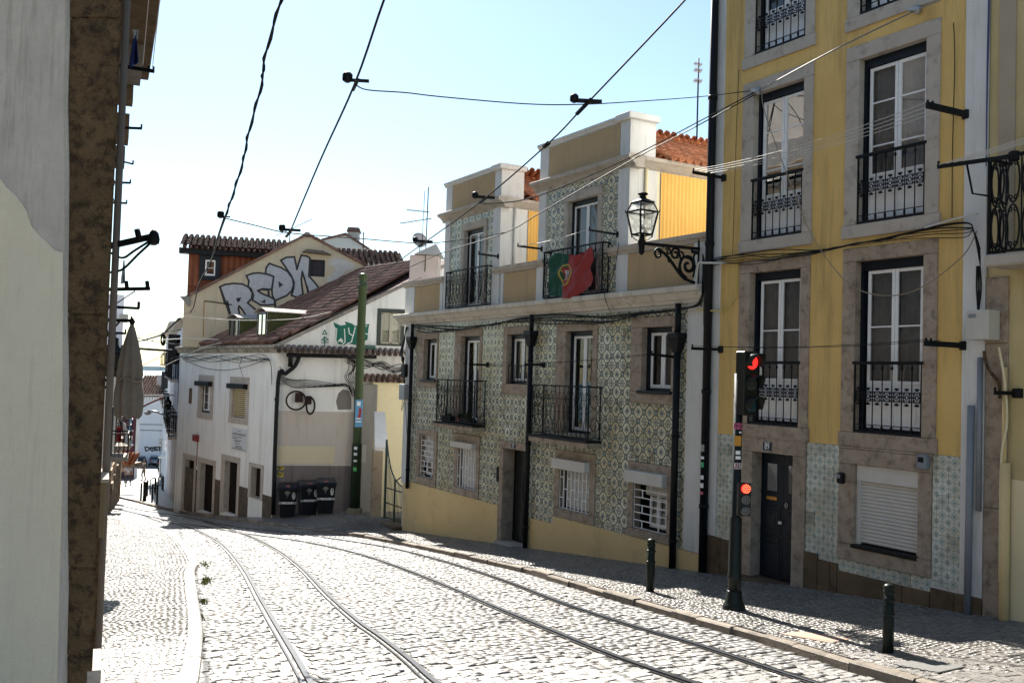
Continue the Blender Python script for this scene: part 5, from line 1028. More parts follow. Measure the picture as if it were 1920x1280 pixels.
for r4, rr in (((830, 342, 880, 405), .30), ((903, 362, 938, 418), .2)):
    r = R4(FRB, *r4); q = MB(); q.box(r[0], r[1], -.16, 0, r[2], r[3], 0, .02); cx, cz = (r[0]+r[1])/2, (r[2]+r[3])/2
    if rr > .25:
        for k in range(4): q.tube([(cx-.1+(rr+.01*k)*1.05*math.cos(t), -.18-.012*k, cz-.1+(rr+.012*k)*math.sin(t)) for t in np.linspace(0, 6.283, 26)[:-1]], .014, 4, closed=True)
    else:
        for k in range(3): q.tube([(cx+.06+(.12+.02*k)*math.cos(t), -.18, cz-.2+(.26+.02*k)*math.sin(t)) for t in np.linspace(0, 6.283, 20)[:-1]], .013, 4, closed=True)
    part('junction_box', toA(q), pm('box_brown', (.05, .03, .025), (.03, .02, .02), sc=5), hc)
r = R4(FRB, 692, 374, 720, 397); q = MB(); q.box(r[0], r[1], -.02, 0, r[2], r[3], 0, .003); tx = MB(); lines(tx, *r, -.021, [(.38, ((.2, .8),)), (.66, ((.15, .85),))], .035); q = part('street_sign', toA(q), plain('street_sign_blue', (.03, .05, .16), .35), hc); part('sign_lettering', toA(tx), M['sign_white'], q, kind='stuff')
for r4 in ((707, 826, 758, 855), (708, 868, 754, 905)):
    r = R4(FRB, *r4); q = MB(); q.prism([(r[0], r[2]+.03), (r[1]-.03, r[2]), (r[1], r[3]-.05), (r[0]+.08, r[3])], -.012, 0); tx = MB(); lines(tx, r[0]+.04, r[1]-.04, r[2]+.03, r[3]-.03, -.013, [(.3, ((.1, .9),)), (.65, ((.1, .8),))], .03); q = part('torn_poster', toA(q), pm('yellow_poster', (.55, .45, .05), (.45, .36, .05), (.4, .38, .3), sc=6, amt3=.6), hc); part('poster_print', toA(tx), M['black'], q, kind='stuff')
# roof: eave along the street wall, rising to the right
pit = math.atan(.578); vv = np.array([0, math.cos(pit), math.sin(pit)])
def keepc(i, j):
    x, y = -(i+.5)*.205, j*.33*math.cos(pit); p = FRA.w(x, y, 0)-FRB.o; return p@FRB.y > .02 and p@FRB.y < GD
barrel_roof(hc, (.5, -.12, EZ+.10), (-1, 0, 0), vv, 66, 21, M['terra_old'], .205, jit=.012, keep=lambda i, j: keepc(i-2.5, j))
rs = MB(); dpt = 8.8
rs.add([Bw(-.02, .0, VZ(0)-.02), Bw(BW, .0, VZ(BW)-.02), (-6.0, 6.2, EZ+6.2*.578), (AL_, 0, EZ)], [(0, 1, 2, 3)]); part('roof_deck', rs, M['terra_old'], hc)
# pent course of tiles across the side wall, verge
pv = np.array(Bw(1, 0, 0))-np.array(Bw(0, 0, 0)); pu = np.array(Bw(0, 1, 0))-np.array(Bw(0, 0, 0)); sl_ = .42; pe = pu*math.cos(sl_)+np.array([0, 0, math.sin(sl_)])
barrel_roof(hc, np.array(Bw(-.15, -.40, .60)), pv, pe, 31, 1, pm('eave_tile', (.20, .14, .11), (.12, .09, .08), (.55, .5, .44), sc=6, sc3=9, amt3=.5, island=.3), .2, L=.46, single=True, name='eave_tile')
vb = MB(); vb.add([(-.1, -.05, VZ(-.1)-.04), (BW+.4, -.05, VZ(BW+.4)-.04), (BW+.4, -.05, VZ(BW+.4)+.10), (-.1, -.05, VZ(-.1)+.10), (-.1, .1, VZ(-.1)-.04), (BW+.4, .1, VZ(BW+.4)-.04), (BW+.4, .1, VZ(BW+.4)+.1), (-.1, .1, VZ(-.1)+.1)], [(0, 1, 2, 3), (7, 6, 5, 4), (0, 4, 5, 1), (3, 2, 6, 7), (0, 3, 7, 4), (1, 5, 6, 2)]); part('verge', toA(vb), pm('verge_mortar', (.36, .33, .29), (.22, .2, .18), (.08, .07, .06), sc=3, amt3=.7), hc)
# upper side window with dark green frame
wf = MB(); a, b, c, d = wB; e, f, g, h = wBo
wf.box(a, e, -.03, .1, c, d, 0, .004); wf.box(f, b, -.03, .1, c, d, 0, .004); wf.box(e, f, -.03, .1, h, d, 0, .004); wf.box(e, f, -.03, .1, c, g); wf = part('window', toA(wf), plain('dark_green_paint', (.012, .022, .016), .45), hc)
for k in (0, 1):
    x0, x1 = e+(f-e)*k/2, e+(f-e)*(k+1)/2; q = MB(); q.box(x0, x0+.05, .03, .07, g, h); q.box(x1-.05, x1, .03, .07, g, h); q.box(x0, x1, .03, .07, h-.05, h); q.box(x0, x1, .03, .07, g, g+.07); q.box(x0, x1, .04, .06, g+(h-g)*.33-.012, g+(h-g)*.33+.012); q.box(x0, x1, .04, .06, g+(h-g)*.66-.012, g+(h-g)*.66+.012); part('sash', toA(q), pm('cream_sash', (.5, .46, .36), (.42, .38, .3), sc=6), wf)
    q = MB(); q.quad((x0, .055, g), (x1, .055, g), (x1, .055, h), (x0, .055, h)); part('pane', toA(q), M['glass'], wf); q = MB(); n = 16; V = []
    for i in range(n+1): x = x0+(x1-x0)*i/n; V += [(x, .12+.015*math.sin(i*1.7), g), (x, .12+.015*math.sin(i*1.7), h)]
    q.add(V, [(2*i, 2*i+2, 2*i+3, 2*i+1) for i in range(n)], 0, None, True); part('curtain', toA(q), pm('cream_curtain', (.62, .58, .44), (.54, .5, .38), sc=8), wf)
# graffiti on the upper side wall: green letters with white outline
gf = lambda x, y: FRB.px(320+x/4.174, 400+y/4.174)
def blob(name, pts, y, m, root, conv, fr, t=.004):
    q = MB(); q.prism([gp if False else fr(x, z) for x, z in pts], y-t, y); return part(name, conv(q), m, root)
def stroke(name, lines_, w, y, m, root, conv, fr, closed=False):
    q = MB()
    for L in lines_:
        L = [np.array(fr(*p)) for p in L]; L = L+[L[0]] if closed else L
        for i, (p0, p1) in enumerate(zip(L, L[1:])):
            d_ = p1-p0; ln = np.linalg.norm(d_)
            if ln < 1e-6: continue
            nrm = np.array([-d_[1], d_[0]])/ln*w/2; ex = d_/ln*w*.3; yy = y-.0004*(i % 7)
            q.add([(p0[0]-ex[0]+nrm[0], yy, p0[1]-ex[1]+nrm[1]), (p1[0]+ex[0]+nrm[0], yy, p1[1]+ex[1]+nrm[1]), (p1[0]+ex[0]-nrm[0], yy, p1[1]+ex[1]-nrm[1]), (p0[0]-ex[0]-nrm[0], yy, p0[1]-ex[1]-nrm[1])], [(0, 1, 2, 3)])
    return part(name, conv(q), m, root)
M['spray_green'] = pm('spray_green', (.03, .16, .11), (.025, .13, .095), (.06, .2, .15), sc=4, amt3=.5, bump=.1); M['spray_white'] = plain('spray_white', (.68, .70, .66), .7)
blob('graffiti_fill', [(1272, 850), (1330, 878), (1372, 870), (1362, 845), (1420, 862), (1440, 880), (1500, 870), (1555, 866), (1548, 900), (1540, 985), (1510, 1015), (1450, 1030), (1412, 1022), (1380, 1018), (1345, 1036), (1300, 1028), (1288, 985), (1292, 910)], -.006, M['spray_green'], hc, toA, gf)
stroke('graffiti_outline', [[(1285, 895), (1300, 905), (1292, 990), (1305, 1025), (1340, 1032), (1365, 1005), (1360, 905)], [(1392, 895), (1398, 940), (1428, 958), (1445, 890)], [(1428, 955), (1415, 1005), (1380, 1020)], [(1535, 880), (1485, 890), (1470, 915), (1490, 935), (1545, 945), (1548, 985), (1510, 1012), (1460, 1016)], [(1312, 1005), (1332, 978), (1345, 1010), (1318, 990), (1348, 992)]], .035, -.012, M['spray_white'], hc, toA, gf)
stroke('graffiti_tag', [[(1205, 912), (1190, 945), (1222, 945), (1205, 912)], [(1205, 965), (1205, 1040)], [(1180, 995), (1205, 965), (1235, 990)], [(1182, 1010), (1236, 1008)], [(1188, 985), (1205, 1000), (1228, 985)]], .035, -.006, M['spray_green'], hc, toA, gf)
bxs = MB(); r0 = gf(1500, 1030); r1 = gf(1597, 1062); bxs.box(r0[0], r1[0], -.25, -.02, r1[1], r0[1], 0, .01); bxs = part('window_box', toA(bxs), plain('box_green', (.03, .09, .07), .6), hc)
# roof dormers with green corrugated sides
M['green_corr'] = pm('green_corrugated', (.115, .125, .05), (.08, .088, .036), (.06, .05, .03), sc=2, streak=True, amt3=.5, rough=.7)
for x0, x1, zt in ((-2.75, -1.8, 2.1), (-5.6, -4.5, 1.95)):
    y0 = .35; y1 = (zt-EZ-.05)/.578+.05; q = MB(); q.quad((x0, y0, .9), (x1, y0, .9), (x1, y0, zt), (x0, y0, zt)); dq = part('roof_dormer', q, pm('dormer_white', (.34, .34, .31), (.26, .26, .24), sc=3), hc)
    n = 26
    for xx, sg in ((x1, 1), (x0, -1)):
        V = []; q = MB()
        for i in range(n*2+1):
            y = y0+(y1-y0)*i/(2*n); o_ = xx+sg*(.0 if i % 2 else .03); V += [(o_, y, EZ+.02+y*.578-.05 if i else EZ), (o_, y, zt)]
        q.add(V, [(2*i, 2*i+2, 2*i+3, 2*i+1) for i in range(2*n)]); part('corrugated_cheek', q, M['green_corr'], dq)
    q = MB(); n = 10; pr_ = [(x0-.1+(x1-x0+.2)*i/n, zt+.16*math.sin(math.pi*i/n)) for i in range(n+1)]; q.prism(pr_+[(x, z_-.03) for x, z_ in pr_[::-1]], y0-.12, y1+.1); part('dormer_roof', q, pm('dormer_roof_white', (.42, .4, .36), (.32, .3, .27), (.2, .18, .15), sc=3, amt3=.4), dq)
    q = MB(); q.box(x0+.08, x0+.14, y0-.03, y0, .95, zt-.05); q.box(x1-.14, x1-.08, y0-.03, y0, .95, zt-.05); q.box((x0+x1)/2-.03, (x0+x1)/2+.03, y0-.03, y0, .95, zt-.05); q.box(x0+.08, x1-.08, y0-.03, y0, zt-.1, zt-.03); part('dormer_frame', q, M['darkblue'], dq)
    q = MB(); q.quad((x0+.14, y0-.01, 1.0), (x1-.14, y0-.01, 1.0), (x1-.14, y0-.01, zt-.1), (x0+.14, y0-.01, zt-.1)); part('pane', q, M['glass_dark'], dq)
# ------------------------------------------------------------------ gable house behind, with the silver graffiti
GD = 6.9
FRG = Fr(FRB.w(0, GD, 0), FRB.rot); ZG = -6.0
hg = wallthing('gable_house', 'buff gable house behind the corner house with big silver graffiti letters', 'house', FRG, ZG)
gp = lambda x, y: tuple(float(q) for q in FRG.px(x, y))
g3 = lambda x, y: gp(320+x/4.174, 400+y/4.174)
outl = [gp(345, 700), gp(345, 561), gp(420, 521), gp(500, 480), gp(560, 446), gp(573, 440), gp(580, 440), gp(630, 468), gp(690, 503), gp(742, 528), gp(742, 640)]
outl[0] = (outl[1][0], .80); outl[-1] = (outl[-2][0], .80)
wo = [g3(1075, 358), g3(1205, 498)]; wh = (wo[0][0], wo[1][0], wo[1][1], wo[0][1])
def poly_hole(mb, poly, h, y=0., depth=.3):
    zt_ = lambda x: np.interp(x, [p[0] for p in poly[1:-1]], [p[1] for p in poly[1:-1]]); zb = poly[0][1]; xs = sorted({*[p[0] for p in poly[1:-1]], h[0], h[1]})
    for a, b in zip(xs, xs[1:]):
        if b-a < 1e-6: continue
        if h[0] <= (a+b)/2 <= h[1]: mb.quad((a, y, zb), (b, y, zb), (b, y, h[2]), (a, y, h[2])); mb.quad((a, y, h[3]), (b, y, h[3]), (b, y, zt_(b)), (a, y, zt_(a)))
        else: mb.quad((a, y, zb), (b, y, zb), (b, y, zt_(b)), (a, y, zt_(a)))
    a, b, c, d = h
    for p0, p1 in (((a, c), (a, d)), ((a, d), (b, d)), ((b, d), (b, c)), ((b, c), (a, c))): mb.quad((p0[0], y, p0[1]), (p1[0], y, p1[1]), (p1[0], y+depth, p1[1]), (p0[0], y+depth, p0[1]))
mb = MB(); poly_hole(mb, outl, wh); mb.quad((outl[1][0], 0, .8), (outl[1][0], 9, .8), (outl[1][0], 9, outl[1][1]), (outl[1][0], 0, outl[1][1]))
M['gable'] = pm('buff_gable_plaster', (.56, .49, .36), (.50, .43, .31), (.33, .29, .24), sc=.9, streak=True, amt3=.6, bump=.2, bs=25, sc3=1.4)
part('gable_wall', mb, M['gable'], hg)
ap = gp(576, 440); lf_ = gp(343, 561); rt_ = gp(745, 530)
for pA, pB in ((lf_, ap), (ap, rt_)):
    q = MB(); d_ = np.array(pB)-np.array(pA); L = np.linalg.norm(d_); nrm = np.array([-d_[1], d_[0]])/L
    if nrm[1] < 0: nrm = -nrm
    k = int(L/.33)
    for i in range(k):
        p0 = np.array(pA)+d_*i/k; p1 = np.array(pA)+d_*(i+1.05)/k; h_ = .07+random.uniform(-.01, .015); q.add([(p0[0], -.09, p0[1]-.03), (p1[0], -.09, p1[1]-.03), (p1[0]+nrm[0]*h_, -.09, p1[1]+nrm[1]*h_), (p0[0]+nrm[0]*h_*1.2, -.09, p0[1]+nrm[1]*h_*1.2), (p0[0], .25, p0[1]-.03), (p1[0], .25, p1[1]-.03), (p1[0]+nrm[0]*h_, .25, p1[1]+nrm[1]*h_), (p0[0]+nrm[0]*h_*1.2, .25, p0[1]+nrm[1]*h_*1.2)], [(0, 1, 2, 3), (7, 6, 5, 4), (3, 2, 6, 7), (0, 4, 5, 1), (0, 3, 7, 4), (1, 5, 6, 2)])
    part('verge_tiles', q, M['terra_old'], hg, kind='stuff')
q = MB(); q.add([(lf_[0], .02, lf_[1]), (ap[0], .02, ap[1]), (ap[0], 9, ap[1]), (lf_[0], 9, lf_[1])], [(0, 1, 2, 3)]); q.add([(rt_[0], .02, rt_[1]), (ap[0], .02, ap[1]), (ap[0], 9, ap[1]), (rt_[0], 9, rt_[1])], [(0, 1, 2, 3)]); part('roof', q, M['terra_old'], hg)
q = MB(); q.lathe([(.14, -.1), (.16, .02), (.1, .1), (0, .12)], ap[0], .05, 8, cz=ap[1]); part('ridge_cap', q, M['terra_old'], hg)
w = winframe(hg, wh, M['darkblue'], .08, .07, .07, .07, .08); q = MB(); q.box(wh[0]+.05, wh[1]-.05, .14, .2, wh[2]+.05, wh[3]-.05); part('shutter_board', q, pm('old_shutter_board', (.055, .05, .06), (.04, .036, .045), sc=5), w)
q = MB(); h0, h1 = g3(1040, 285), g3(1255, 330); q.prism([(h0[0]+.1, h0[1]), (h1[0]-.35, h0[1]-.03), (h1[0], h1[1]), (h0[0]-.05, h1[1]+.05)], -.35, 0); part('window_hood', q, pm('hood_grey', (.17, .15, .12), (.1, .09, .08), sc=3), hg)
bk = MB(); b0, b1 = g3(70, 650), g3(150, 725); bk.add([(b0[0], -.1, b0[1]), (b1[0], -.1, b0[1]+.02), (b1[0], -.1, b1[1]), (b0[0]+.35, -.1, b1[1]), (b0[0], .6, b0[1]), (b1[0], .6, b0[1]+.02), (b1[0], .6, b1[1]), (b0[0]+.35, .6, b1[1])], [(0, 1, 2, 3), (7, 6, 5, 4), (0, 4, 5, 1), (1, 5, 6, 2), (2, 6, 7, 3), (3, 7, 4, 0)]); part('eave_bracket', bk, pm('grey_render', (.28, .27, .25), (.2, .19, .18), sc=3), hg)
idn = lambda q: q
M['silver'] = pm('silver_spray', (.46, .47, .50), (.34, .35, .38), (.56, .57, .59), sc=6, streak=True, amt3=.5, rough=.5, metal=.2, bump=.1); M['spray_black'] = plain('spray_black', (.014, .014, .018), .6)
LET = dict(
 R=[(385, 574), (430, 556), (490, 548), (560, 553), (612, 578), (640, 625), (632, 668), (602, 700), (655, 745), (692, 772), (690, 800), (640, 806), (590, 800), (560, 752), (535, 724), (530, 745), (540, 795), (470, 795), (455, 740), (445, 690), (424, 706)],
 E=[(592, 488), (640, 470), (690, 466), (745, 474), (806, 494), (800, 540), (790, 596), (720, 590), (680, 605), (720, 630), (770, 650), (812, 672), (815, 712), (760, 718), (700, 715), (660, 690), (640, 680), (648, 640), (632, 596), (606, 570), (612, 530)],
 D=[(742, 470), (748, 425), (772, 392), (815, 408), (865, 425), (915, 456), (952, 505), (962, 560), (945, 610), (905, 645), (850, 668), (815, 682), (795, 640), (792, 600), (806, 494)],
 M=[(862, 368), (905, 345), (968, 340), (980, 395), (988, 440), (1004, 380), (1022, 328), (1066, 335), (1090, 350), (1085, 430), (1082, 490), (1130, 545), (1182, 612), (1155, 640), (1085, 632), (1066, 580), (1044, 500), (1030, 455), (1022, 520), (1035, 632), (990, 658), (945, 642), (962, 590), (966, 540), (945, 490), (905, 430)])
for k, L in LET.items(): blob('silver_letter', L, -.006, M['silver'], hg, idn, g3); stroke('letter_outline', [L], .075, -.012, M['spray_black'], hg, idn, g3, True)
for L in ([(512, 664), (552, 656), (540, 690), (520, 694)], [(843, 530), (880, 560), (848, 582)], [(684, 602), (704, 592), (714, 600), (694, 612)], [(704, 694), (740, 672), (742, 704)]): blob('letter_counter', L, -.014, M['spray_black'], hg, idn, g3)
stroke('letter_outline', [[(385, 574), (430, 700), (462, 790), (462, 890)], [(1068, 575), (1075, 620), (1150, 645), (1180, 612)], [(815, 690), (820, 740)], [(720, 596), (765, 600), (768, 650)]], .085, -.016, M['spray_black'], hg, idn, g3)
sc_ = [(1240, 365), (1290, 345), (1340, 360), (1400, 372), (1440, 400), (1420, 440), (1370, 450), (1345, 480), (1340, 520), (1290, 545), (1220, 540), (1225, 500), (1265, 480), (1290, 445), (1275, 415), (1235, 400)]; blob('whitewash_patch', sc_, -.004, pm('whitewash', (.55, .54, .53), (.48, .46, .43), sc=4), hg, idn, g3)
stroke('rust_stain', [[(262, 700), (258, 780), (255, 960)]], .045, -.003, pm('rust', (.30, .16, .05), (.4, .3, .18), sc=3), hg, idn, g3); conduit(hg, 'pipe', spline([(*g3(262, 692)[:1], -.05, g3(262, 692)[1]), (g3(290, 688)[0], -.05, g3(290, 688)[1]), (g3(480, 715)[0], -.05, g3(480, 715)[1])], 4), .02, M['raild'], 5)
# tile-hung attic storey of that house, left, and a lower one on the right
M['tilehung'] = pm('hung_tile_orange', (.24, .085, .045), (.18, .065, .036), (.12, .05, .035), sc=2.5, amt3=.4, island=.22)
FRT = Fr(FRB.w(0, GD+1.6, 0), FRB.rot); tp = lambda x, y: tuple(float(q) for q in FRT.px(x, y))
ha = wallthing('attic_storey', 'tile-hung orange attic storey with a small white window above the graffiti gable', 'attic', FRT, 3.5)
a0, a1 = tp(354, 470), tp(548, 560); mb = MB(); mb.box(a0[0], a1[0], .05, 4, 3.0, a0[1]+.3); part('wall', mb, M['tilehung'], ha)
me = MB(); me.add([(-.10, .03, -.2), (.10, .03, -.2), (.10, .0, .2), (-.10, .0, .2)], []); tw, th_ = .24, .42
tl = MB(); Vb = [(x, -.045*math.cos(math.pi*x/.24)+.03, z) for z in (0, .45) for x in np.linspace(-.12, .12, 7)]; Vb = [(x, y-(.03 if z == 0 else 0), z) for x, y, z in Vb]; tl.add(Vb, [(i, i+1, i+8, i+7) for i in range(6)], 0, None, True); tme = tl.mesh('hung_tile', M['tilehung'])
wn0, wn1 = tp(375, 476), tp(412, 526); wr_ = (wn0[0], wn1[0], wn1[1], wn0[1])
nx = int((a1[0]-a0[0])/tw); cnt = 0
for j in range(12):
    for i in range(nx):
        x = a0[0]+tw*(i+.5); z_ = a0[1]+.2-(j+1)*th_
        if wr_[0]-.05 < x < wr_[1]+.05 and wr_[2]-.3 < z_ < wr_[3]: continue
        if z_ < 3.2 or z_ < lf_[1]-.5+(x-lf_[0])*.49-.5: continue
        inst('hung_tile', tme, ha, Matrix.Translation((x, .02, z_-3.5))); cnt += 1
w = winframe(ha, wr_, M['darkblue'], -.06, .2, .2, .18, .14); s0, s1 = tp(385, 487), tp(404, 518); sashes(w, (s0[0], s1[0], s1[1], s0[1]), -.03, fw=.07, side=0., top=0, bot=0, bars=(.5,), leaves=1, curt=M['curt_grey'])
e0 = tp(337, 463); e1 = tp(545, 470); fb = MB(); fb.box(e0[0], e1[0], -.35, .1, e0[1]-.28, e0[1]-.05); part('eave_board', fb, M['black'], ha)
M['terra_dark'] = pm('dark_roof_tile', (.14, .075, .055), (.10, .055, .045), (.34, .3, .27), sc=5, sc3=8, amt3=.4, island=.35)
barrel_roof(ha, (e0[0], -.5, e0[1]-.05), (1, 0, 0), (0, math.cos(.33), math.sin(.33)), int((e1[0]-e0[0])/.235), 7, M['terra_dark'], .235, single=True)
FRT2 = Fr(FRB.w(0, GD+1.2, 0), FRB.rot); tp2 = lambda x, y: tuple(float(q) for q in FRT2.px(x, y)); hb2 = wallthing('rear_attic', 'low tile-hung attic with dark tiled roof right of the graffiti gable', 'attic', FRT2, 3.0)
b0, b1 = tp2(640, 501), tp2(748, 560); mb = MB(); mb.box(b0[0]+.5, b1[0], .05, 3.5, 2.0, b0[1]); part('wall', mb, M['tilehung'], hb2); fb = MB(); fb.box(b0[0], b1[0]+.1, -.35, .1, b0[1]-.06, b0[1]+.12); part('eave_board', fb, M['black'], hb2)
barrel_roof(hb2, (b0[0]-.4, -.45, b0[1]+.12), (1, 0, 0), (0, math.cos(.42), math.sin(.42)), int((b1[0]-b0[0]+.5)/.235), 6, M['terra_dark'], .235, single=True)
# ------------------------------------------------------------------ yard wall, annexe and gate between the houses
FRY = Fr(P(677, 800, 33.7), math.radians(14)); yw = wallthing('yard_wall', 'grey rendered yard wall behind the green pole', 'wall', FRY, -5.0)
a = FRY.px(671, 720); b = FRY.px(700, 964); mb = MB(); mb.box(a[0], b[0], 0, 1.0, -5.9, a[1], 0, .02); part('wall', mb, pm('grey_render', (.27, .255, .225), (.22, .205, .18), (.12, .11, .095), sc=1.5, streak=True, amt3=.6), yw)
r0 = FRY.px(673, 834); r1 = FRY.px(686, 867); mb = MB(); mb.box(r0[0], r1[0], -.03, .0, r1[1], r0[1], 0, .004); part('meter_hatch', mb, pm('hatch_grey', (.34, .34, .30), (.3, .3, .26), sc=3), yw)
FRX = Fr(P(730, 800, 34.0), math.radians(12)); an = wallthing('annexe', 'cream rendered annexe with a small tiled roof behind the yard gate', 'annexe', FRX, -5.0)
a = FRX.px(699, 716); b = FRX.px(790, 716); mb = MB(); mb.box(a[0], b[0], 0, .9, -6, a[1]); part('wall', mb, M['cream'], an)
barrel_roof(an, (a[0]-.5, -.2, a[1]+.02), (1, 0, 0), (0, math.cos(.35), math.sin(.35)), 11, 3, M['terra_old'], .2, L=.4)
FRS = Fr(P(705, 838, 29.9), math.radians(12)); rp = wallthing('stair_parapet', 'sunlit white sloping stair parapet behind the gate', 'stair parapet', FRS, -5.0)
q0_ = P(703, 838, 29.9); zl = lambda p: np.array(FRS.w(0, 0, 0))*0+np.array([(p-FRS.o)@FRS.x, (p-FRS.o)@FRS.y, p[2]])
tp_ = [zl(P(703, 838, 29.9)), zl(P(728, 838, 29.9)), zl(P(722, 772, 32.0)), zl(P(702, 771, 32.0))]; mb = MB(); dz_ = np.array([0, 0, -.17]); mb.add(tp_+[q+dz_ for q in tp_], [(0, 1, 2, 3), (4, 7, 6, 5), (0, 4, 5, 1), (1, 5, 6, 2), (2, 6, 7, 3), (3, 7, 4, 0)]); part('coping', mb, pm('white_coping', (.78, .74, .68), (.70, .66, .60), sc=3), rp)
mb = MB(); bt_ = [q+dz_*.9 for q in tp_]; fl_ = [np.array([q[0], q[1], -6.]) for q in tp_]; mb.add(bt_+fl_, [(0, 4, 5, 1), (1, 5, 6, 2), (2, 6, 7, 3), (3, 7, 4, 0)]); part('wall', mb, M['cream'], rp)
gpier = wallthing('gate_pier', 'stained stone gate pier left of the green gate', 'pier', FRS, -5.0); a = FRS.px(699, 843); b = FRS.px(715, 963); mb = MB(); mb.box(a[0], b[0], -.05, .4, -5.5, a[1]-.02, 0, .02); part('shaft', mb, pm('pier_stone', (.38, .30, .21), (.29, .22, .15), (.10, .07, .045), sc=2.5, sc3=3, amt3=.8, bump=.4), gpier)
gtz = lambda px, py: FA.px(px, py)
gate = wallthing('yard_gate', 'dark green barred iron gate with a dipping top between pier and tiled house', 'gate', FA, -4.5)
M['gate'] = plain('gate_green', (.016, .032, .022), .45)
x0, x1 = -14.45, -12.98; top = lambda x: np.interp(x, [x0, x0+.14, x0+.42, x0+.78, x0+1.15, x1], [-2.05, -2.45, -2.95, -3.2, -3.32, -3.35])
mb = MB(); mb.tube(spline([(x, .06, top(x)) for x in np.linspace(x0, x1, 9)], 4), .022, 5); mb.bar((x0, .06, -4.45), (x0, .06, top(x0)), .05); mb.bar((x1, .06, -4.45), (x1, .06, top(x1)), .05); mb.bar(((x0+x1)/2, .06, -4.45), ((x0+x1)/2, .06, top((x0+x1)/2)), .05)
for z in (-4.38, -3.95, -3.5): mb.bar((x0, .06, z), (x1, .06, z), .03)
part('frame', mb, M['gate'], gate)
for i in range(1, 15): x = x0+(x1-x0)*i/15; mb = MB(); mb.tube([(x, .06, -4.42), (x, .06, top(x))], .010, 5); part('bar', mb, M['gate'], gate)
mb = MB(); mb.box(x0-.1, x1+.05, -.25, .5, -5.2, -4.46, 0, .015); solo_ = part('gate_step', mb, M['plinth'], gate); mb = MB(); mb.bar((x0+.78, .1, -3.2), (x1+.1, .5, -2.6), .03); part('stay', mb, M['gate'], gate)
# ------------------------------------------------------------------ green tram pole
pb = G(665, 963, .1); pole = thing('tram_pole', 'tall green tram-wire pole with stickers standing by the wall', 'pole', pb); H = (963-512)/1800*(pb@FW)
M['pole_green'] = pm('pole_green', (.066, .092, .04), (.052, .076, .034), (.06, .08, .035), sc=3, amt3=.4, rough=.45, bump=.1); M['pole_dark'] = pm('pole_dark_green', (.018, .034, .018), (.026, .042, .024), sc=5, rough=.45, bump=.05)
mb = MB(); mb.lathe([(.145, 2.3), (.145, 2.4), (.14, 2.5), (.135, H-.5), (.17, H-.48), (.17, H-.38), (.135, H-.36), (.135, H-.1), (.16, H-.08), (.15, H-.02), (.06, H+.02)], 0, 0, 14); part('shaft', mb, M['pole_green'], pole); mb = MB(); mb.lathe([(.17, 0), (.17, 2.25), (.15, 2.32), (.12, 2.35)], 0, 0, 14); part('shaft_sleeve', mb, M['pole_dark'], pole)
mb = MB(); mb.box(-.24, .22, -.22, .2, -.3, .2, 0, .03); part('footing', mb, pm('footing_stone', (.30, .26, .18), (.22, .19, .13), sc=4, bump=.5), pole)
def wrapq(r, a0, a1, z0, z1, n=5): q = MB(); A = np.linspace(a0, a1, n); q.add([(r*math.cos(t), r*math.sin(t), z) for z in (z0, z1) for t in A], [(i, i+1, n+i+1, n+i) for i in range(n-1)], 0, None, True); return q
for z0, z1, m in ((2.12, 2.22, M['sign_white']), (1.93, 2.02, M['sign_white']), (1.72, 1.79, M['sign_white']), (1.42, 1.54, plain('green_sticker2', (.1, .5, .12), .5))): part('sticker', wrapq(.173, -2.0, -1.35, z0, z1), m, pole)
k_ = (pb@FW)/1800; r = ((963-800)*k_, (963-749)*k_); pt = MB(); pt.box(-.07, .17, -.20, -.18, r[0], r[1], 0, .004); pt = part('poster', pt, plain('poster_blue', (.12, .32, .52), .5), pole); tx = MB(); tx.box(-.02, .1, -.204, -.2, r[1]-.2, r[1]-.06); tx.box(-.04, .14, -.204, -.2, r[0]+.16, r[0]+.2); tx.box(-.04, .12, -.204, -.2, r[0]+.26, r[0]+.3); part('poster_print', tx, M['sign_white'], pt, kind='stuff'); tx = MB(); tx.box(.05, .14, -.205, -.2, r[0]+.42, r[0]+.62); tx.box(.03, .12, -.205, -.2, r[0]+.3, r[0]+.42); part('poster_picture', tx, plain('poster_red', (.35, .03, .04), .5), pt)
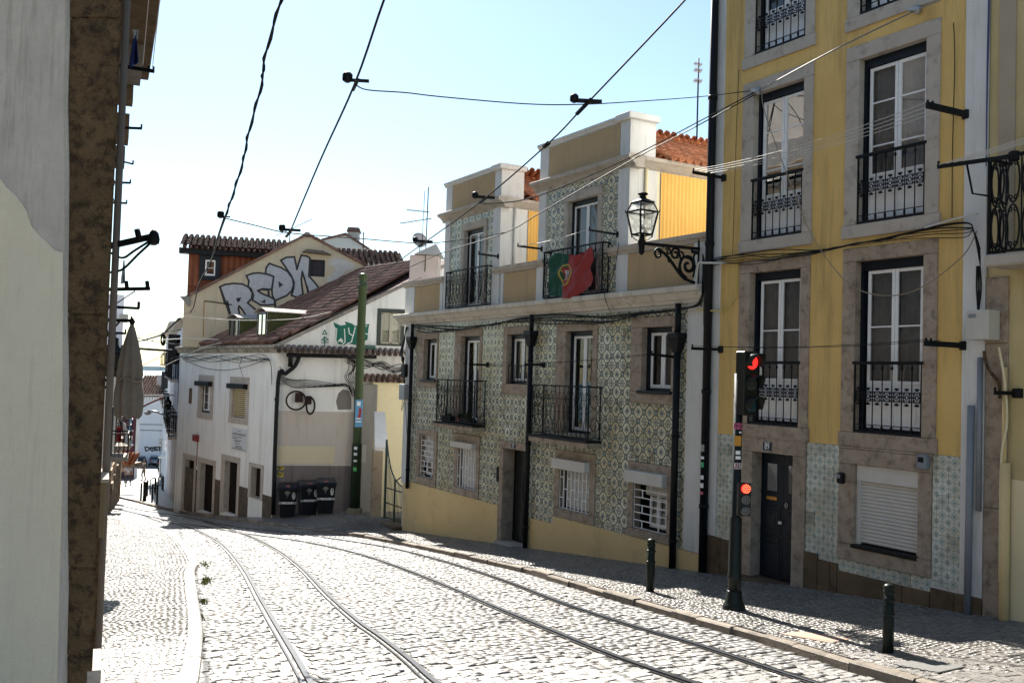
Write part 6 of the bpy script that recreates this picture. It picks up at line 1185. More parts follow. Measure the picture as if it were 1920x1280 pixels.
# ------------------------------------------------------------------ three waste bins
M['bin'] = pm('bin_plastic', (.006, .007, .0095), (.009, .010, .013), sc=5, rough=.45, bump=.05, spec=.3); M['bin_lid'] = pm('bin_lid', (.018, .024, .034), (.015, .02, .028), sc=5, rough=.45, bump=.05)
def make_bin(label, at, rot):
    t = thing('wheelie_bin', label, 'waste bin', at, rot, 'waste bins in a row against the painted wall')
    w0, w1, d0, d1, h = .24, .31, .26, .36, 1.0; mb = MB()
    V = [(-w0, -d0, .06), (w0, -d0, .06), (w0, d0, .06), (-w0, d0, .06), (-w1, -d1, h), (w1, -d1, h), (w1, d1, h), (-w1, d1, h)]; mb.add(V, [(0, 3, 2, 1), (4, 5, 6, 7), (0, 1, 5, 4), (1, 2, 6, 5), (2, 3, 7, 6), (3, 0, 4, 7)]); mb.box(-w1-.02, w1+.02, -d1-.02, d1+.02, h-.06, h+.01, 0, .012); part('body', mb, M['bin'], t, bevel=.015)
    mb = MB(); V = [(-w1-.04, -d1-.05, h+.01), (w1+.04, -d1-.05, h+.01), (w1+.04, d1+.04, h+.02), (-w1-.04, d1+.04, h+.02), (-w1-.02, -d1-.02, h+.08), (w1+.02, -d1-.02, h+.08), (w1, d1, h+.16), (-w1, d1, h+.16)]; mb.add(V, [(0, 3, 2, 1), (4, 5, 6, 7), (0, 1, 5, 4), (1, 2, 6, 5), (2, 3, 7, 6), (3, 0, 4, 7)]); part('lid', mb, M['bin_lid'], t, bevel=.02)
    mb = MB(); mb.bar((-w1+.03, d1+.06, h+.13), (-.08, d1+.06, h+.15), .03); mb.bar((.12, d1+.06, h+.13), (w1-.03, d1+.06, h+.15), .03); part('handle', mb, M['bin'], t)
    mb = MB(); mb.tube([(-.10, d1-.05, h+.14), (-.10, d1-.03, h+.33), (.08, d1-.03, h+.33), (.08, d1-.05, h+.14)], .010, 5); part('lid_loop', mb, plain('loop_dull_red', (.18, .09, .09), .6), t)
    mb = MB(); mb.box(-.07, .06, -d1-.012, -d1+.02, h+.085, h+.14); part('lid_label', mb, plain('lid_label_red', (.30, .10, .10), .5), t)
    fy = lambda z: -(d0+(d1-d0)*(z-.06)/(h-.06))-.004
    for s_ in (-1, 1): mb = MB(); mb.lathe([(.0, -.03), (.1, -.03), (.1, .03), (0, .03)], 0, 0, 12); mb.xf([[0, 0, 1], [0, 1, 0], [1, 0, 0]], (s_*.2, d0+.02, .1)); part('wheel', mb, M['black'], t)
    z0, z1 = .50, .575; bd_ = MB(); w_ = .245; bd_.add([(-.15, fy(z0), z0), (.15, fy(z0), z0), (.21, fy(z1), z1), (-.21, fy(z1), z1)], [(0, 1, 2, 3)])
    for s_ in (-1, 1):
        for k in range(3): xx = .185+k*.034; bd_.add([(s_*xx, fy(z0), z0), (s_*(xx+.016), fy(z0), z0), (s_*(xx+.05), fy(z1), z1), (s_*(xx+.034), fy(z1), z1)], [(0, 1, 2, 3)])
    bd_ = part('reflective_band', bd_, M['sign_white'], t); textobj('lettering', 'LIXO', .085, M['black'], bd_, Matrix.Translation((0, fy(.54)-.002, .537))@Matrix.Rotation(math.pi/2-.1, 4, 'X')@Matrix.Diagonal((1.15, 1, 1, 1)), .001)
    mb = MB(); mb.add([(.19+.055*math.cos(a), fy(.78+.13*math.sin(a)), .78+.13*math.sin(a)*(1 if abs(math.sin(a)) < .8 else .95)) for a in np.linspace(0, 6.283, 17)[:-1]], [tuple(range(16))]); q = part('oval_sticker', mb, plain('sticker_grey_white', (.6, .6, .58), .5), t); mb = MB(); mb.box(.18, .215, fy(.83)-.004, fy(.83), .81, .87); mb.box(.16, .22, fy(.74)-.004, fy(.74), .74, .75); part('sticker_print', mb, M['black'], q, kind='stuff')
    mb = MB(); cz = .83
    for w_, z_ in ((.05, .10), (.09, .06), (.065, .02), (.03, -.03), (.014, -.09)): mb.box(-.02-w_, -.02+w_, fy(cz+z_)-.003, fy(cz+z_)+.001, cz+z_-.012, cz+z_+.012)
    part('crest_print', mb, plain('crest_grey', (.32, .31, .27), .5), t, kind='stuff')
    return t
for lab, px, py, ro in (('leftmost wheelie bin lettered LIXO, a faint crest and standing nearest the drainpipe', 537, 971, .05), ('middle wheelie bin lettered LIXO with a bright gold-white crest', 575, 967, .20), ('rightmost wheelie bin lettered LIXO nearest the green pole', 608, 964, .06)):
    g = G(px, py, .1); p_ = g; make_bin(lab, (p_[0], p_[1]+.1, p_[2]), math.radians(10)+ro)
# ------------------------------------------------------------------ bollards
M['bollard'] = pm('bollard_green_black', (.011, .016, .012), (.016, .022, .017), (.08, .08, .07), sc=6, sc3=25, amt3=.4, rough=.38, bump=.15, bs=40, lo3=.6, hi3=.75)
def bollard(at, h, label, detailed, group=None):
    t = thing('bollard', label, 'bollard', at, 0, group); r = .055*h/.72; mb = MB()
    mb.lathe([(r*1.05, -.1), (r*1.05, h*.52), (r*.98, h*.53), (r*.98, h*.86)], 0, 0, 14); part('shaft', mb, M['bollard'], t)
    mb = MB()
    for z in (.53, .74): mb.lathe([(r*1.0, z*h), (r*1.18, z*h+.01), (r*1.18, z*h+.03), (r*1.0, z*h+.04)], 0, 0, 14)
    part('ring', mb, M['bollard'], t); mb = MB(); mb.lathe([(r*.95, .85*h), (r*1.06, .87*h), (r*1.06, .905*h), (r*.9, .915*h)]+[(r*1.08*math.cos(a), h*.95+r*.75*math.sin(a)) for a in np.linspace(-.5, 1.57, 7)], 0, 0, 14); part('cap', mb, M['bollard'], t); return t
for px, py, top, lab in ((1665, 1222, 1095, 'dark ringed bollard in the sun at the right end of the pavement'), (1219, 1108, 1010, 'dark bollard at the shadow edge in front of the tiled house')):
    g = G(px, py, .1); bollard(g, (py-top)/1800*(g@FW), lab, True)
# ------------------------------------------------------------------ traffic light
g = G(1376, 1141, .1); kk = (g@FW)/1800; tl = thing('traffic_light', 'dark traffic light post showing red, with stickers and a small repeater signal', 'traffic light', g); Z = lambda py: (1141-py)*kk
M['tl'] = pm('signal_green_black', (.007, .011, .009), (.011, .015, .012), sc=5, rough=.42, bump=.05, spec=.3); tilt = .012
mb = MB(); mb.lathe([(.088, Z(1110)), (.088, Z(1086)), (.096, Z(1084)), (.096, Z(1078)), (.088, Z(1076)), (.082, Z(972)), (.062, Z(968)), (.060, Z(700))], 0, 0, 14); part('post', mb, M['tl'], tl); mb = MB(); mb.lathe([(.15, -.03), (.15, .04), (.13, .07), (.115, .10), (.10, Z(1108)), (.088, Z(1106))], 0, 0, 14); part('base', mb, M['tl'], tl)
hx = Vector((S[0], S[1], 0)); ha_ = math.atan2(S[1], S[0])   # main head looks down the street towards the traffic
def signal(root, cx, cy, z0, z1, w, dep, face, lens_r, n, lit, led, visor):
    bx = MB(); bx.box(-dep/2, dep/2, -w/2, w/2, z0, z1, 0, .012); ca, sa = math.cos(face), math.sin(face); Rz = [[ca, -sa, 0], [sa, ca, 0], [0, 0, 1]]
    bx.xf(Rz, (cx, cy, 0)); hd = part('signal_head', bx, M['tl'], root); hh = (z1-z0)/n
    for i in range(n):
        zc = z1-hh*(i+.5); m = lit[i]; q = MB(); prof = [(lens_r*math.sin(a), dep/2+.01+.03*math.cos(a)) for a in np.linspace(1.57, 0.02, 6)]
        V = []; F = []; nn = 16
        for r_, x_ in prof:
            for j in range(nn): t = 6.283*j/nn; V.append((x_, r_*math.cos(t), zc+r_*math.sin(t)))
        for a in range(len(prof)-1):
            for j in range(nn): F.append((a*nn+j, a*nn+(j+1) % nn, (a+1)*nn+(j+1) % nn, (a+1)*nn+j))
        F.append(tuple((len(prof)-1)*nn+j for j in range(nn))); q.add(V, F, 0, None, True); q.xf(Rz, (cx, cy, 0)); ln = part('lens', q, m, root)
        if led:
            dm = MB()
            for rr, cnt in ((0, 1), (.45, 6), (.8, 11)):
                for j in range(cnt): t = 6.283*j/cnt; y_, z_ = lens_r*rr*math.cos(t), lens_r*rr*math.sin(t); r2 = lens_r*.12; xx = dep/2+.045; dm.add([(xx, y_-r2, zc+z_-r2), (xx, y_+r2, zc+z_-r2), (xx, y_+r2, zc+z_+r2), (xx, y_-r2, zc+z_+r2)], [(0, 1, 2, 3)])
            dm.xf(Rz, (cx, cy, 0)); part('led_dots', dm, led[i], ln)
        if visor:
            vq = MB(); A = np.linspace(-.55, 3.69, 15); R_ = lens_r*1.12; V = [(x_, R_*math.cos(t), zc+R_*math.sin(t)) for x_ in (dep/2, ) for t in A]+[(dep/2+visor*(.62+.38*max(0, math.sin(t))), R_*math.cos(t), zc+R_*math.sin(t)*1.0) for t in A]; V += [(v[0], v[1]*.965, zc+(v[2]-zc)*.965) for v in V]
            k = len(A); F = [(j, j+1, k+j+1, k+j) for j in range(k-1)]+[(2*k+j, 3*k+j, 3*k+j+1, 2*k+j+1) for j in range(k-1)]+[(k+j, k+j+1, 3*k+j+1, 3*k+j) for j in range(k-1)]
            vq.add(V, F, 0, None, True); vq.xf(Rz, (cx, cy, 0)); part('visor', vq, M['tl'], root)
    return hd
M['red_on'] = emit('signal_red_lit', (1, .025, .02), .6); M['amber_off'] = plain('amber_lens_dark', (.05, .055, .045), .15); M['green_off'] = plain('green_lens_dark', (.015, .05, .06), .15); M['dark_lens'] = plain('dark_lens', (.04, .045, .045), .3)
M['led_red'] = emit('led_red', (1, .12, .05), 1.5); M['led_red_base'] = emit('led_red_base', (.8, .02, .015), .35); M['led_off'] = plain('led_off', (.22, .22, .20), .4)
signal(tl, .10, -.02, Z(778), Z(658), .25, .17, ha_, .098, 3, [M['red_on'], M['amber_off'], M['green_off']], None, .20)
signal(tl, .07, -.12, Z(965), Z(903), .17, .09, -math.pi/2+.12, .062, 3, [M['led_red_base'], M['dark_lens'], M['dark_lens']], [M['led_red'], M['led_off'], M['led_off']], 0)
mb = MB(); mb.box(.0, .12, -.05, .03, Z(770), Z(764)); mb.box(.0, .12, -.05, .03, Z(672), Z(666)); mb.box(.0, .08, -.12, 0, Z(955), Z(951)); mb.box(0, .08, -.12, 0, Z(915), Z(911)); part('bracket', mb, M['tl'], tl)
for z0, z1, a0, a1, m in ((805, 793, -2.6, -.6, plain('pink_tag', (.42, .06, .16), .5)), (812, 809, -1.5, -.9, M['sign_white']), (836, 817, -2.5, -.9, pm('orange_sticker', (.60, .30, .05), (.5, .24, .05), sc=12)), (852, 845, -2.1, -1.1, M['sign_white']), (861, 855, -2.1, -1.0, M['sign_white'])): part('sticker', wrapq(.0635, a0, a1, Z(z0), Z(z1)), m, tl)
wb = part('sticker', wrapq(.0635, -2.5, -.7, Z(880), Z(867)), plain('sticker_maroon', (.12, .03, .05), .5), tl)
for bdy, py in (('STO', 871), ('LLO', 876.5)): textobj('sticker_lettering', bdy, .055, M['sign_white'], wb, Matrix.Translation((0, -.068, Z(py)))@Matrix.Rotation(math.pi/2, 4, 'X'), .001)
textobj('sticker_lettering', 'PROY', .06, plain('tag_dark', (.06, .01, .03), .5), wb, Matrix.Translation((0, -.067, Z(799)))@Matrix.Rotation(math.pi/2, 4, 'X')@Matrix.Diagonal((.9, 1, 1, 1)), .001)
# ------------------------------------------------------------------ street lantern on its scrolled bracket
LS, LO = -.28, 1.33; lan = wallthing('street_lantern', 'old black glazed street lantern on a scrolled iron wall bracket', 'street lamp', Fr(loc(LS, 0, 0), FROT), 2.3)
mb = MB(); mb.bar((0, -.02, 1.72), (0, -.02, 2.58), .07, .03); mb.bar((0, -.02, 2.38), (0, -LO, 2.36), .055, .05); mb.lathe([(.02, -.2), (.05, -.16), (.055, -.05), (.075, 0), (.05, .08), (.035, .2)], 0, -LO, 10, cz=2.36)
part('bracket', mb, M['iron'], lan)
sc = MB(); T = lambda L, r=.022: sc.tube([(0, -o, z) for o, z in L], r, 6)
T(spline([(.04, 1.76), (.2, 1.78), (.42, 1.86), (.62, 2.05), (.78, 2.2), (.98, 2.3)], 6), .028); T(spline([(.98, 2.3), (1.04, 2.24), (1.0, 2.15), (.92, 2.17), (.92, 2.24), (.97, 2.25)], 6), .02)
def spir(c, z, r, a0, turns, rr=.022, n=26): T([(c+r*(1-.75*t)*math.cos(a0+turns*6.283*t), z+r*(1-.75*t)*math.sin(a0+turns*6.283*t)) for t in np.linspace(0, 1, n)], rr)
spir(.28, 2.06, .22, -1.4, 1.4, .026); spir(.28, 2.06, .14, 1.2, 1.1, .02); spir(.58, 2.24, .11, 2.5, -1.3); spir(.74, 2.27, .06, .5, 1.2, .016); spir(.45, 2.22, .09, -.6, 1.2, .018); T([(.1, 2.34), (.16, 2.22), (.12, 2.05), (.16, 1.86)], .018); T([(.52, 2.34), (.44, 2.12), (.5, 1.98)], .018); T([(.05, 2.3), (.2, 2.32)], .03)
for c, z in ((.72, 2.08), (.36, 1.79), (.2, 2.32), (.86, 2.33)): T([(c, z), (c+.03, z+.07)], .014)
part('scrollwork', sc, M['iron'], lan)
cx, cy = 0, -LO; zb_, zm, zt_, zc_ = 2.51, 2.90, 3.06, 3.2; hb_, hm, ht = .125, .19, .135
sq = lambda h, z: [(cx-h, cy-h, z), (cx+h, cy-h, z), (cx+h, cy+h, z), (cx-h, cy+h, z)]
mb = MB(); B_, M_, T_ = sq(hb_, zb_), sq(hm, zm), sq(ht, zt_)
for i in range(4):
    for L_ in (B_, M_, T_): mb.bar(L_[i], L_[(i+1) % 4], .026)
    mb.bar(B_[i], M_[i], .024); mb.bar(M_[i], T_[i], .022); p = np.array(M_[i]); d_ = p-np.array([cx, cy, zm]); mb.tube([p, p+d_*.12], .010, 5); mb.tube([p+d_*.1, p+d_*.1+np.array([0, 0, .05])], [.012, .004], 5); p = np.array(B_[i]); mb.tube([p, p-np.array([0, 0, .05])], .012, 5); p = np.array(T_[i]); mb.tube([p, p+np.array([0, 0, .04])], [.012, .004], 5); mb.tube(spline([np.array(B_[i])-np.array([0, 0, .02]), (cx+(B_[i][0]-cx)*.6, cy+(B_[i][1]-cy)*.6, zb_-.09), (cx, cy, zb_-.12)], 4), .007, 4)
part('lantern_frame', mb, M['iron'], lan)
mb = MB(); top_ = sq(ht+.025, zt_+.012); ap_ = sq(.055, zt_+.075)
mb.add(top_+ap_, [(0, 1, 5, 4), (1, 2, 6, 5), (2, 3, 7, 6), (3, 0, 4, 7), (0, 3, 2, 1)]); mb.lathe([(.06, 0), (.06, .035), (.045, .05), (.085, .075), (.092, .09), (.065, .108), (.02, .115)], cx, cy, 12, cz=zt_+.07); part('lantern_cap', mb, M['iron'], lan)
m, nt, n_, l_, b_ = _nt('lantern_glass'); tr = n_.new('ShaderNodeBsdfTransparent'); tr.inputs[0].default_value = (.82, .84, .82, 1); df = n_.new('ShaderNodeBsdfTranslucent'); df.inputs[0].default_value = (.62, .62, .6, 1); gl = n_.new('ShaderNodeBsdfGlossy'); gl.inputs['Roughness'].default_value = .1; tc = n_.new('ShaderNodeTexCoord'); nz = n_.new('ShaderNodeTexNoise'); nz.inputs['Scale'].default_value = 9; nz.inputs['Detail'].default_value = 8; l_.new(tc.outputs['Object'], nz.inputs[0]); rr_ = n_.new('ShaderNodeValToRGB'); rr_.color_ramp.elements[0].position = .42; rr_.color_ramp.elements[1].position = .62; l_.new(nz.outputs[0], rr_.inputs[0]); mu = n_.new('ShaderNodeMath'); mu.operation = 'MULTIPLY_ADD'; mu.inputs[1].default_value = .5; mu.inputs[2].default_value = .2; l_.new(rr_.outputs[0], mu.inputs[0]); m1 = n_.new('ShaderNodeMixShader'); l_.new(mu.outputs[0], m1.inputs[0]); l_.new(tr.outputs[0], m1.inputs[1]); l_.new(df.outputs[0], m1.inputs[2]); m2 = n_.new('ShaderNodeMixShader'); m2.inputs[0].default_value = .1; l_.new(m1.outputs[0], m2.inputs[1]); l_.new(gl.outputs[0], m2.inputs[2]); l_.new(m2.outputs[0], n_['Material Output'].inputs[0]); M['lantern_glass'] = m
for i in range(4):
    for L0, L1 in ((B_, M_), (M_, T_)): q = MB(); q.quad(L0[i], L0[(i+1) % 4], L1[(i+1) % 4], L1[i]); part('glass_pane', q, M['lantern_glass'], lan)
mb = MB(); mb.lathe([(.03, .02), (.05, .05), (.05, .13), (.03, .17), (0, .18)], cx, cy, 10, cz=zb_); part('lamp_fitting', mb, M['shutter'], lan)
# ------------------------------------------------------------------ flag hung on the balcony rail
def flagmat():
    m, nt, n, l, b = _nt('flag_cloth'); k = NB(nt); uv = n.new('ShaderNodeUVMap'); sx = n.new('ShaderNodeSeparateXYZ'); l.new(uv.outputs[0], sx.inputs[0]); u, v = sx.outputs[0], sx.outputs[1]
    du = k.m('MULTIPLY', k.m('SUBTRACT', u, .41), 1.45); dv = k.m('SUBTRACT', v, .52); r = k.m('SQRT', k.m('ADD', k.m('MULTIPLY', du, du), k.m('MULTIPLY', dv, dv))); a = k.m('ARCTAN2', dv, du)
    col = k.mix(k.m('GREATER_THAN', u, .40), (.010, .10, .065), (.42, .055, .055))
    ring = k.m('LESS_THAN', k.m('ABSOLUTE', k.m('SUBTRACT', r, .235)), .022); b1 = k.m('LESS_THAN', k.m('ABSOLUTE', k.m('ADD', dv, k.m('MULTIPLY', du, .5))), .018); b2 = k.m('LESS_THAN', k.m('ABSOLUTE', k.m('SUBTRACT', dv, k.m('MULTIPLY', du, .9))), .018); ins = k.m('LESS_THAN', r, .24)
    ye = k.m('MAXIMUM', ring, k.m('MULTIPLY', ins, k.m('MAXIMUM', b1, b2))); col = k.mix(ye, col, (.50, .42, .10))
    sh = k.m('MULTIPLY', k.m('LESS_THAN', k.m('ABSOLUTE', du), k.m('ADD', .13, k.m('MULTIPLY', dv, .1))), k.m('LESS_THAN', k.m('ABSOLUTE', dv), .16)); col = k.mix(sh, col, (.45, .05, .05))
    ws = k.m('MULTIPLY', k.m('LESS_THAN', k.m('ABSOLUTE', du), .08), k.m('LESS_THAN', k.m('ABSOLUTE', dv), .11)); col = k.mix(ws, col, (.7, .7, .7))
    dots = k.m('MULTIPLY', ws, k.m('MAXIMUM', k.m('MULTIPLY', k.m('LESS_THAN', k.m('ABSOLUTE', du), .02), k.m('LESS_THAN', k.m('ABSOLUTE', k.m('SINE', k.m('MULTIPLY', dv, 45))), .55)), k.m('MULTIPLY', k.m('LESS_THAN', k.m('ABSOLUTE', dv), .02), k.m('LESS_THAN', k.m('ABSOLUTE', k.m('SINE', k.m('MULTIPLY', du, 55))), .55)))); col = k.mix(dots, col, (.03, .06, .25))
    l.new(col, b.inputs['Base Color']); b.inputs['Roughness'].default_value = .7
    tl_ = n.new('ShaderNodeBsdfTranslucent'); l.new(col, tl_.inputs[0]); mx = n.new('ShaderNodeMixShader'); mx.inputs[0].default_value = .35; l.new(b.outputs[0], mx.inputs[1]); l.new(tl_.outputs[0], mx.inputs[2]); l.new(mx.outputs[0], n['Material Output'].inputs[0]); return m
fo = .235; f0 = {k: FA.px(*p, -fo) for k, p in dict(tl=(1034, 476), tm=(1066, 474), t2=(1086, 474), tr=(1111, 466), br=(1108, 536), bm=(1072, 560), b2=(1052, 557), bl=(1031, 553)).items()}
nu, nv_ = 46, 40; fl = MB(); V = []; UV = []
tx_ = [f0['tl'][0], f0['tm'][0], f0['t2'][0], f0['tr'][0]]; tz_ = [f0['tl'][1]+.03, f0['tm'][1]-.03, f0['t2'][1]-.06, f0['tr'][1]+.05]; bx_ = [f0['bl'][0], f0['b2'][0], f0['bm'][0], f0['br'][0]]; bz_ = [f0['bl'][1], f0['b2'][1], f0['bm'][1], f0['br'][1]]; us = [0, .38, .68, 1]
for j in range(nv_+1):
    v = j/nv_
    for i in range(nu+1):
        u = i/nu; x = np.interp(u, us, bx_)*(1-v)+np.interp(u, us, tx_)*v+.02*math.sin(v*5)*(1-v); z = np.interp(u, us, bz_)*(1-v)+np.interp(u, us, tz_)*v
        y = -fo-.018-.045*math.sin(9*u+3*(1-v)+1.5*u*v)*(.35+.65*(1-v)*.9)-.026*math.sin(23*u-7*v)*(.4+.6*v)-.022*math.sin(14*(u-v))-.008*math.sin(41*u+9*v); V.append((x, y, z)); UV.append((u, v))
F = [(j*(nu+1)+i, j*(nu+1)+i+1, (j+1)*(nu+1)+i+1, (j+1)*(nu+1)+i) for j in range(nv_) for i in range(nu)]; fl.add(V, F, 0, [[UV[q] for q in f] for f in F], True)
fl.v = [tuple(FA.w(*v)) for v in fl.v]; solo('flag', fl, flagmat(), FA.w(-4.4, -fo, 2.2), 'green and red flag with round emblem hung on a dormer balcony', 'flag')
# ------------------------------------------------------------------ clothes-line arms on the right-hand houses, lines
def arm(label, p0, p1, w=.05, strut=False, pins=1, group='iron clothes-line arms on the right-hand facades'):
    p0 = np.array(p0, float); p1 = np.array(p1, float); t = thing('clothesline_arm', label, 'line bracket', p0, 0, group); d = p1-p0; mb = MB(); mb.bar((0, 0, 0), d, w*.7, w); part('bar', mb, M['iron'], t); mb = MB(); mb.box(-.05, .05, -.05, .05, -.06, .06, 0, .01); part('wall_plate', mb, M['iron'], t)
    if strut: mb = MB(); mb.bar((0, 0, -.32), d*.6, w*.45); part('strut', mb, M['iron'], t)
    for k in range(pins): mb = MB(); q = d*(1-.02-.12*k); mb.tube([q, q+np.array([0, 0, .07])], .016, 5); part('pin', mb, M['iron'], t)
    return t, p1
def farm(label, px0, px1, out, inward=0., **k):
    """arm from the facade point seen at px0 to the tip seen at px1, standing out from the wall"""
    return arm(label, FA.w(*[FA.px(*px0)[0]], 0, FA.px(*px0)[1]), FA.w(FA.px(*px1, -out)[0], -out, FA.px(*px1, -out)[1]), **k)
t1, q1 = farm('thick arm on the right white strip beside the upper window of the yellow house', (1813, 215), (1738, 197), .75, w=.075, pins=2); t2, q2 = farm('thick arm on the right white strip beside the lower window of the yellow house', (1808, 648), (1735, 643), .75, w=.07, pins=2)
t3, q3 = farm('arm crossing the black drainpipe at upper level between the two houses', (1358, 334), (1299, 323), .7); t4, q4 = farm('arm crossing the black drainpipe at lower level between the two houses', (1352, 655), (1297, 653), .7)
farm('arm in front of the right upper window of the tiled house', (1272, 670), (1221, 664), .7); farm('arm beside the middle drainpipe of the tiled house', (1020, 684), (984, 683), .7); farm('arm over the lower left balcony of the tiled house', (915, 684), (880, 683), .6)
farm('pale bent arm above the flag on the larger dormer', (1160, 440), (1104, 431), .6, w=.04); farm('arm left of the flag on the parapet pier', (1018, 467), (970, 461), .5, w=.045); farm('arm above the left dormer balcony', (936, 481), (897, 476), .6, w=.045)
farm('short arm on the stone jamb of the right-edge house', (1908, 737), (1865, 736), .35, w=.05)
t5, q5 = arm('long strutted arm on the iron balcony at the right edge', FA.w(5.9, -.46, 2.86), FA.w(FA.px(1757, 313, -1.0)[0], -1.0, FA.px(1757, 313, -1.0)[1]), w=.05); 
mb = MB(); a_ = np.array(q5); b0 = FA.w(5.6, -.46, 2.86); mb.tube([b0*.55+a_*.45, FA.w(5.45, -.6, 2.45), FA.w(5.57, -.46, 2.42)], .014, 5); mb.v = [tuple(np.array(v)-FA.w(5.9, -.46, 2.86)) for v in mb.v]; part('strut', mb, M['iron'], t5)
def line(label, a, b, d=.04, r=.004, m=None, n=14, cat='clothes line', name='clothes_line', group=None):
    mb = MB(); mb.tube(sag(a, b, d, n), r, 4); return solo(name, mb, m or M['wire_light'], tuple(np.asarray(a)), label, cat, group)
up = np.array([0, 0, .05])
def at_(t, f): return np.asarray(t[0])*(1-f)+np.asarray(t[1])*f
A1, A3 = (FA.w(4.96, 0, 3.64), q1), (FA.w(.3, 0, 3.56), q3)
for k in range(4): line(['lowest and innermost pale line of the upper set across the yellow house', 'second pale line of the upper set, next to the innermost', 'third pale line of the upper set, next to the outermost', 'outermost pale line of the upper set across the yellow house'][k], at_(A3, .45+.17*k)+up, at_(A1, .45+.17*k)+up, .10, .0045, group='upper clothes lines of the yellow house')
A2, A4 = (FA.w(4.95, 0, .58), q2), (FA.w(.28, 0, .57), q4)
for k in range(2): line(['inner thin dark line of the lower set across the yellow house', 'outer thin dark line of the lower set across the yellow house'][k], at_(A4, .6+.35*k)+up, at_(A2, .6+.35*k)+up, .06, .004, M['wire'], group='lower clothes lines of the yellow house')
for k in range(4): line(['topmost pale line running from the balcony arm tip out of frame', 'second pale line from the balcony arm, below the topmost', 'third pale line from the balcony arm', 'pale line nearest the balcony railing at the right edge'][k], np.asarray(q5)+np.array([0, 0, .02])+(FA.w(5.7, -.46, 2.86)-np.asarray(q5))*.1*k, FA.w(8.6, -.9+.12*k, 3.25), .03, .005, group='clothes lines at the right edge')
line('pale line from the dormer arm down to the parapet arm', FA.w(FA.px(1104, 431, -.6)[0], -.6, FA.px(1104, 431, -.6)[1]+.02), FA.w(FA.px(972, 461, -.5)[0], -.5, FA.px(972, 461, -.5)[1]), .05, .006)
for k in range(2): line(['outer thin line between two arms of the tiled house', 'inner thin line between two arms of the tiled house'][k], FA.w(FA.px(1221, 664, -.7)[0], -.7+.2*k, FA.px(1221, 664, -.7)[1]+.02), FA.w(FA.px(984, 683, -.7)[0], -.7+.2*k, FA.px(984, 683, -.7)[1]+.02), .03, .004, M['wire'], group='lines on the tiled house')
# ------------------------------------------------------------------ tram overhead wires
def wire(label, pts, r=.011, m=None, sub=5, name='overhead_wire', cat='overhead wire', twist=False):
    mb = MB(); P_ = spline(pts, sub) if len(pts) > 2 else [np.asarray(q) for q in pts]
    mb.tube(P_, r, 5)
    if twist: mb.tube([q+np.array([.016*math.sin(i*1.1), .0, .016*math.cos(i*1.1)]) for i, q in enumerate(P_)], r*.9, 5)
    return solo(name, mb, m or M['wire'], tuple(np.asarray(pts[0])), label, cat)
wire('straight trolley wire from upper middle down to the left span', [P(760, -95, 8.6), P(720, 0, 8.2), P(665, 158, 9.3), P(600, 302, 11.5), P(543, 437, 14.0)])
wire('trolley wire slanting from the top over the larger dormer', [P(1360, -90, 8.2), P(1285, 0, 9.3), P(1098, 197, 10.9), P(1027, 270, 12.0), P(905, 375, 14.5), P(790, 459, 18.0), P(700, 520, 22), P(560, 600, 30)])
wire('thick twisted black feeder cable hanging down on the left', [P(545, -60, 8.5), P(527, 0, 9.0), P(496, 110, 10), P(490, 160, 10.4), P(466, 250, 11.4), P(455, 305, 12), P(435, 370, 12.8), P(421, 409, 13.4)], .012, sub=8, twist=True); wire('black cable dropping from the left span to the gable', [P(421, 409, 13.4), P(408, 447, 17), P(395, 490, 24), P(372, 535, 33), P(363, 575, 38), P(352, 588, 39.5), P(348, 576, 39.5)], .02)
wire('left cross span from the feeder joint to the right-hand chimney', [P(421, 409, 13.4), P(480, 423, 13.7), P(543, 437, 14.0), P(660, 446, 15.5), P(790, 456, 18.0), P(860, 450, 18.6), P(948, 436, 18.5)], .009)
wire('cross span rising from the tiled house to the yellow house', [P(905, 375, 14.5)+np.array([0, .0, -.05]), P(925, 381, 14.6), P(985, 374, 15.4), P(1060, 348, 16.2), P(1180, 296, 17.0), P(1335, 215, 16.4), FA.w(1.12, -.06, 4.9)], .010); wire('long cross span from left chimney rising to the yellow house wall', [P(770, 500, 21), P(835, 472, 20), P(948, 436, 18.5), P(1020, 395, 17.8), P(1180, 303, 17.0), P(1300, 240, 16.5), FA.w(1.12, -.06, 4.86)], .010)
wire('upper cross span from the trolley hanger to the yellow house', [P(668, 160, 9.3), P(690, 169, 9.5), P(760, 174, 9.9), P(830, 182, 10.2), P(985, 195, 10.6), P(1090, 196, 10.9), P(1200, 190, 13), P(1320, 181, 16), FA.w(1.12, -.05, 4.92)], .007)
wire('pale steel span climbing the yellow house to its anchor eye', [FA.w(1.12, -.05, 4.9), P(1560, 96, 12.9), FA.w(4.2, -.05, 5.30), P(1790, -10, 11)], .011, plain('grey_strand', (.2, .19, .18), .6))
for lab, s_, z_ in (('anchor eye by the left window top of the yellow house', 1.12, 4.9), ('anchor eye above the right window of the yellow house', 4.2, 5.3)): mb = MB(); mb.lathe([(0, -.07), (.05, -.05), (.06, 0), (.05, .05), (0, .07)], 0, 0, 8); mb.box(-.12, -.03, -.03, .03, -.025, .025); mb.xf(None, FA.w(s_, -.05, z_)); solo('wire_anchor', mb, M['grey_metal'], FA.w(s_, -.05, z_), lab, 'wire anchor', 'wire anchors on the yellow house')
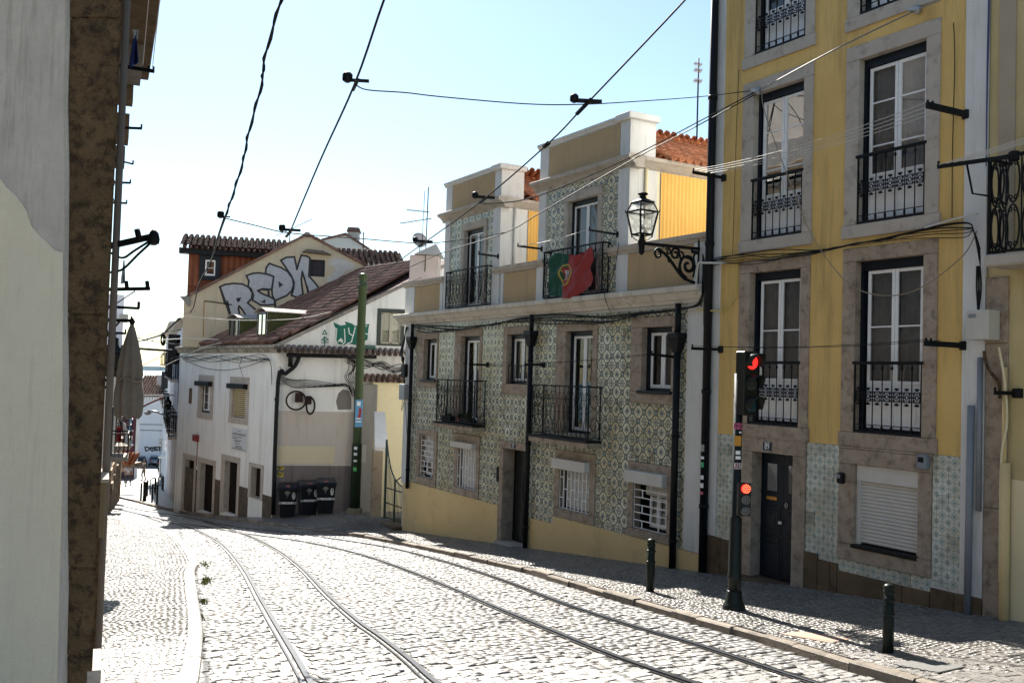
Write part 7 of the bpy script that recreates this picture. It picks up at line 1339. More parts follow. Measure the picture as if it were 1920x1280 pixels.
def hanger(label, p, d1, sc=1.):
    p = np.asarray(p); t = thing('wire_hanger', label, 'wire hanger', p, 0, 'trolley wire hangers'); d1 = np.asarray(d1)/np.linalg.norm(d1); sc *= .78; k = .16*sc; mb = MB(); mb.bar(-d1*k, d1*k*1.6, .045*sc, .035*sc); part('clamp', mb, M['black'], t); mb = MB(); mb.bar((-k*1.0, 0, .06*sc), (k*1.4, 0, .05*sc), .05*sc); mb.lathe([(.02, -.02), (.05, .0), (.05, .06), (.03, .08)], -k*1.0, 0, 8, cz=.05*sc); part('insulator', mb, M['black'], t); return t
hanger('hanger on the left straight trolley wire under the upper sky', P(668, 157, 9.3), P(640, 215, 9.9)-P(668, 157, 9.3), .7); hanger('large hanger above the larger dormer', P(1098, 197, 10.9), P(1070, 226, 11.2)-P(1098, 197, 10.9), 1.05); hanger('hanger in front of the smaller dormer', P(906, 375, 14.5), P(890, 388, 14.9)-P(906, 375, 14.5), 1.0); hanger('hanger on the left span above the graffiti gable', P(543, 436, 14.0), P(530, 452, 14.3)-P(543, 436, 14.0), .9); hanger('hanger by the round dish above the chimney', P(792, 457, 18.0), P(775, 470, 18.5)-P(792, 457, 18.0), 1.1); hanger('small joint where feeder cable and left span meet', P(421, 409, 13.4), P(415, 425, 14)-P(421, 409, 13.4), .45)
mb = MB(); mb.tube([P(1029, 268, 12.0), P(1020, 275, 12.1)], .03, 5); solo('wire_clamp', mb, M['black'], P(1029, 268, 12.0), 'small clamp on the slanting trolley wire left of the larger dormer', 'wire clamp')
# low cables across the corner house
for k, (lab, pts, r, m) in enumerate((('pale cable across the attic dormers of the corner house', [P(345, 592, 38), P(440, 600, 36), P(550, 598, 34), P(620, 585, 33)], .012, 'wire_light'), ('dark cable sloping up past the roof dormers', [P(320, 672, 40), P(450, 640, 36), P(600, 600, 33), P(680, 565, 32), P(790, 520, 30)], .012, 'wire'), ('cable from the left street crossing the corner cornice', [P(300, 690, 44), P(385, 650, 38), P(440, 640, 37)], .014, 'wire_light'), ('cable just above the corner house cornice', [P(262, 640, 44), P(340, 635, 39.5), P(410, 636, 38)], .02, 'wire_light'))): wire(lab, pts, r, M[m], name='cable', cat='cable')
# ------------------------------------------------------------------ rooftop things on the right
ch = P(795, 482, 31.5); t = thing('chimney', 'squat pale chimney with a gabled metal cowl beside the tiled house', 'chimney', P(797, 505, 31.5)); mb = MB(); k_ = 31.5/1800
mb.box(-27*k_, 27*k_, -.4, .5, -.6, 24*k_, 0, .02); part('stack', mb, pm('pinkish_render', (.5, .44, .42), (.42, .37, .35), sc=3), t); mb = MB(); zr = 42*k_; mb.add([(-18*k_, -.6, 22*k_), (34*k_, -.6, 22*k_), (34*k_, .7, 22*k_), (-18*k_, .7, 22*k_), (22*k_, -.6, zr), (22*k_, .7, zr)], [(0, 3, 5, 4), (1, 4, 5, 2), (0, 1, 2, 3), (0, 4, 1), (3, 2, 5)]); mb.xf(None, (0, 0, .04)); part('cowl', mb, M['grey_metal'], t)
def dish(label, px, py, d, rp, mast=.5):
    p = P(px, py, d); r = rp*d/1800; t = thing('satellite_dish', label, 'satellite dish', p, 0, 'satellite dishes'); mb = MB(); n = 18; pr = [(r*q, -.22*r*(1-q*q)) for q in (.05, .3, .55, .8, 1.)]; mb.lathe(pr+[(r*1.0, .015), (r*.55, -.16*r+.02)], 0, 0, n); a = math.radians(70); mb.xf([[1, 0, 0], [0, math.cos(a), -math.sin(a)], [0, math.sin(a), math.cos(a)]]); b_ = .5; mb.xf([[math.cos(b_), -math.sin(b_), 0], [math.sin(b_), math.cos(b_), 0], [0, 0, 1]]); part('reflector', mb, pm('dish_paint', (.5, .47, .46), (.42, .4, .39), sc=3), t)
    mb = MB(); mb.tube([(0, .1, 0), (0, .15, -mast)], .025, 6); part('mast', mb, M['grey_metal'], t); mb = MB(); mb.tube([(0, 0, -r*.9), (.1, -r*.8, -r*.3)], .012, 5); mb.tube([(.08, -r*.85, -.28*r), (.12, -r*.7, -.32*r)], .03, 6); part('feed_arm', mb, M['black'], t)
dish('round pinkish dish above the cowled chimney', 787, 450, 32, 15); dish('large pale dish peeping over the dark tiled attic', 735, 487, 48, 17, 1.)
def antenna(label, px, y0, y1, d, els, lean=0., r=.018):
    b = P(px, y0, d); k = d/1800; H = (y0-y1)*k; t = thing('tv_antenna', label, 'antenna', b, 0, 'rooftop antennas'); mb = MB(); mb.tube([(0, 0, -.2), (lean*H, 0, H)], r, 5); part('mast', mb, M['iron'], t)
    for (dz, x0, x1, tilt_, nel, el) in els:
        z = (y0-dz)*k; mb = MB(); a = np.array([x0*k, 0, z-tilt_*k*.5]); b_ = np.array([x1*k, .1, z+tilt_*k*.5]); mb.bar(a, b_, .03); part('boom', mb, M['grey_metal'], t)
        for i in range(nel): q = a+(b_-a)*(i+.5)/nel; mb = MB(); mb.tube([q+np.array([0, -.25, 0])*el, q+np.array([0, .25, 0])*el], .008, 4); part('element', mb, M['grey_metal'], t)
antenna('tall double-boom antenna beside the round dish', 797, 498, 350, 31, [(414, -50, 9, 12, 9, 1.1), (395, -38, 4, -2, 8, .8)], .01); mb = MB(); antenna('thin second mast with wires by the tall antenna', 789, 498, 357, 31.3, [], .02, .01)
antenna('antenna mast with grid panel behind the red dormer roof', 1307, 246, 108, 22, [(150, -8, 8, 0, 8, .6), (130, -8, 8, 0, 8, .6), (118, -8, 8, 0, 6, .5)], .0, .02); antenna('short antenna on the white gable behind', 681, 462, 435, 52, [(437, -18, 0, -1, 5, .6)], 0, .03); antenna('slanted antenna boom above the gable apex', 543, 452, 430, 46, [(426, -26, 40, 34, 3, .6)], 0, .025)
# white gable house with chimney farther back
gw = thing('white_gable_house', 'white gabled house with a capped chimney rising behind the roofs', 'house', P(640, 700, 56)); k_ = 56/1800; mb = MB(); q = lambda x, y: ((x-640)*k_, (700-y)*k_)
mb.prism([q(560, 720), q(560, 455), q(598, 450), q(625, 443), q(638, 440), q(676, 462), q(715, 487), q(715, 720)], 0, 5); part('wall', mb, pm('grey_white_wall', (.48, .5, .49), (.42, .44, .43), sc=1), gw); mb = MB()
for a, b in (((594, 452), (640, 439)), ((640, 439), (690, 470)), ((690, 470), (720, 490))): (x0, z0), (x1, z1) = q(*a), q(*b); mb.add([(x0, -.15, z0), (x1, -.15, z1), (x1, 5.2, z1), (x0, 5.2, z0), (x0, -.15, z0+.12), (x1, -.15, z1+.12), (x1, 5.2, z1+.12), (x0, 5.2, z0+.12)], [(0, 3, 2, 1), (4, 5, 6, 7), (0, 1, 5, 4), (1, 2, 6, 5), (2, 3, 7, 6), (3, 0, 4, 7)])
part('roof', mb, M['terra_dark'], gw); mb = MB(); (x0, z0), (x1, z1) = q(641, 450), q(661, 432); mb.box(x0, x1, .2, .9, z0-.3, z1, 0, .02); part('chimney', mb, pm('chimney_white', (.5, .5, .48), (.4, .4, .38), sc=3), gw); mb = MB(); mb.add([(x0-.05, .1, z1), (x1+.08, .1, z1), (x1+.08, 1, z1), (x0-.05, 1, z1), (x0, .3, z1+.3), (x1, .3, z1+.28), (x1, .8, z1+.28), (x0, .8, z1+.3)], [(0, 3, 2, 1), (4, 5, 6, 7), (0, 1, 5, 4), (1, 2, 6, 5), (2, 3, 7, 6), (3, 0, 4, 7)]); part('chimney_cap', mb, M['terra_dark'], gw)
# ------------------------------------------------------------------ left: end wall with stone quoin, street wall running downhill
QP = P(196, 681, 6.0); FRL = Fr(QP, math.radians(-4)); lh = wallthing('left_house', 'grey-white plastered house end with rough brown stone quoin at the left edge', 'house', FRL, -2.0)
lp = lambda x, y, o=0: tuple(float(v) for v in FRL.px(x, y, o))
q0, q1_, q2_, q3_ = lp(133, -40), lp(224, -40), lp(168, 1330), lp(130, 1330)
M['quoin'] = M['stone_dark']
mb = MB(); mb.prism([(q3_[0]-.1, q3_[1]-.6), (0, q2_[1]-.6), (0, 9), (q0[0]-.12, 9)], .008, .02); part('quoin_core', mb, M['quoin'], lh)
zs = [q2_[1]-.5, lp(150, 1230)[1], lp(150, 1065)[1], lp(150, 590)[1], lp(150, 35)[1], 4.2, 6.2, 9]
for z0, z1 in zip(zs, zs[1:]): xa = lambda z: np.interp(z, [q3_[1], q0[1]], [q3_[0], q0[0]])-.02; qb = MB(); qb.prism([(xa(z0), z0+.006), (.0, z0+.006), (.0, z1-.006), (xa(z1), z1-.006)], -.004+random.uniform(-.003, .003), .012); part('quoin_stone', qb, M['quoin'], lh, bevel=.012)
LSd = np.array([-14.35, 34.0, 0]); LSd /= np.linalg.norm(LSd)
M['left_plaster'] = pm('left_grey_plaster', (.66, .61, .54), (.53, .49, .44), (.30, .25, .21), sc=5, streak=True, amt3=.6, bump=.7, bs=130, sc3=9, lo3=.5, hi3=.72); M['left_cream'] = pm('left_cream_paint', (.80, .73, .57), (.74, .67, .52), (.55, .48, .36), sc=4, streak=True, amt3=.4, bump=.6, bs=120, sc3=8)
mb = MB(); xa2 = lambda z: float(np.interp(z, [q3_[1], q0[1]], [lp(128, 1330)[0], lp(131, -40)[0]])); n = 30; V = []
for i in range(n+1): z = -4+13*i/n; w_ = .006*math.sin(i*2.3); V += [(-9, -.03, z), (xa2(z)-.02+w_, -.03, z), (xa2(z)+w_, -.012, z), (xa2(z)+w_, .1, z)]
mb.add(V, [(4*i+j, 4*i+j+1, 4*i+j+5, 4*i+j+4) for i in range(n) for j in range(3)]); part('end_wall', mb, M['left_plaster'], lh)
edge = [(-60, 330), (0, 333), (12, 350), (32, 368), (50, 395), (60, 425), (78, 445), (92, 458), (104, 470), (118, 474), (127, 478), (128, 900), (128, 1330), (-60, 1330)]
mb = MB(); pts = [lp(*e, -.03) for e in edge]; pts = [(min(x, xa2(z)-.022), z) for x, z in pts]; pts[0] = (-8.9, pts[0][1]); pts[-1] = (-8.9, -3.9); pts[-2] = (pts[-2][0], -3.9); mb.prism(pts, -.036, -.02); part('repainted_patch', mb, M['left_cream'], lh)
# street-side wall: runs almost along the line of sight
def Lw(y, o, z): p = QP+LSd*y; n_ = np.array([LSd[1], -LSd[0], 0]); return np.array([p[0]+n_[0]*o, p[1]+n_[1]*o, z])   # y down the street, o out over the pavement
mb = MB(); E_ = FRL.w(-9, .0, 0); mb.quad(Lw(.02, -.02, -9), Lw(22, -.02, -9), Lw(22, -.02, 8.6), Lw(.02, -.02, 8.6)); b1, b2 = Lw(22, -.02, 0), Lw(22, -9, 0); mb.quad((*b1[:2], -9), (*b2[:2], -9), (*b2[:2], 8.6), (*b1[:2], 8.6)); b3 = FRL.w(-9, .02, 0); b4 = Lw(.02, -.02, 0); mb.quad((*b3[:2], 8.6), (*b4[:2], 8.6), (*b1[:2], 8.6), (*b2[:2], 8.6)); mb.quad((*b3[:2], -9), (*b2[:2], -9), (*b2[:2], 8.6), (*b3[:2], 8.6))
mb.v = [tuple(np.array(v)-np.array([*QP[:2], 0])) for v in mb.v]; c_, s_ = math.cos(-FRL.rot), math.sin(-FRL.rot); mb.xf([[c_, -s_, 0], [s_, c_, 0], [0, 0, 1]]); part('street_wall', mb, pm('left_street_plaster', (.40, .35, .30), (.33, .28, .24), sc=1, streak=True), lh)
mb = MB(); mb.tube([Lw(3.2, .05, z) for z in (-3.5, 0, 6)], .035, 8); solo('drainpipe', mb, pm('pipe_grey_brown', (.22, .19, .17), (.17, .15, .13), sc=3), Lw(3.2, .05, -3), 'grey-brown drainpipe running up the street side of the left house', 'drainpipe')
def lbox(name, label, cat, y0, y1, o0, o1, z0, z1, m, c=.006):
    mb = MB(); mb.box(o0, o1, y0, y1, z0, z1, 0, c); n_ = np.array([LSd[1], -LSd[0], 0]); mb.v = [tuple(QP*np.array([1, 1, 0])+n_*v[0]+LSd*v[1]+np.array([0, 0, v[2]])) for v in mb.v]; return solo(name, mb, m, Lw(y0, o0, z0), label, cat)
zpx = lambda py, d, px=200: float(P(px, py, d)[2])
lbox('meter_cabinet', 'brown metal cabinet hung on the street side of the left house', 'cabinet', 2.6, 3.4, 0, .055, zpx(985, 9), zpx(888, 9), pm('cabinet_brown', (.26, .20, .12), (.2, .155, .09), sc=3, rough=.5)); lbox('cabinet_ledge', 'pale stone ledge on top of the brown cabinet', 'ledge', 2.55, 3.5, 0, .075, zpx(888, 9), zpx(882, 9), M['stone_grey']); lbox('square_pipe', 'dark brown square pipe under the brown cabinet', 'pipe', 3.0, 3.1, -.01, .025, -3.6, zpx(986, 9), M['stone_dark']); lbox('base_stone', 'grey stone block at the foot of the quoin', 'stone', .0, .5, -.02, .06, -3, zpx(1233, 6.2), M['stone_grey'])
mb = MB(); ez = zpx(165, 21, 258); 
def eave(y0, y1, o, z0, z1, label, name='roof_eave', m=None):
    return lbox(name, label, 'eave', y0, y1, 0, o, z0, z1, m or M['plinth'], .02)
eave(2.5, 15.2, (258-207)/1800*21, ez, ez+.22, 'dark projecting roof eave at the top of the left house'); lbox('enclosed_balcony', 'weathered grey boxed-in balcony under the left eave', 'balcony', 12.8, 14.6, 0, .42, zpx(165, 20), zpx(-40, 20)-1.0, pm('weathered_boards', (.24, .22, .2), (.16, .145, .13), sc=3, streak=True))
for i, (y0, y1, o, p0, p1, lab) in enumerate(((15.5, 16.3, .26, 252, 205, 'upper open shutter on the left house'), (17.5, 18.3, .22, 300, 268, 'lower open shutter on the left house'), (14.6, 15.1, .3, 180, 142, 'top shutter tucked under the left eave'))): lbox('shutter', lab, 'shutter', y0, y1, 0, o, zpx(p0, 6+y0*.92), zpx(p1, 6+y0*.92), M['plinth'])
def larm(label, d, px0, py0, px1, py1, w=.03, **k): return arm(label, P(px0, py0, d), P(px1, py1, d), w=w, group='iron arms on the left-hand houses', **k)
larm('top left arm carrying the blue cloth', 14, 214, 122, 289, 134, .05, pins=2, strut=False); larm('second arm from the top on the left', 16, 214, 239, 266, 241, .04); larm('thin third arm from the top on the left', 18, 214, 299, 250, 308, .03); larm('fourth arm from the top on the left', 19, 209, 342, 245, 343, .04); larm('fifth arm from the top on the left', 20, 206, 380, 238, 381, .04); larm('long plain arm below the insulator arm on the left', 10, 188, 574, 261, 578, .028); larm('arm from which the closed parasol hangs', 15.0, 195, 600, 247, 601, .05, strut=True); larm('lower strutted arm beside the closed parasol', 16.0, 195, 623, 236, 625, .04, strut=True)
t, _ = larm('big tram-wire bracket with two curved stays on the left', 9.0, 185, 466, 297, 441, .055, pins=0)
o_ = P(185, 466, 9.0); mb = MB()
mb.tube(spline([P(188, 462, 9)-o_, P(215, 478, 9)-o_, P(232, 483, 9)-o_, P(252, 470, 9)-o_, P(290, 446, 9)-o_], 6), .012, 6); mb.tube(spline([P(195, 512, 9)-o_, P(222, 508, 9)-o_, P(236, 500, 9)-o_, P(260, 476, 9)-o_, P(292, 447, 9)-o_], 6), .012, 6); part('stay', mb, M['iron'], t); mb = MB(); c = P(288, 448, 9)-o_; mb.lathe([(.02, -.06), (.055, -.04), (.06, .0), (.04, .06), (.015, .09)], c[0], c[1], 8, cz=c[2]); c = P(262, 452, 9)-o_; mb.tube([c, c+np.array([-.03, 0, .11])], .028, 7); part('insulator', mb, M['black'], t)
t, _ = larm('insulator arm with two black insulators and a stay on the left', 9.5, 183, 543, 281, 541, .035, pins=0); o_ = P(183, 543, 9.5); mb = MB()
for px, py in ((238, 540), (277, 540)): c = P(px, py, 9.5)-o_; mb.tube([c, c+np.array([-.01, 0, .07])], .02, 7)
part('insulator', mb, M['black'], t); mb = MB(); mb.tube([P(190, 584, 9.5)-o_, P(198, 582, 9.5)-o_, P(253, 546, 9.5)-o_], .007, 5); part('stay', mb, M['iron'], t)
for k in range(2): wire(['left thin pale line rising from the top left arm out of frame', 'right thin pale line rising from the tip of the top left arm'][k], [P(268+18*k, 122+4*k, 14), P(284+22*k, -60, 10)], .006, M['wire_light'], name='clothes_line', cat='clothes line')
wire('sagging cable along the left house from the eave', [P(234, 170, 16), P(233, 230, 15.6), P(225, 330, 15), P(218, 372, 14.6), P(213, 375, 14.5), P(207, 340, 14.5)], .008, name='cable', cat='cable')
def cloth(label, pxs, d, m, name='laundry', depth=.12, folds=3):
    """a hanging cloth: outline in sight lines at one distance, filled as a folded sheet with thickness"""
    (x0, y0), (x1, y1), (x2, y2), (x3, y3) = pxs; n, k = 10, 14; mb = MB(); V = []
    for j in range(k+1):
        v = j/k
        for i in range(n+1):
            u = i/n; px = (x0*(1-u)+x1*u)*(1-v)+(x3*(1-u)+x2*u)*v; py = (y0*(1-u)+y1*u)*(1-v)+(y3*(1-u)+y2*u)*v; V.append(P(px, py, d+depth*math.sin(u*folds*3.14+v*2)*(.3+v)))
    mb.add(V, [(j*(n+1)+i, j*(n+1)+i+1, (j+1)*(n+1)+i+1, (j+1)*(n+1)+i) for j in range(k) for i in range(n)], 0, None, True); o = solo(name, mb, m, P(x0, y0, d), label, 'laundry'); md = o.modifiers.new('th', 'SOLIDIFY'); md.thickness = .006; return o
cloth('dark blue cloth hanging from the top left arm', ((250, 66), (256, 70), (260, 118), (241, 130)), 14, plain('blue_cloth', (.012, .03, .16), .9)); cloth('white knotted end of the blue cloth', ((249, 56), (259, 57), (257, 74), (249, 72)), 14.05, plain('white_cloth', (.6, .6, .6), .9)); cloth('pale blue-grey rag hanging under the tram bracket', ((231, 488), (234, 488), (235, 530), (226, 533)), 20, plain('grey_rag', (.36, .40, .48), .9))
# closed parasol
pc = P(241, 603, 15.0); k_ = 15.0/1800; t = thing('closed_parasol', 'big closed beige parasol tied in the middle, hanging on the left', 'parasol', P(240, 782, 15.0)); H = (782-606)*k_; mb = MB(); n = 36; rows = []
for f, w_ in ((0, .02), (.06, .05), (.2, .10), (.4, .155), (.55, .175), (.60, .15), (.64, .17), (.75, .19), (.88, .195), (1., .18)):
    rows.append((H*(1-f), w_))
V = []
for j, (z, w_) in enumerate(rows):
    for i in range(n): a = 6.283*i/n; rr = w_*(1+.22*math.cos(8*a+z*1.5)*min(1, j/4)); V.append((rr*math.cos(a)-.03*(1-z/H)*0, rr*math.sin(a), z+(.04*math.cos(8*a) if j == len(rows)-1 else 0)))
mb.add(V, [(j*n+i, j*n+(i+1) % n, (j+1)*n+(i+1) % n, (j+1)*n+i) for j in range(len(rows)-1) for i in range(n)], 0, None, True); part('canopy', mb, pm('parasol_cloth', (.25, .225, .195), (.19, .17, .145), sc=4, streak=True, rough=.9, bump=.1), t); mb = MB(); mb.tube([(.17*math.cos(a)*1.05, .17*math.sin(a)*1.05, H*.40+.03*math.sin(3*a)) for a in np.linspace(0, 6.283, 20)[:-1]], .022, 5, closed=True); part('tie', mb, pm('tie_cloth', (.26, .22, .18), (.2, .17, .14), sc=5), t); mb = MB(); mb.lathe([(.03, H-.02), (.05, H+.03), (.03, H+.06), (.015, H+.09)], 0, 0, 8); mb.tube([(0, 0, .1), (0, 0, H)], .018, 6); part('pole', mb, M['iron'], t)
# ------------------------------------------------------------------ the street below: houses, cars, people, street furniture
def gp_(px, py, dz=.02): return G(px, py, dz)
RN = P(341, 690, 47.0); RF = P(309, 690, 99.0); d_ = (RN-RF)[:2]; FRR = Fr(RN, math.atan2(d_[1], d_[0])); RL = float(np.hypot(*d_))
M['bluewall'] = pm('blue_grey_wall', (.66, .69, .74), (.58, .61, .66), (.36, .38, .42), sc=.6, streak=True, amt3=.5); M['palewall'] = pm('pale_lilac_wall', (.76, .74, .76), (.7, .68, .7), sc=.6); M['maroon'] = pm('maroon_wall', (.14, .05, .06), (.11, .04, .05), sc=1)
def row_house(name, label, x0, x1, zt, m, floors, cols, bal, zb=-16, pan=None):
    h = wallthing(name, label, 'house', Fr(FRR.w(0, 0, 0), FRR.rot), -8.0); hol = []
    cw = (x1-x0)/cols
    for f in floors:
        for c in range(cols): a = x0+cw*(c+.5)-.55; hol.append((a, a+1.1, f, f+2.0))
    mb = MB(); wall_holes(mb, x0, x1, zb, zt, hol, 0, .25); mb.quad((x1, 0, zb), (x1, 7, zb), (x1, 7, zt), (x1, 0, zt)); mb.quad((x0, 0, zb), (x0, 7, zb), (x0, 7, zt), (x0, 0, zt)); mb.quad((x0, 0, zt), (x1, 0, zt), (x1, 7, zt+1.2), (x0, 7, zt+1.2)); part('wall', mb, m, h)
    mb = MB(); mb.prof([(.05, zt-.25), (-.3, zt-.05), (-.35, zt+.08), (.1, zt+.15)], x0-.05, x1+.05); part('cornice', mb, M['stone_grey'], h)
    for i, o in enumerate(hol):
        w = winframe(h, o, M['pvc'], .1, .07, .07, .07, .06); q = MB(); q.box((o[0]+o[1])/2-.04, (o[0]+o[1])/2+.04, .1, .16, o[2], o[3]); q.box(o[0], o[1], .11, .15, o[2]+1.3, o[2]+1.36); part('glazing_bar', q, M['pvc'], w); q = MB(); q.quad((o[0], .15, o[2]), (o[1], .15, o[2]), (o[1], .15, o[3]), (o[0], .15, o[3])); part('pane', q, M['glass_dark'], w); q = MB(); q.quad((o[0], .24, o[2]), (o[1], .24, o[2]), (o[1], .24, o[3]), (o[0], .24, o[3])); part('dark_room_backing', q, M['interior'], w)
        if bal and i % bal == 0 and o[2] > -5.:
            b = MB(); b.box(o[0]-.3, o[1]+.3, -.5, 0, o[2]-.18, o[2]-.05, 0, .02); b = part('balcony', b, M['stone_grey'], h); r = MB(); r.box(o[0]-.28, o[1]+.28, -.49, -.45, o[2]+.88, o[2]+.93)
            for s_ in (o[0]-.28, o[1]+.24): r.box(s_, s_+.04, -.49, 0, o[2]+.88, o[2]+.93)
            for k in range(14): x = o[0]-.26+(o[1]-o[0]+.52)*k/13; r.bar((x, -.47, o[2]-.05), (x, -.47, o[2]+.9), .022)
            for k in range(5):
                for s_ in (o[0]-.26, o[1]+.26): y = -.45+.1*k; r.bar((s_, y, o[2]-.05), (s_, y, o[2]+.9), .022)
            part('railing', r, M['iron'], b)
    return h
row_house('row_house', 'shaded blue-grey house with iron balconies just past the white corner house', -21, 1.5, 2.2, M['bluewall'], (-6.6, -3.4, -.6), 5, 1); row_house('row_house', 'taller light blue-grey house with stacked balconies farther down the right row', -RL*.98, -21.05, 3.0, M['bluewall'], (-9.6, -6.2, -3.0, .2), 8, 2)
for lab, px, py, d, w_, h_, m in (('dark canopy box high on the near blue-grey house', 329, 655, 52, .5, 1.6, M['black']), ('wooden balcony screen on the far blue-grey house', 313, 712, 80, .6, 1.4, M['darkblue'])): p = P(px, py, d); mb = MB(); mb.box(-w_/2, w_/2, -.5, .5, -h_/2, h_/2, 0, .03); mb.xf(None, p); solo('balcony_screen', mb, m, p, lab, 'balcony screen')
# white end house across the bottom of the street, roof, chimney, DUSK lettering
FRE = Fr(P(258, 800, 130), math.radians(8)); ep = lambda x, y, o=0: tuple(float(v) for v in FRE.px(x, y, o)); we = wallthing('end_house', 'white house closing the street end, with tiled roof and black outline lettering', 'house', FRE, -13.0); a = ep(258, 742); b = ep(345, 742); mb = MB(); mb.box(a[0], b[0], 0, 9, -22, a[1]); part('wall', mb, pm('end_wall_white', (.74, .76, .80), (.68, .70, .74), (.4, .42, .46), sc=.4, streak=True, amt3=.4), we)
barrel_roof(we, (a[0]-.5, -.5, a[1]), (1, 0, 0), (0, math.cos(.42), math.sin(.42)), int((b[0]-a[0]+1)/.35), 12, pm('far_roof_tile', (.42, .25, .17), (.34, .2, .14), (.5, .38, .3), sc=3, island=.3), .35, L=.62, ex=.55); mb = MB()
for k in range(int((b[0]-a[0])/.35)): mb.box(a[0]+k*.35, a[0]+k*.35+.2, -.45, -.02, a[1]-.42, a[1]-.02)
part('eave_teeth', mb, M['sign_white'], we, kind='stuff'); q0 = ep(295, 722, 3); q1 = ep(308, 703, 3); mb = MB(); mb.box(q0[0], q1[0], 2.5, 3.5, q0[1]-1, q1[1], 0, .03); part('chimney', mb, pm('pink_chimney', (.55, .48, .47), (.48, .42, .41), sc=2), we)
for y in (795, 806): u, v = ep(262, y), ep(312, y+2); mb = MB(); mb.box(u[0], v[0], -.05, .02, u[1]-.06, u[1]+.06); part('wall_pipe', mb, M['pipe_grey'], we)
z5c = lambda x, y: ep(180+x/5.818, 740+y/5.818)
stroke('wall_lettering', [[(535, 570), (545, 612), (575, 600), (582, 578), (560, 568), (535, 570)], [(592, 575), (596, 600), (615, 612), (635, 600), (638, 570), (622, 572), (615, 592), (606, 572), (592, 575)], [(682, 572), (655, 566), (645, 582), (672, 594), (668, 606), (642, 604)], [(690, 566), (692, 610), (700, 592), (718, 610), (722, 596), (706, 584), (722, 568), (708, 566), (698, 580)]], .16, -.02, M['spray_black'], we, idn, z5c)
FRM = Fr(P(236, 800, 98), math.radians(22)); mp_ = lambda x, y: tuple(float(v) for v in FRM.px(x, y)); mh = wallthing('maroon_house', 'dark maroon house with blue shutters and white corner strip at the far left', 'house', FRM, -12.0); a, b = mp_(222, 772), mp_(252, 872); mb = MB(); mb.box(a[0], b[0], 0, 6, -20, a[1]); part('wall', mb, M['maroon'], mh); c = mp_(262, 780); mb = MB(); mb.box(b[0], c[0], -.06, 6, -20, c[1]); part('corner_strip', mb, M['white'], mh)
for x0, y0, x1, y1 in ((241, 784, 248, 806), (242, 815, 248, 832)): u, v = mp_(x0, y0), mp_(x1, y1); mb = MB(); mb.box(u[0], v[0], -.06, .02, v[1], u[1]); w = part('window', mb, plain('blue_shutter', (.16, .24, .34), .5), mh); mb = MB(); mb.box(u[0]-.1, v[0]+.1, -.15, .02, v[1]-.15, v[1]); part('sill', mb, M['sign_white'], w)
FRP = Fr(P(195, 700, 62), math.radians(22.3)); pp_ = lambda x, y: tuple(float(v) for v in FRP.px(x, y)); ph = wallthing('pale_house', 'tall pale lilac-white house on the left with a small balcony cornice', 'house', FRP, -9.0); a, b = pp_(150, 548), pp_(233, 560); mb = MB(); mb.box(a[0], b[0], 0, 8, -18, a[1]); part('wall', mb, M['palewall'], ph); u, v = pp_(224, 589), pp_(240, 604); mb = MB(); mb.box(u[0], v[0], -.5, 1, v[1], u[1], 0, .05); part('balcony', mb, M['stone_grey'], ph); u, v = pp_(217, 640), pp_(223, 655); mb = MB(); mb.box(u[0], v[0], -.05, .05, v[1], u[1]); part('window', mb, M['glass_dark'], ph); u, v = pp_(209, 520), pp_(220, 548); mb = MB(); mb.box(u[0], v[0], .5, 3, u[1]-3, u[1]); part('rooftop_room', mb, M['palewall'], ph)
# shop house on the left with tiled canopy
SN = P(196, 760, 33); SF = P(231, 760, 60); d_ = (SF-SN)[:2]; FRH = Fr(SN, math.atan2(d_[1], d_[0])); SLn = float(np.hypot(*d_)); hp = lambda x, y: tuple(float(v) for v in FRH.px(x, y)); shp = wallthing('shop_house', 'narrow left house with iron balcony above a tan shop front', 'house', FRH, -7.0); mb = MB(); mb.box(0, SLn, 0, 6, -14, 0.2); part('wall', mb, pm('shop_wall', (.42, .40, .37), (.34, .32, .3), (.2, .18, .16), sc=1, streak=True), shp)
mb = MB(); mb.box(6, SLn, -.06, .02, -12, -4.6); part('shop_front', mb, pm('tan_front', (.42, .29, .19), (.34, .23, .15), sc=1), shp)
for x in (8, 12.5, 17, 21.5): mb = MB(); mb.box(x, x+1.6, -.1, 0, -12, -5.4); dq = part('shop_door', mb, M['brownint'], shp); mb = MB(); mb.box(x-.2, x, -.14, 0, -12, -5.2); mb.box(x+1.6, x+1.8, -.14, 0, -12, -5.2); mb.box(x-.2, x+1.8, -.14, 0, -5.4, -5.1); part('door_surround', mb, M['stone'], dq)
for x, z in ((9, -3.9), (15, -3.9), (20, -3.9), (12, -.9)):
    b = MB(); b.box(x-1, x+1, -.7, 0, z-.2, z, 0, .02); b = part('balcony', b, M['stone_grey'], shp); r = MB(); r.box(x-1, x+1, -.7, -.66, z+.95, z+1)
    for k in range(15): xx = x-1+2*k/14; r.bar((xx, -.68, z), (xx, -.68, z+.97), .025)
    for s_ in (-1, 1): r.box(x+s_-.02, x+s_+.02, -.7, 0, z+.95, z+1); [r.bar((x+s_, -.68+.17*k, z), (x+s_, -.68+.17*k, z+.97), .025) for k in range(4)]
    part('railing', r, M['iron'], b); q = MB(); q.box(x-.5, x+.5, -.03, .02, z, z+2.1); part('window', q, M['darkblue'], shp)
t = thing('tiled_canopy', 'small tiled canopy over the shop at the bend on the left', 'canopy', P(245, 855, 62)); barrel_roof(t, P(259, 870, 61)-P(245, 855, 62)-np.array([0, .6, 0]), (-1, .12, 0), (0, .85, .52), 4, 3, M['terra'], .3, L=.5, off=(0, 0, 0))
mb = MB(); mb.box(-.7, .3, .0, 1.2, -.75, -.45); part('beam', mb, M['stone'], t)
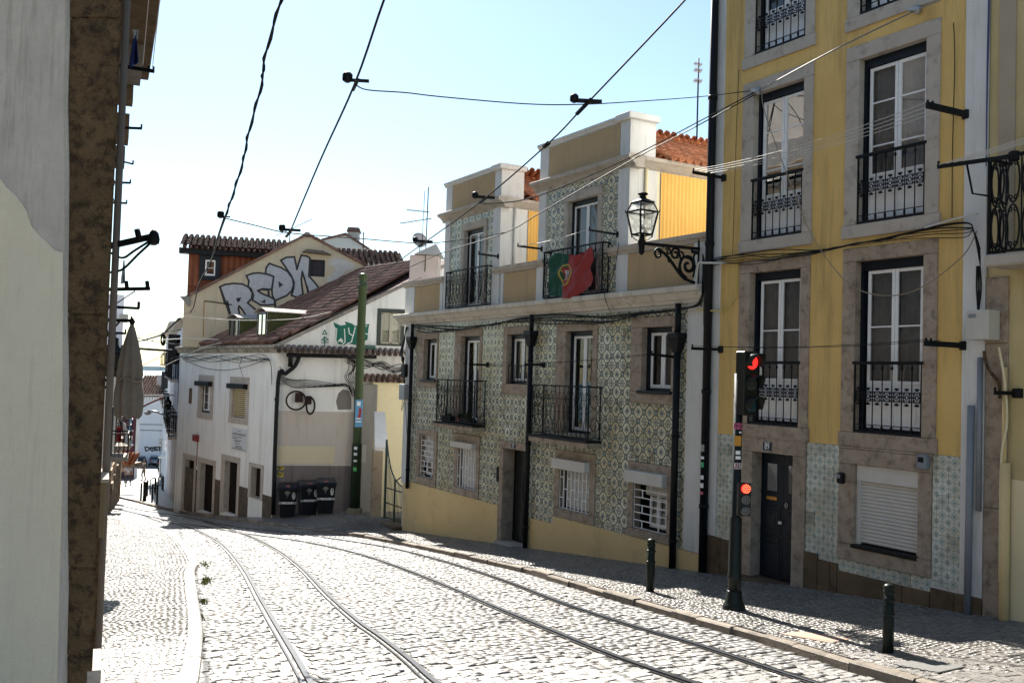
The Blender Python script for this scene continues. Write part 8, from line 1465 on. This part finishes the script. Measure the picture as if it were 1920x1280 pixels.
cloth('red cloth hanging from the left shop balcony', ((219, 800), (227, 800), (228, 826), (219, 828)), 45, plain('red_cloth', (.35, .01, .015), .9)); cloth('long white sheet hanging from the left shop balcony', ((230, 790), (236, 795), (247, 838), (232, 830)), 45, plain('white_sheet', (.75, .75, .75), .9)); cloth('dark clothes beside the white sheet on the left', ((224, 788), (232, 790), (231, 804), (226, 812)), 45.5, plain('dark_cloth', (.03, .03, .035), .9)); cloth('orange-and-blue clothes under the pale house', ((213, 648), (217, 648), (219, 680), (211, 676)), 40, plain('orange_cloth', (.35, .14, .07), .9)); cloth('black clothes beside the closed parasol', ((227, 648), (232, 645), (226, 690), (219, 686)), 38, plain('black_cloth', (.015, .015, .02), .9))
def oldlamp(label, px, py, d, h, side):
    b = P(px, py, d); t = thing('wall_lantern', label, 'street lamp', b, 0, 'old wall lanterns'); k = h; mb = MB(); mb.lathe([(.10*k, 0), (.16*k, .36*k), (.12*k, .40*k), (.06*k, .5*k), (.07*k, .55*k), (.02*k, .62*k)], 0, 0, 6, smooth=False); part('cap', mb, M['iron'], t); mb.xf()
    gl = MB(); gl.lathe([(.105*k, .01*k), (.165*k, .33*k)], 0, 0, 6, smooth=False); part('glass', gl, M['lantern_glass'], t); mb = MB(); mb.bar((0, 0, -.05*k), (side*1.3*k, .1, -.1*k), .05*k); mb.tube(spline([(0, 0, -.1*k), (side*.6*k, 0, -.45*k), (side*1.3*k, .1, -.6*k)], 5), .02*k, 5); part('bracket', mb, M['iron'], t)
oldlamp('lit-looking white glass lantern on the right houses down the street', 314, 769, 60, 1.5, 1); oldlamp('dark lantern half hidden behind the closed parasol on the left', 210, 706, 20, 1.4, -1)
b = gp_(329, 905); b = P(331, 880, 58); t = thing('curved_street_lamp', 'modern street lamp with a long curved arm reaching over the street', 'street lamp', (b[0], b[1], gz(b[0], b[1])+.1)); o_ = np.array([b[0], b[1], gz(b[0], b[1])+.1]); mb = MB(); mb.tube([P(331, 880, 58)-o_]+[P(x, y, 58)-o_ for x, y in ((329, 820), (325, 800), (317, 786), (305, 776), (290, 771), (276, 770))], .06, 7); part('arm', mb, M['grey_metal'], t); mb = MB(); c = P(277, 773, 58)-o_; mb.lathe([(.05, .1), (.2, .02), (.22, -.06), (.1, -.14), (.02, -.16)], c[0], c[1], 10, cz=c[2]); part('lamp_head', mb, M['shutter'], t)
# road signs
b = gp_(313, 878); b = P(313, 885, 75); t = thing('no_parking_sign', 'white plate with a round blue and red no-parking disc', 'road sign', (b[0], b[1], gz(*b[:2])+.1)); o_ = np.array([b[0], b[1], gz(*b[:2])+.1]); k_ = 75/1800; zc = P(313, 834, 75)[2]-o_[2]; mb = MB(); mb.tube([(0, .05, 0), (0, .05, zc+.3)], .04, 6); part('post', mb, M['grey_metal'], t); mb = MB(); mb.box(-6.3*k_, 6.3*k_, -.02, .02, zc-9*k_, zc+9*k_); pl_ = part('plate', mb, M['sign_white'], t)
for rr, m, y in ((4.2, plain('sign_red', (.45, .03, .04), .4), -.03), (3.1, plain('sign_blue2', (.10, .10, .32), .4), -.04)): mb = MB(); mb.add([(rr*k_*math.cos(a), y, zc-.5*k_+rr*k_*math.sin(a)) for a in np.linspace(0, 6.283, 19)[:-1]], [tuple(range(18))]); part('disc', mb, m, pl_)
mb = MB(); mb.bar((-2.4*k_, -.045, zc-2.6*k_), (2.4*k_, -.045, zc+2.2*k_), .5*k_, .01); part('disc_bar', mb, plain('sign_red2', (.45, .03, .04), .4), pl_); mb = MB(); mb.box(-3.5*k_, 3.5*k_, -.025, -.02, zc+6*k_, zc+7.4*k_); part('plate_print', mb, M['black'], pl_)
t = thing('round_road_sign', 'pair of round pale sign backs on a post in front of the white end house', 'road sign', P(300, 862, 90)); k_ = .05; mb = MB(); mb.tube([(0, 0, -1.5), (0, 0, 36*k_)], .04, 6); part('post', mb, M['grey_metal'], t)
for z in (37, 29.5): mb = MB(); mb.lathe([(0, -.02), (4.2*k_, -.02), (4.2*k_, .02), (0, .02)], 0, 0, 16); mb.xf([[1, 0, 0], [0, 0, 1], [0, -1, 0]], (0, -.06, z*k_)); part('disc', mb, M['shutter'], t)
# bollards and bike loops at the bend
M['small_post'] = M['bollard']
for i, (px, py, top) in enumerate(((264, 938, 905), (271, 938.5, 902), (276, 929, 899), (285, 941, 907), (294, 945, 908), (290, 922.5, 895), (304, 916, 893), (310, 912, 889))):
    g = G(px, py, .1); h = (py-top)/1800*(g@FW); t = thing('bend_post', ['leftmost thin dark post at the kerb of the bend', 'thick dark post second from the left at the bend', 'thin post behind the thick one at the bend', 'front middle post at the kerb of the bend', 'frontmost right post at the kerb of the bend', 'post behind the front middle one at the bend', 'post before the seated people at the bend', 'rearmost post beside the seated people at the bend'][i], 'bollard', g, 0, 'posts along the kerb at the bend'); r = .05 if i != 1 else .10; mb = MB(); mb.lathe([(r, -.1), (r, h*.92), (r*1.15, h*.93), (r*1.1, h*.97), (r*.5, h)], 0, 0, 9); part('shaft', mb, M['small_post'], t); mb = MB(); mb.lathe([(r*1.02, h*.74), (r*1.15, h*.75), (r*1.15, h*.78), (r*1.02, h*.79)], 0, 0, 9); part('ring', mb, M['small_post'], t)
for i, (px, py, top, w_) in enumerate(((284, 927, 897, 6), (299, 921, 893, 6))):
    g = G(px, py, .1); k_ = (g@FW)/1800; h = (py-top)*k_; w = w_*k_/2; t = thing('bike_loop', ['nearer black bicycle loop at the bend', 'farther black bicycle loop at the bend'][i], 'bike rack', g, 0, 'bicycle loops'); mb = MB(); mb.tube(spline([(-w, 0, -.1), (-w, 0, h*.85), (-w*.5, .2, h), (w*.5, .3, h), (w, .4, h*.85), (w, .4, -.1)], 4), .035, 6); mb.tube([(-w, 0, h*.4), (w, .4, h*.4)], .03, 6); part('loop', mb, M['iron'], t)
# cars
def make_car(label, at, rot, col, L=4.1, wd=1.75, h=1.48):
    t = thing('parked_car', label, 'car', at, rot, 'cars parked at the bottom of the street'); pm_ = plain('car_paint', col, .25, .2); hw = wd/2
    secs = [(-L/2, .35, .75, .80), (-L/2+.08, .28, .95, .98), (-L/2+.5, .26, 1.0, 1.0), (0, .25, 1.0, 1.0), (L/2-1.2, .25, .98, 1.0), (L/2-.35, .28, .85, .96), (L/2, .4, .68, .82)]; mb = MB(); V = []; F = []
    for y, zb, zt_, wf in secs: w_ = hw*wf; V += [(-w_*.9, y, zb), (w_*.9, y, zb), (w_, y, (zb+zt_)/2), (w_*.93, y, zt_), (-w_*.93, y, zt_), (-w_, y, (zb+zt_)/2)]
    for i in range(len(secs)-1):
        for j in range(6): F.append((i*6+j, i*6+(j+1) % 6, (i+1)*6+(j+1) % 6, (i+1)*6+j))
    F += [tuple(range(5, -1, -1)), tuple((len(secs)-1)*6+j for j in range(6))]; mb.add(V, F); part('body', mb, pm_, t, bevel=.03)
    mb = MB(); cab = [(-L/2+.12, 1.0, .9), (-L/2+.55, h-.06, .72), (-.2, h, .72), (.35, h-.04, .72), (L/2-1.15, 1.0, .88)]; V = []; F = []
    for y, z, wf in cab: V += [(-hw*.93*(1 if z <= 1 else wf/.72*.8), y, .97), (hw*.93*(1 if z <= 1 else wf/.72*.8), y, .97), (hw*wf, y, z), (-hw*wf, y, z)]
    for i in range(4):
        for j in range(4): F.append((i*4+j, i*4+(j+1) % 4, (i+1)*4+(j+1) % 4, (i+1)*4+j))
    mb.add(V, F); part('cabin', mb, pm_, t, bevel=.02)
    def gq(nm, pts): q = MB(); q.poly(pts); part(nm, q, M['car_glass'], t)
    gq('rear_window', [(-hw*.78, -L/2+.13, 1.04), (hw*.78, -L/2+.13, 1.04), (hw*.64, -L/2+.50, h-.12), (-hw*.64, -L/2+.50, h-.12)]); gq('windscreen', [(-hw*.78, L/2-1.16, 1.06), (hw*.78, L/2-1.16, 1.06), (hw*.64, .42, h-.1), (-hw*.64, .42, h-.1)])
    for s_ in (-1, 1): gq('side_window', [(s_*hw*.88, -L/2+.6, 1.04), (s_*hw*.88, L/2-1.3, 1.04), (s_*hw*.73, .3, h-.1), (s_*hw*.73, -L/2+.75, h-.12)]); mb = MB(); mb.box(s_*hw*.68-.12, s_*hw*.68+.12, -L/2-.0, -L/2+.06, .72, .92, 0, .02); part('tail_light', mb, plain('tail_red', (.3, .01, .01), .2), t)
    mb = MB(); mb.box(-.26, .26, -L/2-.01, -L/2+.03, .56, .67); part('number_plate', mb, M['sign_white'], t); mb = MB(); mb.box(-hw*.9, hw*.9, -L/2-.05, -L/2+.15, .3, .5, 0, .04); part('bumper', mb, M['black'], t)
    for sx in (-1, 1):
        for y in (-L/2+.75, L/2-.8): mb = MB(); mb.lathe([(.2, -.1), (.3, -.1), (.31, 0), (.3, .1), (.2, .1)], 0, 0, 14); mb.xf([[0, 0, 1], [0, 1, 0], [-1, 0, 0]], (sx*(hw-.1), y, .31)); w = part('wheel', mb, M['black'], t); mb = MB(); mb.lathe([(0, -.08), (.2, -.09), (.2, .09), (0, .08)], 0, 0, 12); mb.xf([[0, 0, 1], [0, 1, 0], [-1, 0, 0]], (sx*(hw-.1), y, .31)); part('rim', mb, M['grey_metal'], w)
    return t
M['car_glass'] = plain('car_glass', (.02, .024, .028), .06)
for lab, px, py, rot, col in (('dark grey hatchback seen from behind, nearest in the roadway', 262, 875, .35, (.025, .028, .033)), ('silver-grey car in the middle of the parked row', 292, 872, .3, (.25, .26, .28)), ('dark car behind the silver one, farther left', 287, 864, .3, (.03, .03, .035)), ('dark blue car nearest the café on the right', 309, 876, .25, (.03, .035, .05)), ('small red car half hidden behind the tiled canopy', 237, 871, .35, (.16, .02, .02))): g = G(px, py, 0); make_car(lab, g, rot, col)
mb = MB(); c0 = P(330, 855, 78); mb.add([(-1.1, -1, 0), (1.5, -1, 0), (1.5, 1.6, .6), (-1.1, 1.6, .6), (-1.1, -1, -.12), (1.5, -1, -.12), (1.5, 1.6, .5), (-1.1, 1.6, .5)], [(0, 1, 2, 3), (4, 7, 6, 5), (0, 4, 5, 1), (1, 5, 6, 2), (2, 6, 7, 3), (3, 7, 4, 0)]); mb.tube([(-1, -.8, -2.4), (-1, -.8, -.1)], .04, 6); mb.tube([(1.3, -.8, -2.4), (1.3, -.8, -.1)], .04, 6); mb.xf(None, c0); solo('cafe_awning', mb, M['white'], c0, 'white café awning over the tables on the right', 'awning')
# people
M['skin'] = plain('skin', (.42, .25, .17), .6); M['hair'] = plain('hair_dark', (.03, .022, .018), .7)
def skin_mesh(name, J, E, mat, parent, root=0, sub=1):
    me = bpy.data.meshes.new(name); me.from_pydata([j[0] for j in J], E, []); me.materials.append(mat); o = bpy.data.objects.new(name, me); link(o, parent); md = o.modifiers.new('skin', 'SKIN'); md.use_smooth_shade = True
    for i, j in enumerate(J): v = me.skin_vertices[0].data[i]; v.radius = j[1] if isinstance(j[1], tuple) else (j[1], j[1]); v.use_root = i == root
    s = o.modifiers.new('sub', 'SUBSURF'); s.levels = sub; s.render_levels = sub; return o
def person(label, at, h, rot, shirt, legs, stride=.12, arm=(.0, .0), seated=False, hair=None, bag=None, skirt=False):
    t = thing('person', label, 'person', at, rot); k = h/1.75; q = lambda x, y, z: (x*k, y*k, z*k); hip = .93 if not seated else .50
    kn = [(s_*.11, (.06+stride*s_) if not seated else .42, .50 if not seated else .50) for s_ in (-1, 1)]; an = [(s_*.12, (stride*1.4*s_-.04) if not seated else .42, .08) for s_ in (-1, 1)]; zs = hip-.93
    J = [(q(0, 0, hip), (.15*k, .11*k)), (q(0, 0, 1.15+zs), (.13*k, .10*k)), (q(0, .0, 1.38+zs), (.16*k, .10*k)), (q(0, .01, 1.50+zs), .055*k), (q(0, .02, 1.58+zs), .075*k), (q(0, .025, 1.68+zs), .085*k)]; E = [(0, 1), (1, 2), (2, 3), (3, 4), (4, 5)]
    for i, s_ in enumerate((-1, 1)):
        a = len(J); J += [(q(s_*.10, 0, hip-.06), .09*k), (q(*kn[i]), .062*k), (q(*an[i]), .042*k), (q(an[i][0], an[i][1]+.13, .035), (.045*k, .03*k))]; E += [(0, a), (a, a+1), (a+1, a+2), (a+2, a+3)]
        a = len(J); ay = arm[i]; J += [(q(s_*.20, 0, 1.42+zs), .055*k), (q(s_*.26, -.02+ay*.4, 1.13+zs), .042*k), (q(s_*.25, .06+ay, .90+zs+abs(ay)*.5), .032*k), (q(s_*.245, .10+ay*1.1, .82+zs+abs(ay)*.55), .036*k)]; E += [(2, a), (a, a+1), (a+1, a+2), (a+2, a+3)]
    skin_mesh('body', J, E, M['skin'], t)
    Js = [(q(0, 0, hip+.0), (.165*k, .125*k)), (q(0, 0, 1.15+zs), (.15*k, .115*k)), (q(0, 0, 1.40+zs), (.17*k, .112*k))]; Es = [(0, 1), (1, 2)]
    for i, s_ in enumerate((-1, 1)): a = len(Js); ay = arm[i]; Js += [(q(s_*.20, 0, 1.42+zs), .068*k), (q(s_*.255, -.015+ay*.35, 1.17+zs), .056*k)]; Es += [(2, a), (a, a+1)]
    skin_mesh('shirt', Js, Es, shirt, t); Jl = [(q(0, 0, hip+.02), (.158*k, .12*k))]; El = []
    for i, s_ in enumerate((-1, 1)): a = len(Jl); Jl += [(q(s_*.10, 0, hip-.08), .10*k), (q(*kn[i]), .073*k), (q(an[i][0], an[i][1], .12), .055*k)]; El += [(0, a), (a, a+1), (a+1, a+2)]
    skin_mesh('trousers', Jl, El, legs, t); mb = MB(); mb.lathe([(.02, .0), (.088, .03), (.097, .09), (.08, .14), (.02, .165)], 0, .0, 10); mb.xf(np.eye(3)*k, (0, .005*k, (1.62+zs)*k)); part('hair', mb, hair or M['hair'], t)
    for i in (0, 1): mb = MB(); mb.box(-.045*k, .045*k, -.06*k, .20*k, 0, .08*k, 0, .02); mb.xf(None, (an[i][0]*k, an[i][1]*k, 0)); part('shoe', mb, M['black'], t)
    return t
pl2 = lambda n, c: plain(n, c, .85)
for lab, px, py, top, rot, sh_, lg, kw in (('man in a pale grey shirt and dark trousers walking downhill away', 240, 911, 868, .2, (.42, .44, .46), (.05, .05, .06), dict(stride=.14)), ('person in an orange-tan top walking just ahead of the grey-shirted man', 230, 905, 864, .15, (.42, .24, .16), (.05, .05, .05), dict(stride=.1)), ('man in a khaki-brown shirt standing in the sunlit roadway', 269, 900, 862, 2.6, (.12, .10, .06), (.20, .16, .10), dict(stride=.05, arm=(.15, .25))), ('person all in black standing by the left shop wall', 208, 917, 871, .5, (.012, .012, .014), (.01, .01, .012), dict(stride=.02)), ('person on foot far down beside the left shop door', 246, 893, 860, 0, (.10, .10, .13), (.06, .05, .05), dict(stride=.1))):
    g = G(px, py, .02); person(lab, g, (py-top)/1800*(g@FW), rot, pl2('shirt', sh_), pl2('trousers', lg), **kw)
for lab, px, py, rot, sh_ in (('seated person in an orange top at the café table', 312, 905, 1.2, (.35, .15, .08)), ('seated person in dark clothes with back turned at the café', 305, 904, -1.0, (.03, .03, .04))):
    g = G(px, py, .1); person(lab, g, 1.72, rot, pl2('shirt', sh_), pl2('trousers', (.03, .03, .04)), seated=True, arm=(.25, .3)); t = thing('cafe_chair', {'s': 'black café chair under the seated person in '+('orange' if 'orange' in lab else 'dark clothes')}['s'], 'chair', g, rot); mb = MB(); mb.box(-.22, .22, -.2, .22, .38, .42); part('seat', mb, M['iron'], t); mb = MB(); mb.box(-.22, .22, -.24, -.2, .45, .85); part('backrest', mb, M['iron'], t)
    for x in (-.2, .2):
        for y in (-.18, .2): mb = MB(); mb.tube([(x, y, 0), (x, y, .4)], .018, 5); part('leg', mb, M['iron'], t)
g = G(309, 899, .1); t = thing('cafe_table', 'small round café table between the seated people', 'table', g); mb = MB(); mb.lathe([(0, .70), (.35, .70), (.35, .74), (0, .74)], 0, 0, 14); part('table_top', mb, M['grey_metal'], t); mb = MB(); mb.tube([(0, 0, 0), (0, 0, .7)], .03, 6); part('stem', mb, M['iron'], t)
g = G(329, 897, .1); t = thing('planter_bush', 'big reddish planter with a bushy yellow-green plant by the café', 'plant', g); mb = MB(); mb.lathe([(.45, 0), (.6, .1), (.65, .9), (.6, .95), (.5, .9)], 0, 0, 12); part('pot', mb, pm('pot_brown', (.07, .03, .025), (.05, .02, .02), sc=4), t); lf = MB()
for _ in range(900):
    v = RNG.normal(0, 1, 3); v /= np.linalg.norm(v); r = .95*random.random()**.4; c = np.array([-.3, 0, 1.75])+v*r*np.array([1.2, 1., .85]); a = RNG.normal(0, .07, 3); b_ = RNG.normal(0, .07, 3); lf.add([c-a, c+b_, c+a, c-b_], [(0, 1, 2, 3)])
part('foliage', lf, pm('bush_leaves', (.12, .14, .025), (.07, .09, .02), sc=3, bump=0, rough=.6), t, kind='stuff'); mb = MB(); [mb.tube([(0, 0, .8), (random.uniform(-.7, .3), random.uniform(-.4, .4), random.uniform(1.4, 2.1))], .02, 4) for _ in range(7)]; part('stems', mb, M['stone_dark'], t)
def motorbike(label, px, py, rot):
    g = G(px, py, 0); t = thing('motor_scooter', label, 'motor scooter', g, rot, 'scooters parked by the café')
    for y in (-.6, .62): mb = MB(); mb.tube([(0, y+.24*math.cos(a), .27+.24*math.sin(a)) for a in np.linspace(0, 6.283, 15)[:-1]], .055, 6, closed=True); part('wheel', mb, M['black'], t)
    mb = MB(); mb.tube(spline([(0, -.75, .62), (0, -.3, .72), (0, .05, .5), (0, .25, .35), (0, .45, .75), (0, .42, 1.0)], 4), [.12]*5+[.16]*5+[.13]*5+[.09]*5+[.06], 8); part('body', mb, M['black'], t); mb = MB(); mb.box(-.13, .13, -.75, -.05, .74, .82, 0, .03); part('seat', mb, M['interior'], t); mb = MB(); mb.tube([(-.32, .36, 1.05), (0, .42, 1.0), (.32, .36, 1.05)], .022, 6); part('handlebar', mb, M['iron'], t)
for lab, px, py, r in (('black scooter parked nearest the café tables', 301, 893, .4), ('second black scooter just beyond, nearer the parked cars', 298, 886, .5)): motorbike(lab, px, py, r)
# overhead arm across the street and cables far down
wire('dark overhead bracket pole reaching out from the blue-grey house', [P(256, 653, 50), P(300, 656, 49.5), P(345, 658, 49)], .07, name='wire_bracket', cat='wire bracket'); wire('thin pale tube across the lower street', [P(258, 742, 60), P(300, 741, 59), P(337, 740, 58)], .05, M['grey_metal'], name='wire_bracket', cat='wire bracket'); wire('red-brown stay slanting over the lower street', [P(262, 766, 60), P(278, 757, 60), P(308, 744, 60)], .06, plain('red_stay', (.18, .05, .04), .5), name='wire_stay', cat='stay')
wire('black cable bundle climbing to the gable house from the left', [P(252, 642, 55), P(283, 634, 50), P(305, 626, 46), P(322, 610, 43), P(337, 597, 41)], .05, sub=6); mb = MB(); mb.tube([P(306+3.5*math.cos(a), 637+10*math.sin(a), 46) for a in np.linspace(0, 6.283, 20)[:-1]], .05, 5, closed=True); mb.tube([P(305+2.5*math.cos(a), 636+9*math.sin(a), 46.1) for a in np.linspace(0, 6.283, 20)[:-1]], .05, 5, closed=True); solo('cable_coil', mb, M['wire'], P(306, 637, 46), 'coil of spare cable hanging on the bundle left of the corner house', 'cable coil')
for lab, pts in (('thin wire across the gap by the parasol, upper', [P(250, 636, 52), P(290, 626, 50), P(340, 618, 45)]), ('thin wire across the gap by the parasol, lower', [P(250, 632, 52), P(300, 642, 50), P(350, 646, 42)]), ('thin wire over the sea view', [P(258, 690, 52), P(285, 676, 51), P(304, 668, 50)])): wire(lab, pts, .02, name='thin_wire', cat='wire')
# ------------------------------------------------------------------ unseen houses behind the camera, added to cut sky light and window reflections
def plain_house(label, fr, x0, x1, zb, zt, dep, m, rows, cols):
    h = wallthing('unseen_street_house', label, 'house', fr, zb+2); hol = [(x0+(x1-x0)*(c+.5)/cols-.6, x0+(x1-x0)*(c+.5)/cols+.6, z, z+2.3) for z in rows for c in range(cols)]; mb = MB(); wall_holes(mb, x0, x1, zb, zt, hol, 0, .25); mb.quad((x1, 0, zb), (x1, dep, zb), (x1, dep, zt), (x1, 0, zt)); mb.quad((x0, 0, zb), (x0, dep, zb), (x0, dep, zt), (x0, 0, zt)); mb.quad((x0, dep, zb), (x1, dep, zb), (x1, dep, zt), (x0, dep, zt)); mb.quad((x0, 0, zt), (x1, 0, zt), (x1, dep, zt), (x0, dep, zt)); part('wall', mb, m, h)
    for o in hol:
        w = winframe(h, o, M['pvc'], .1, .08, .08, .08); q = MB(); q.quad((o[0], .15, o[2]), (o[1], .15, o[2]), (o[1], .15, o[3]), (o[0], .15, o[3])); part('pane', q, M['glass_dark'], w); q = MB(); q.quad((o[0], .24, o[2]), (o[1], .24, o[2]), (o[1], .24, o[3]), (o[0], .24, o[3])); part('dark_room_backing', q, M['interior'], w)
plain_house('plain buff house added out of view up the street behind the right-edge house', FA, 11.05, 34, -3.5, 11, 9, pm('buff_house', (.45, .38, .28), (.4, .33, .24), sc=1), (-1.2, 2.0, 5.2), 7)
plain_house('plain grey-rose house added out of view on the left side behind the viewpoint', Fr((-10, -42, 0), math.radians(90)), 0, 33, -4, 13, 9, pm('rose_house', (.34, .28, .25), (.29, .24, .21), sc=1), (-.6, 2.6, 5.8), 9)
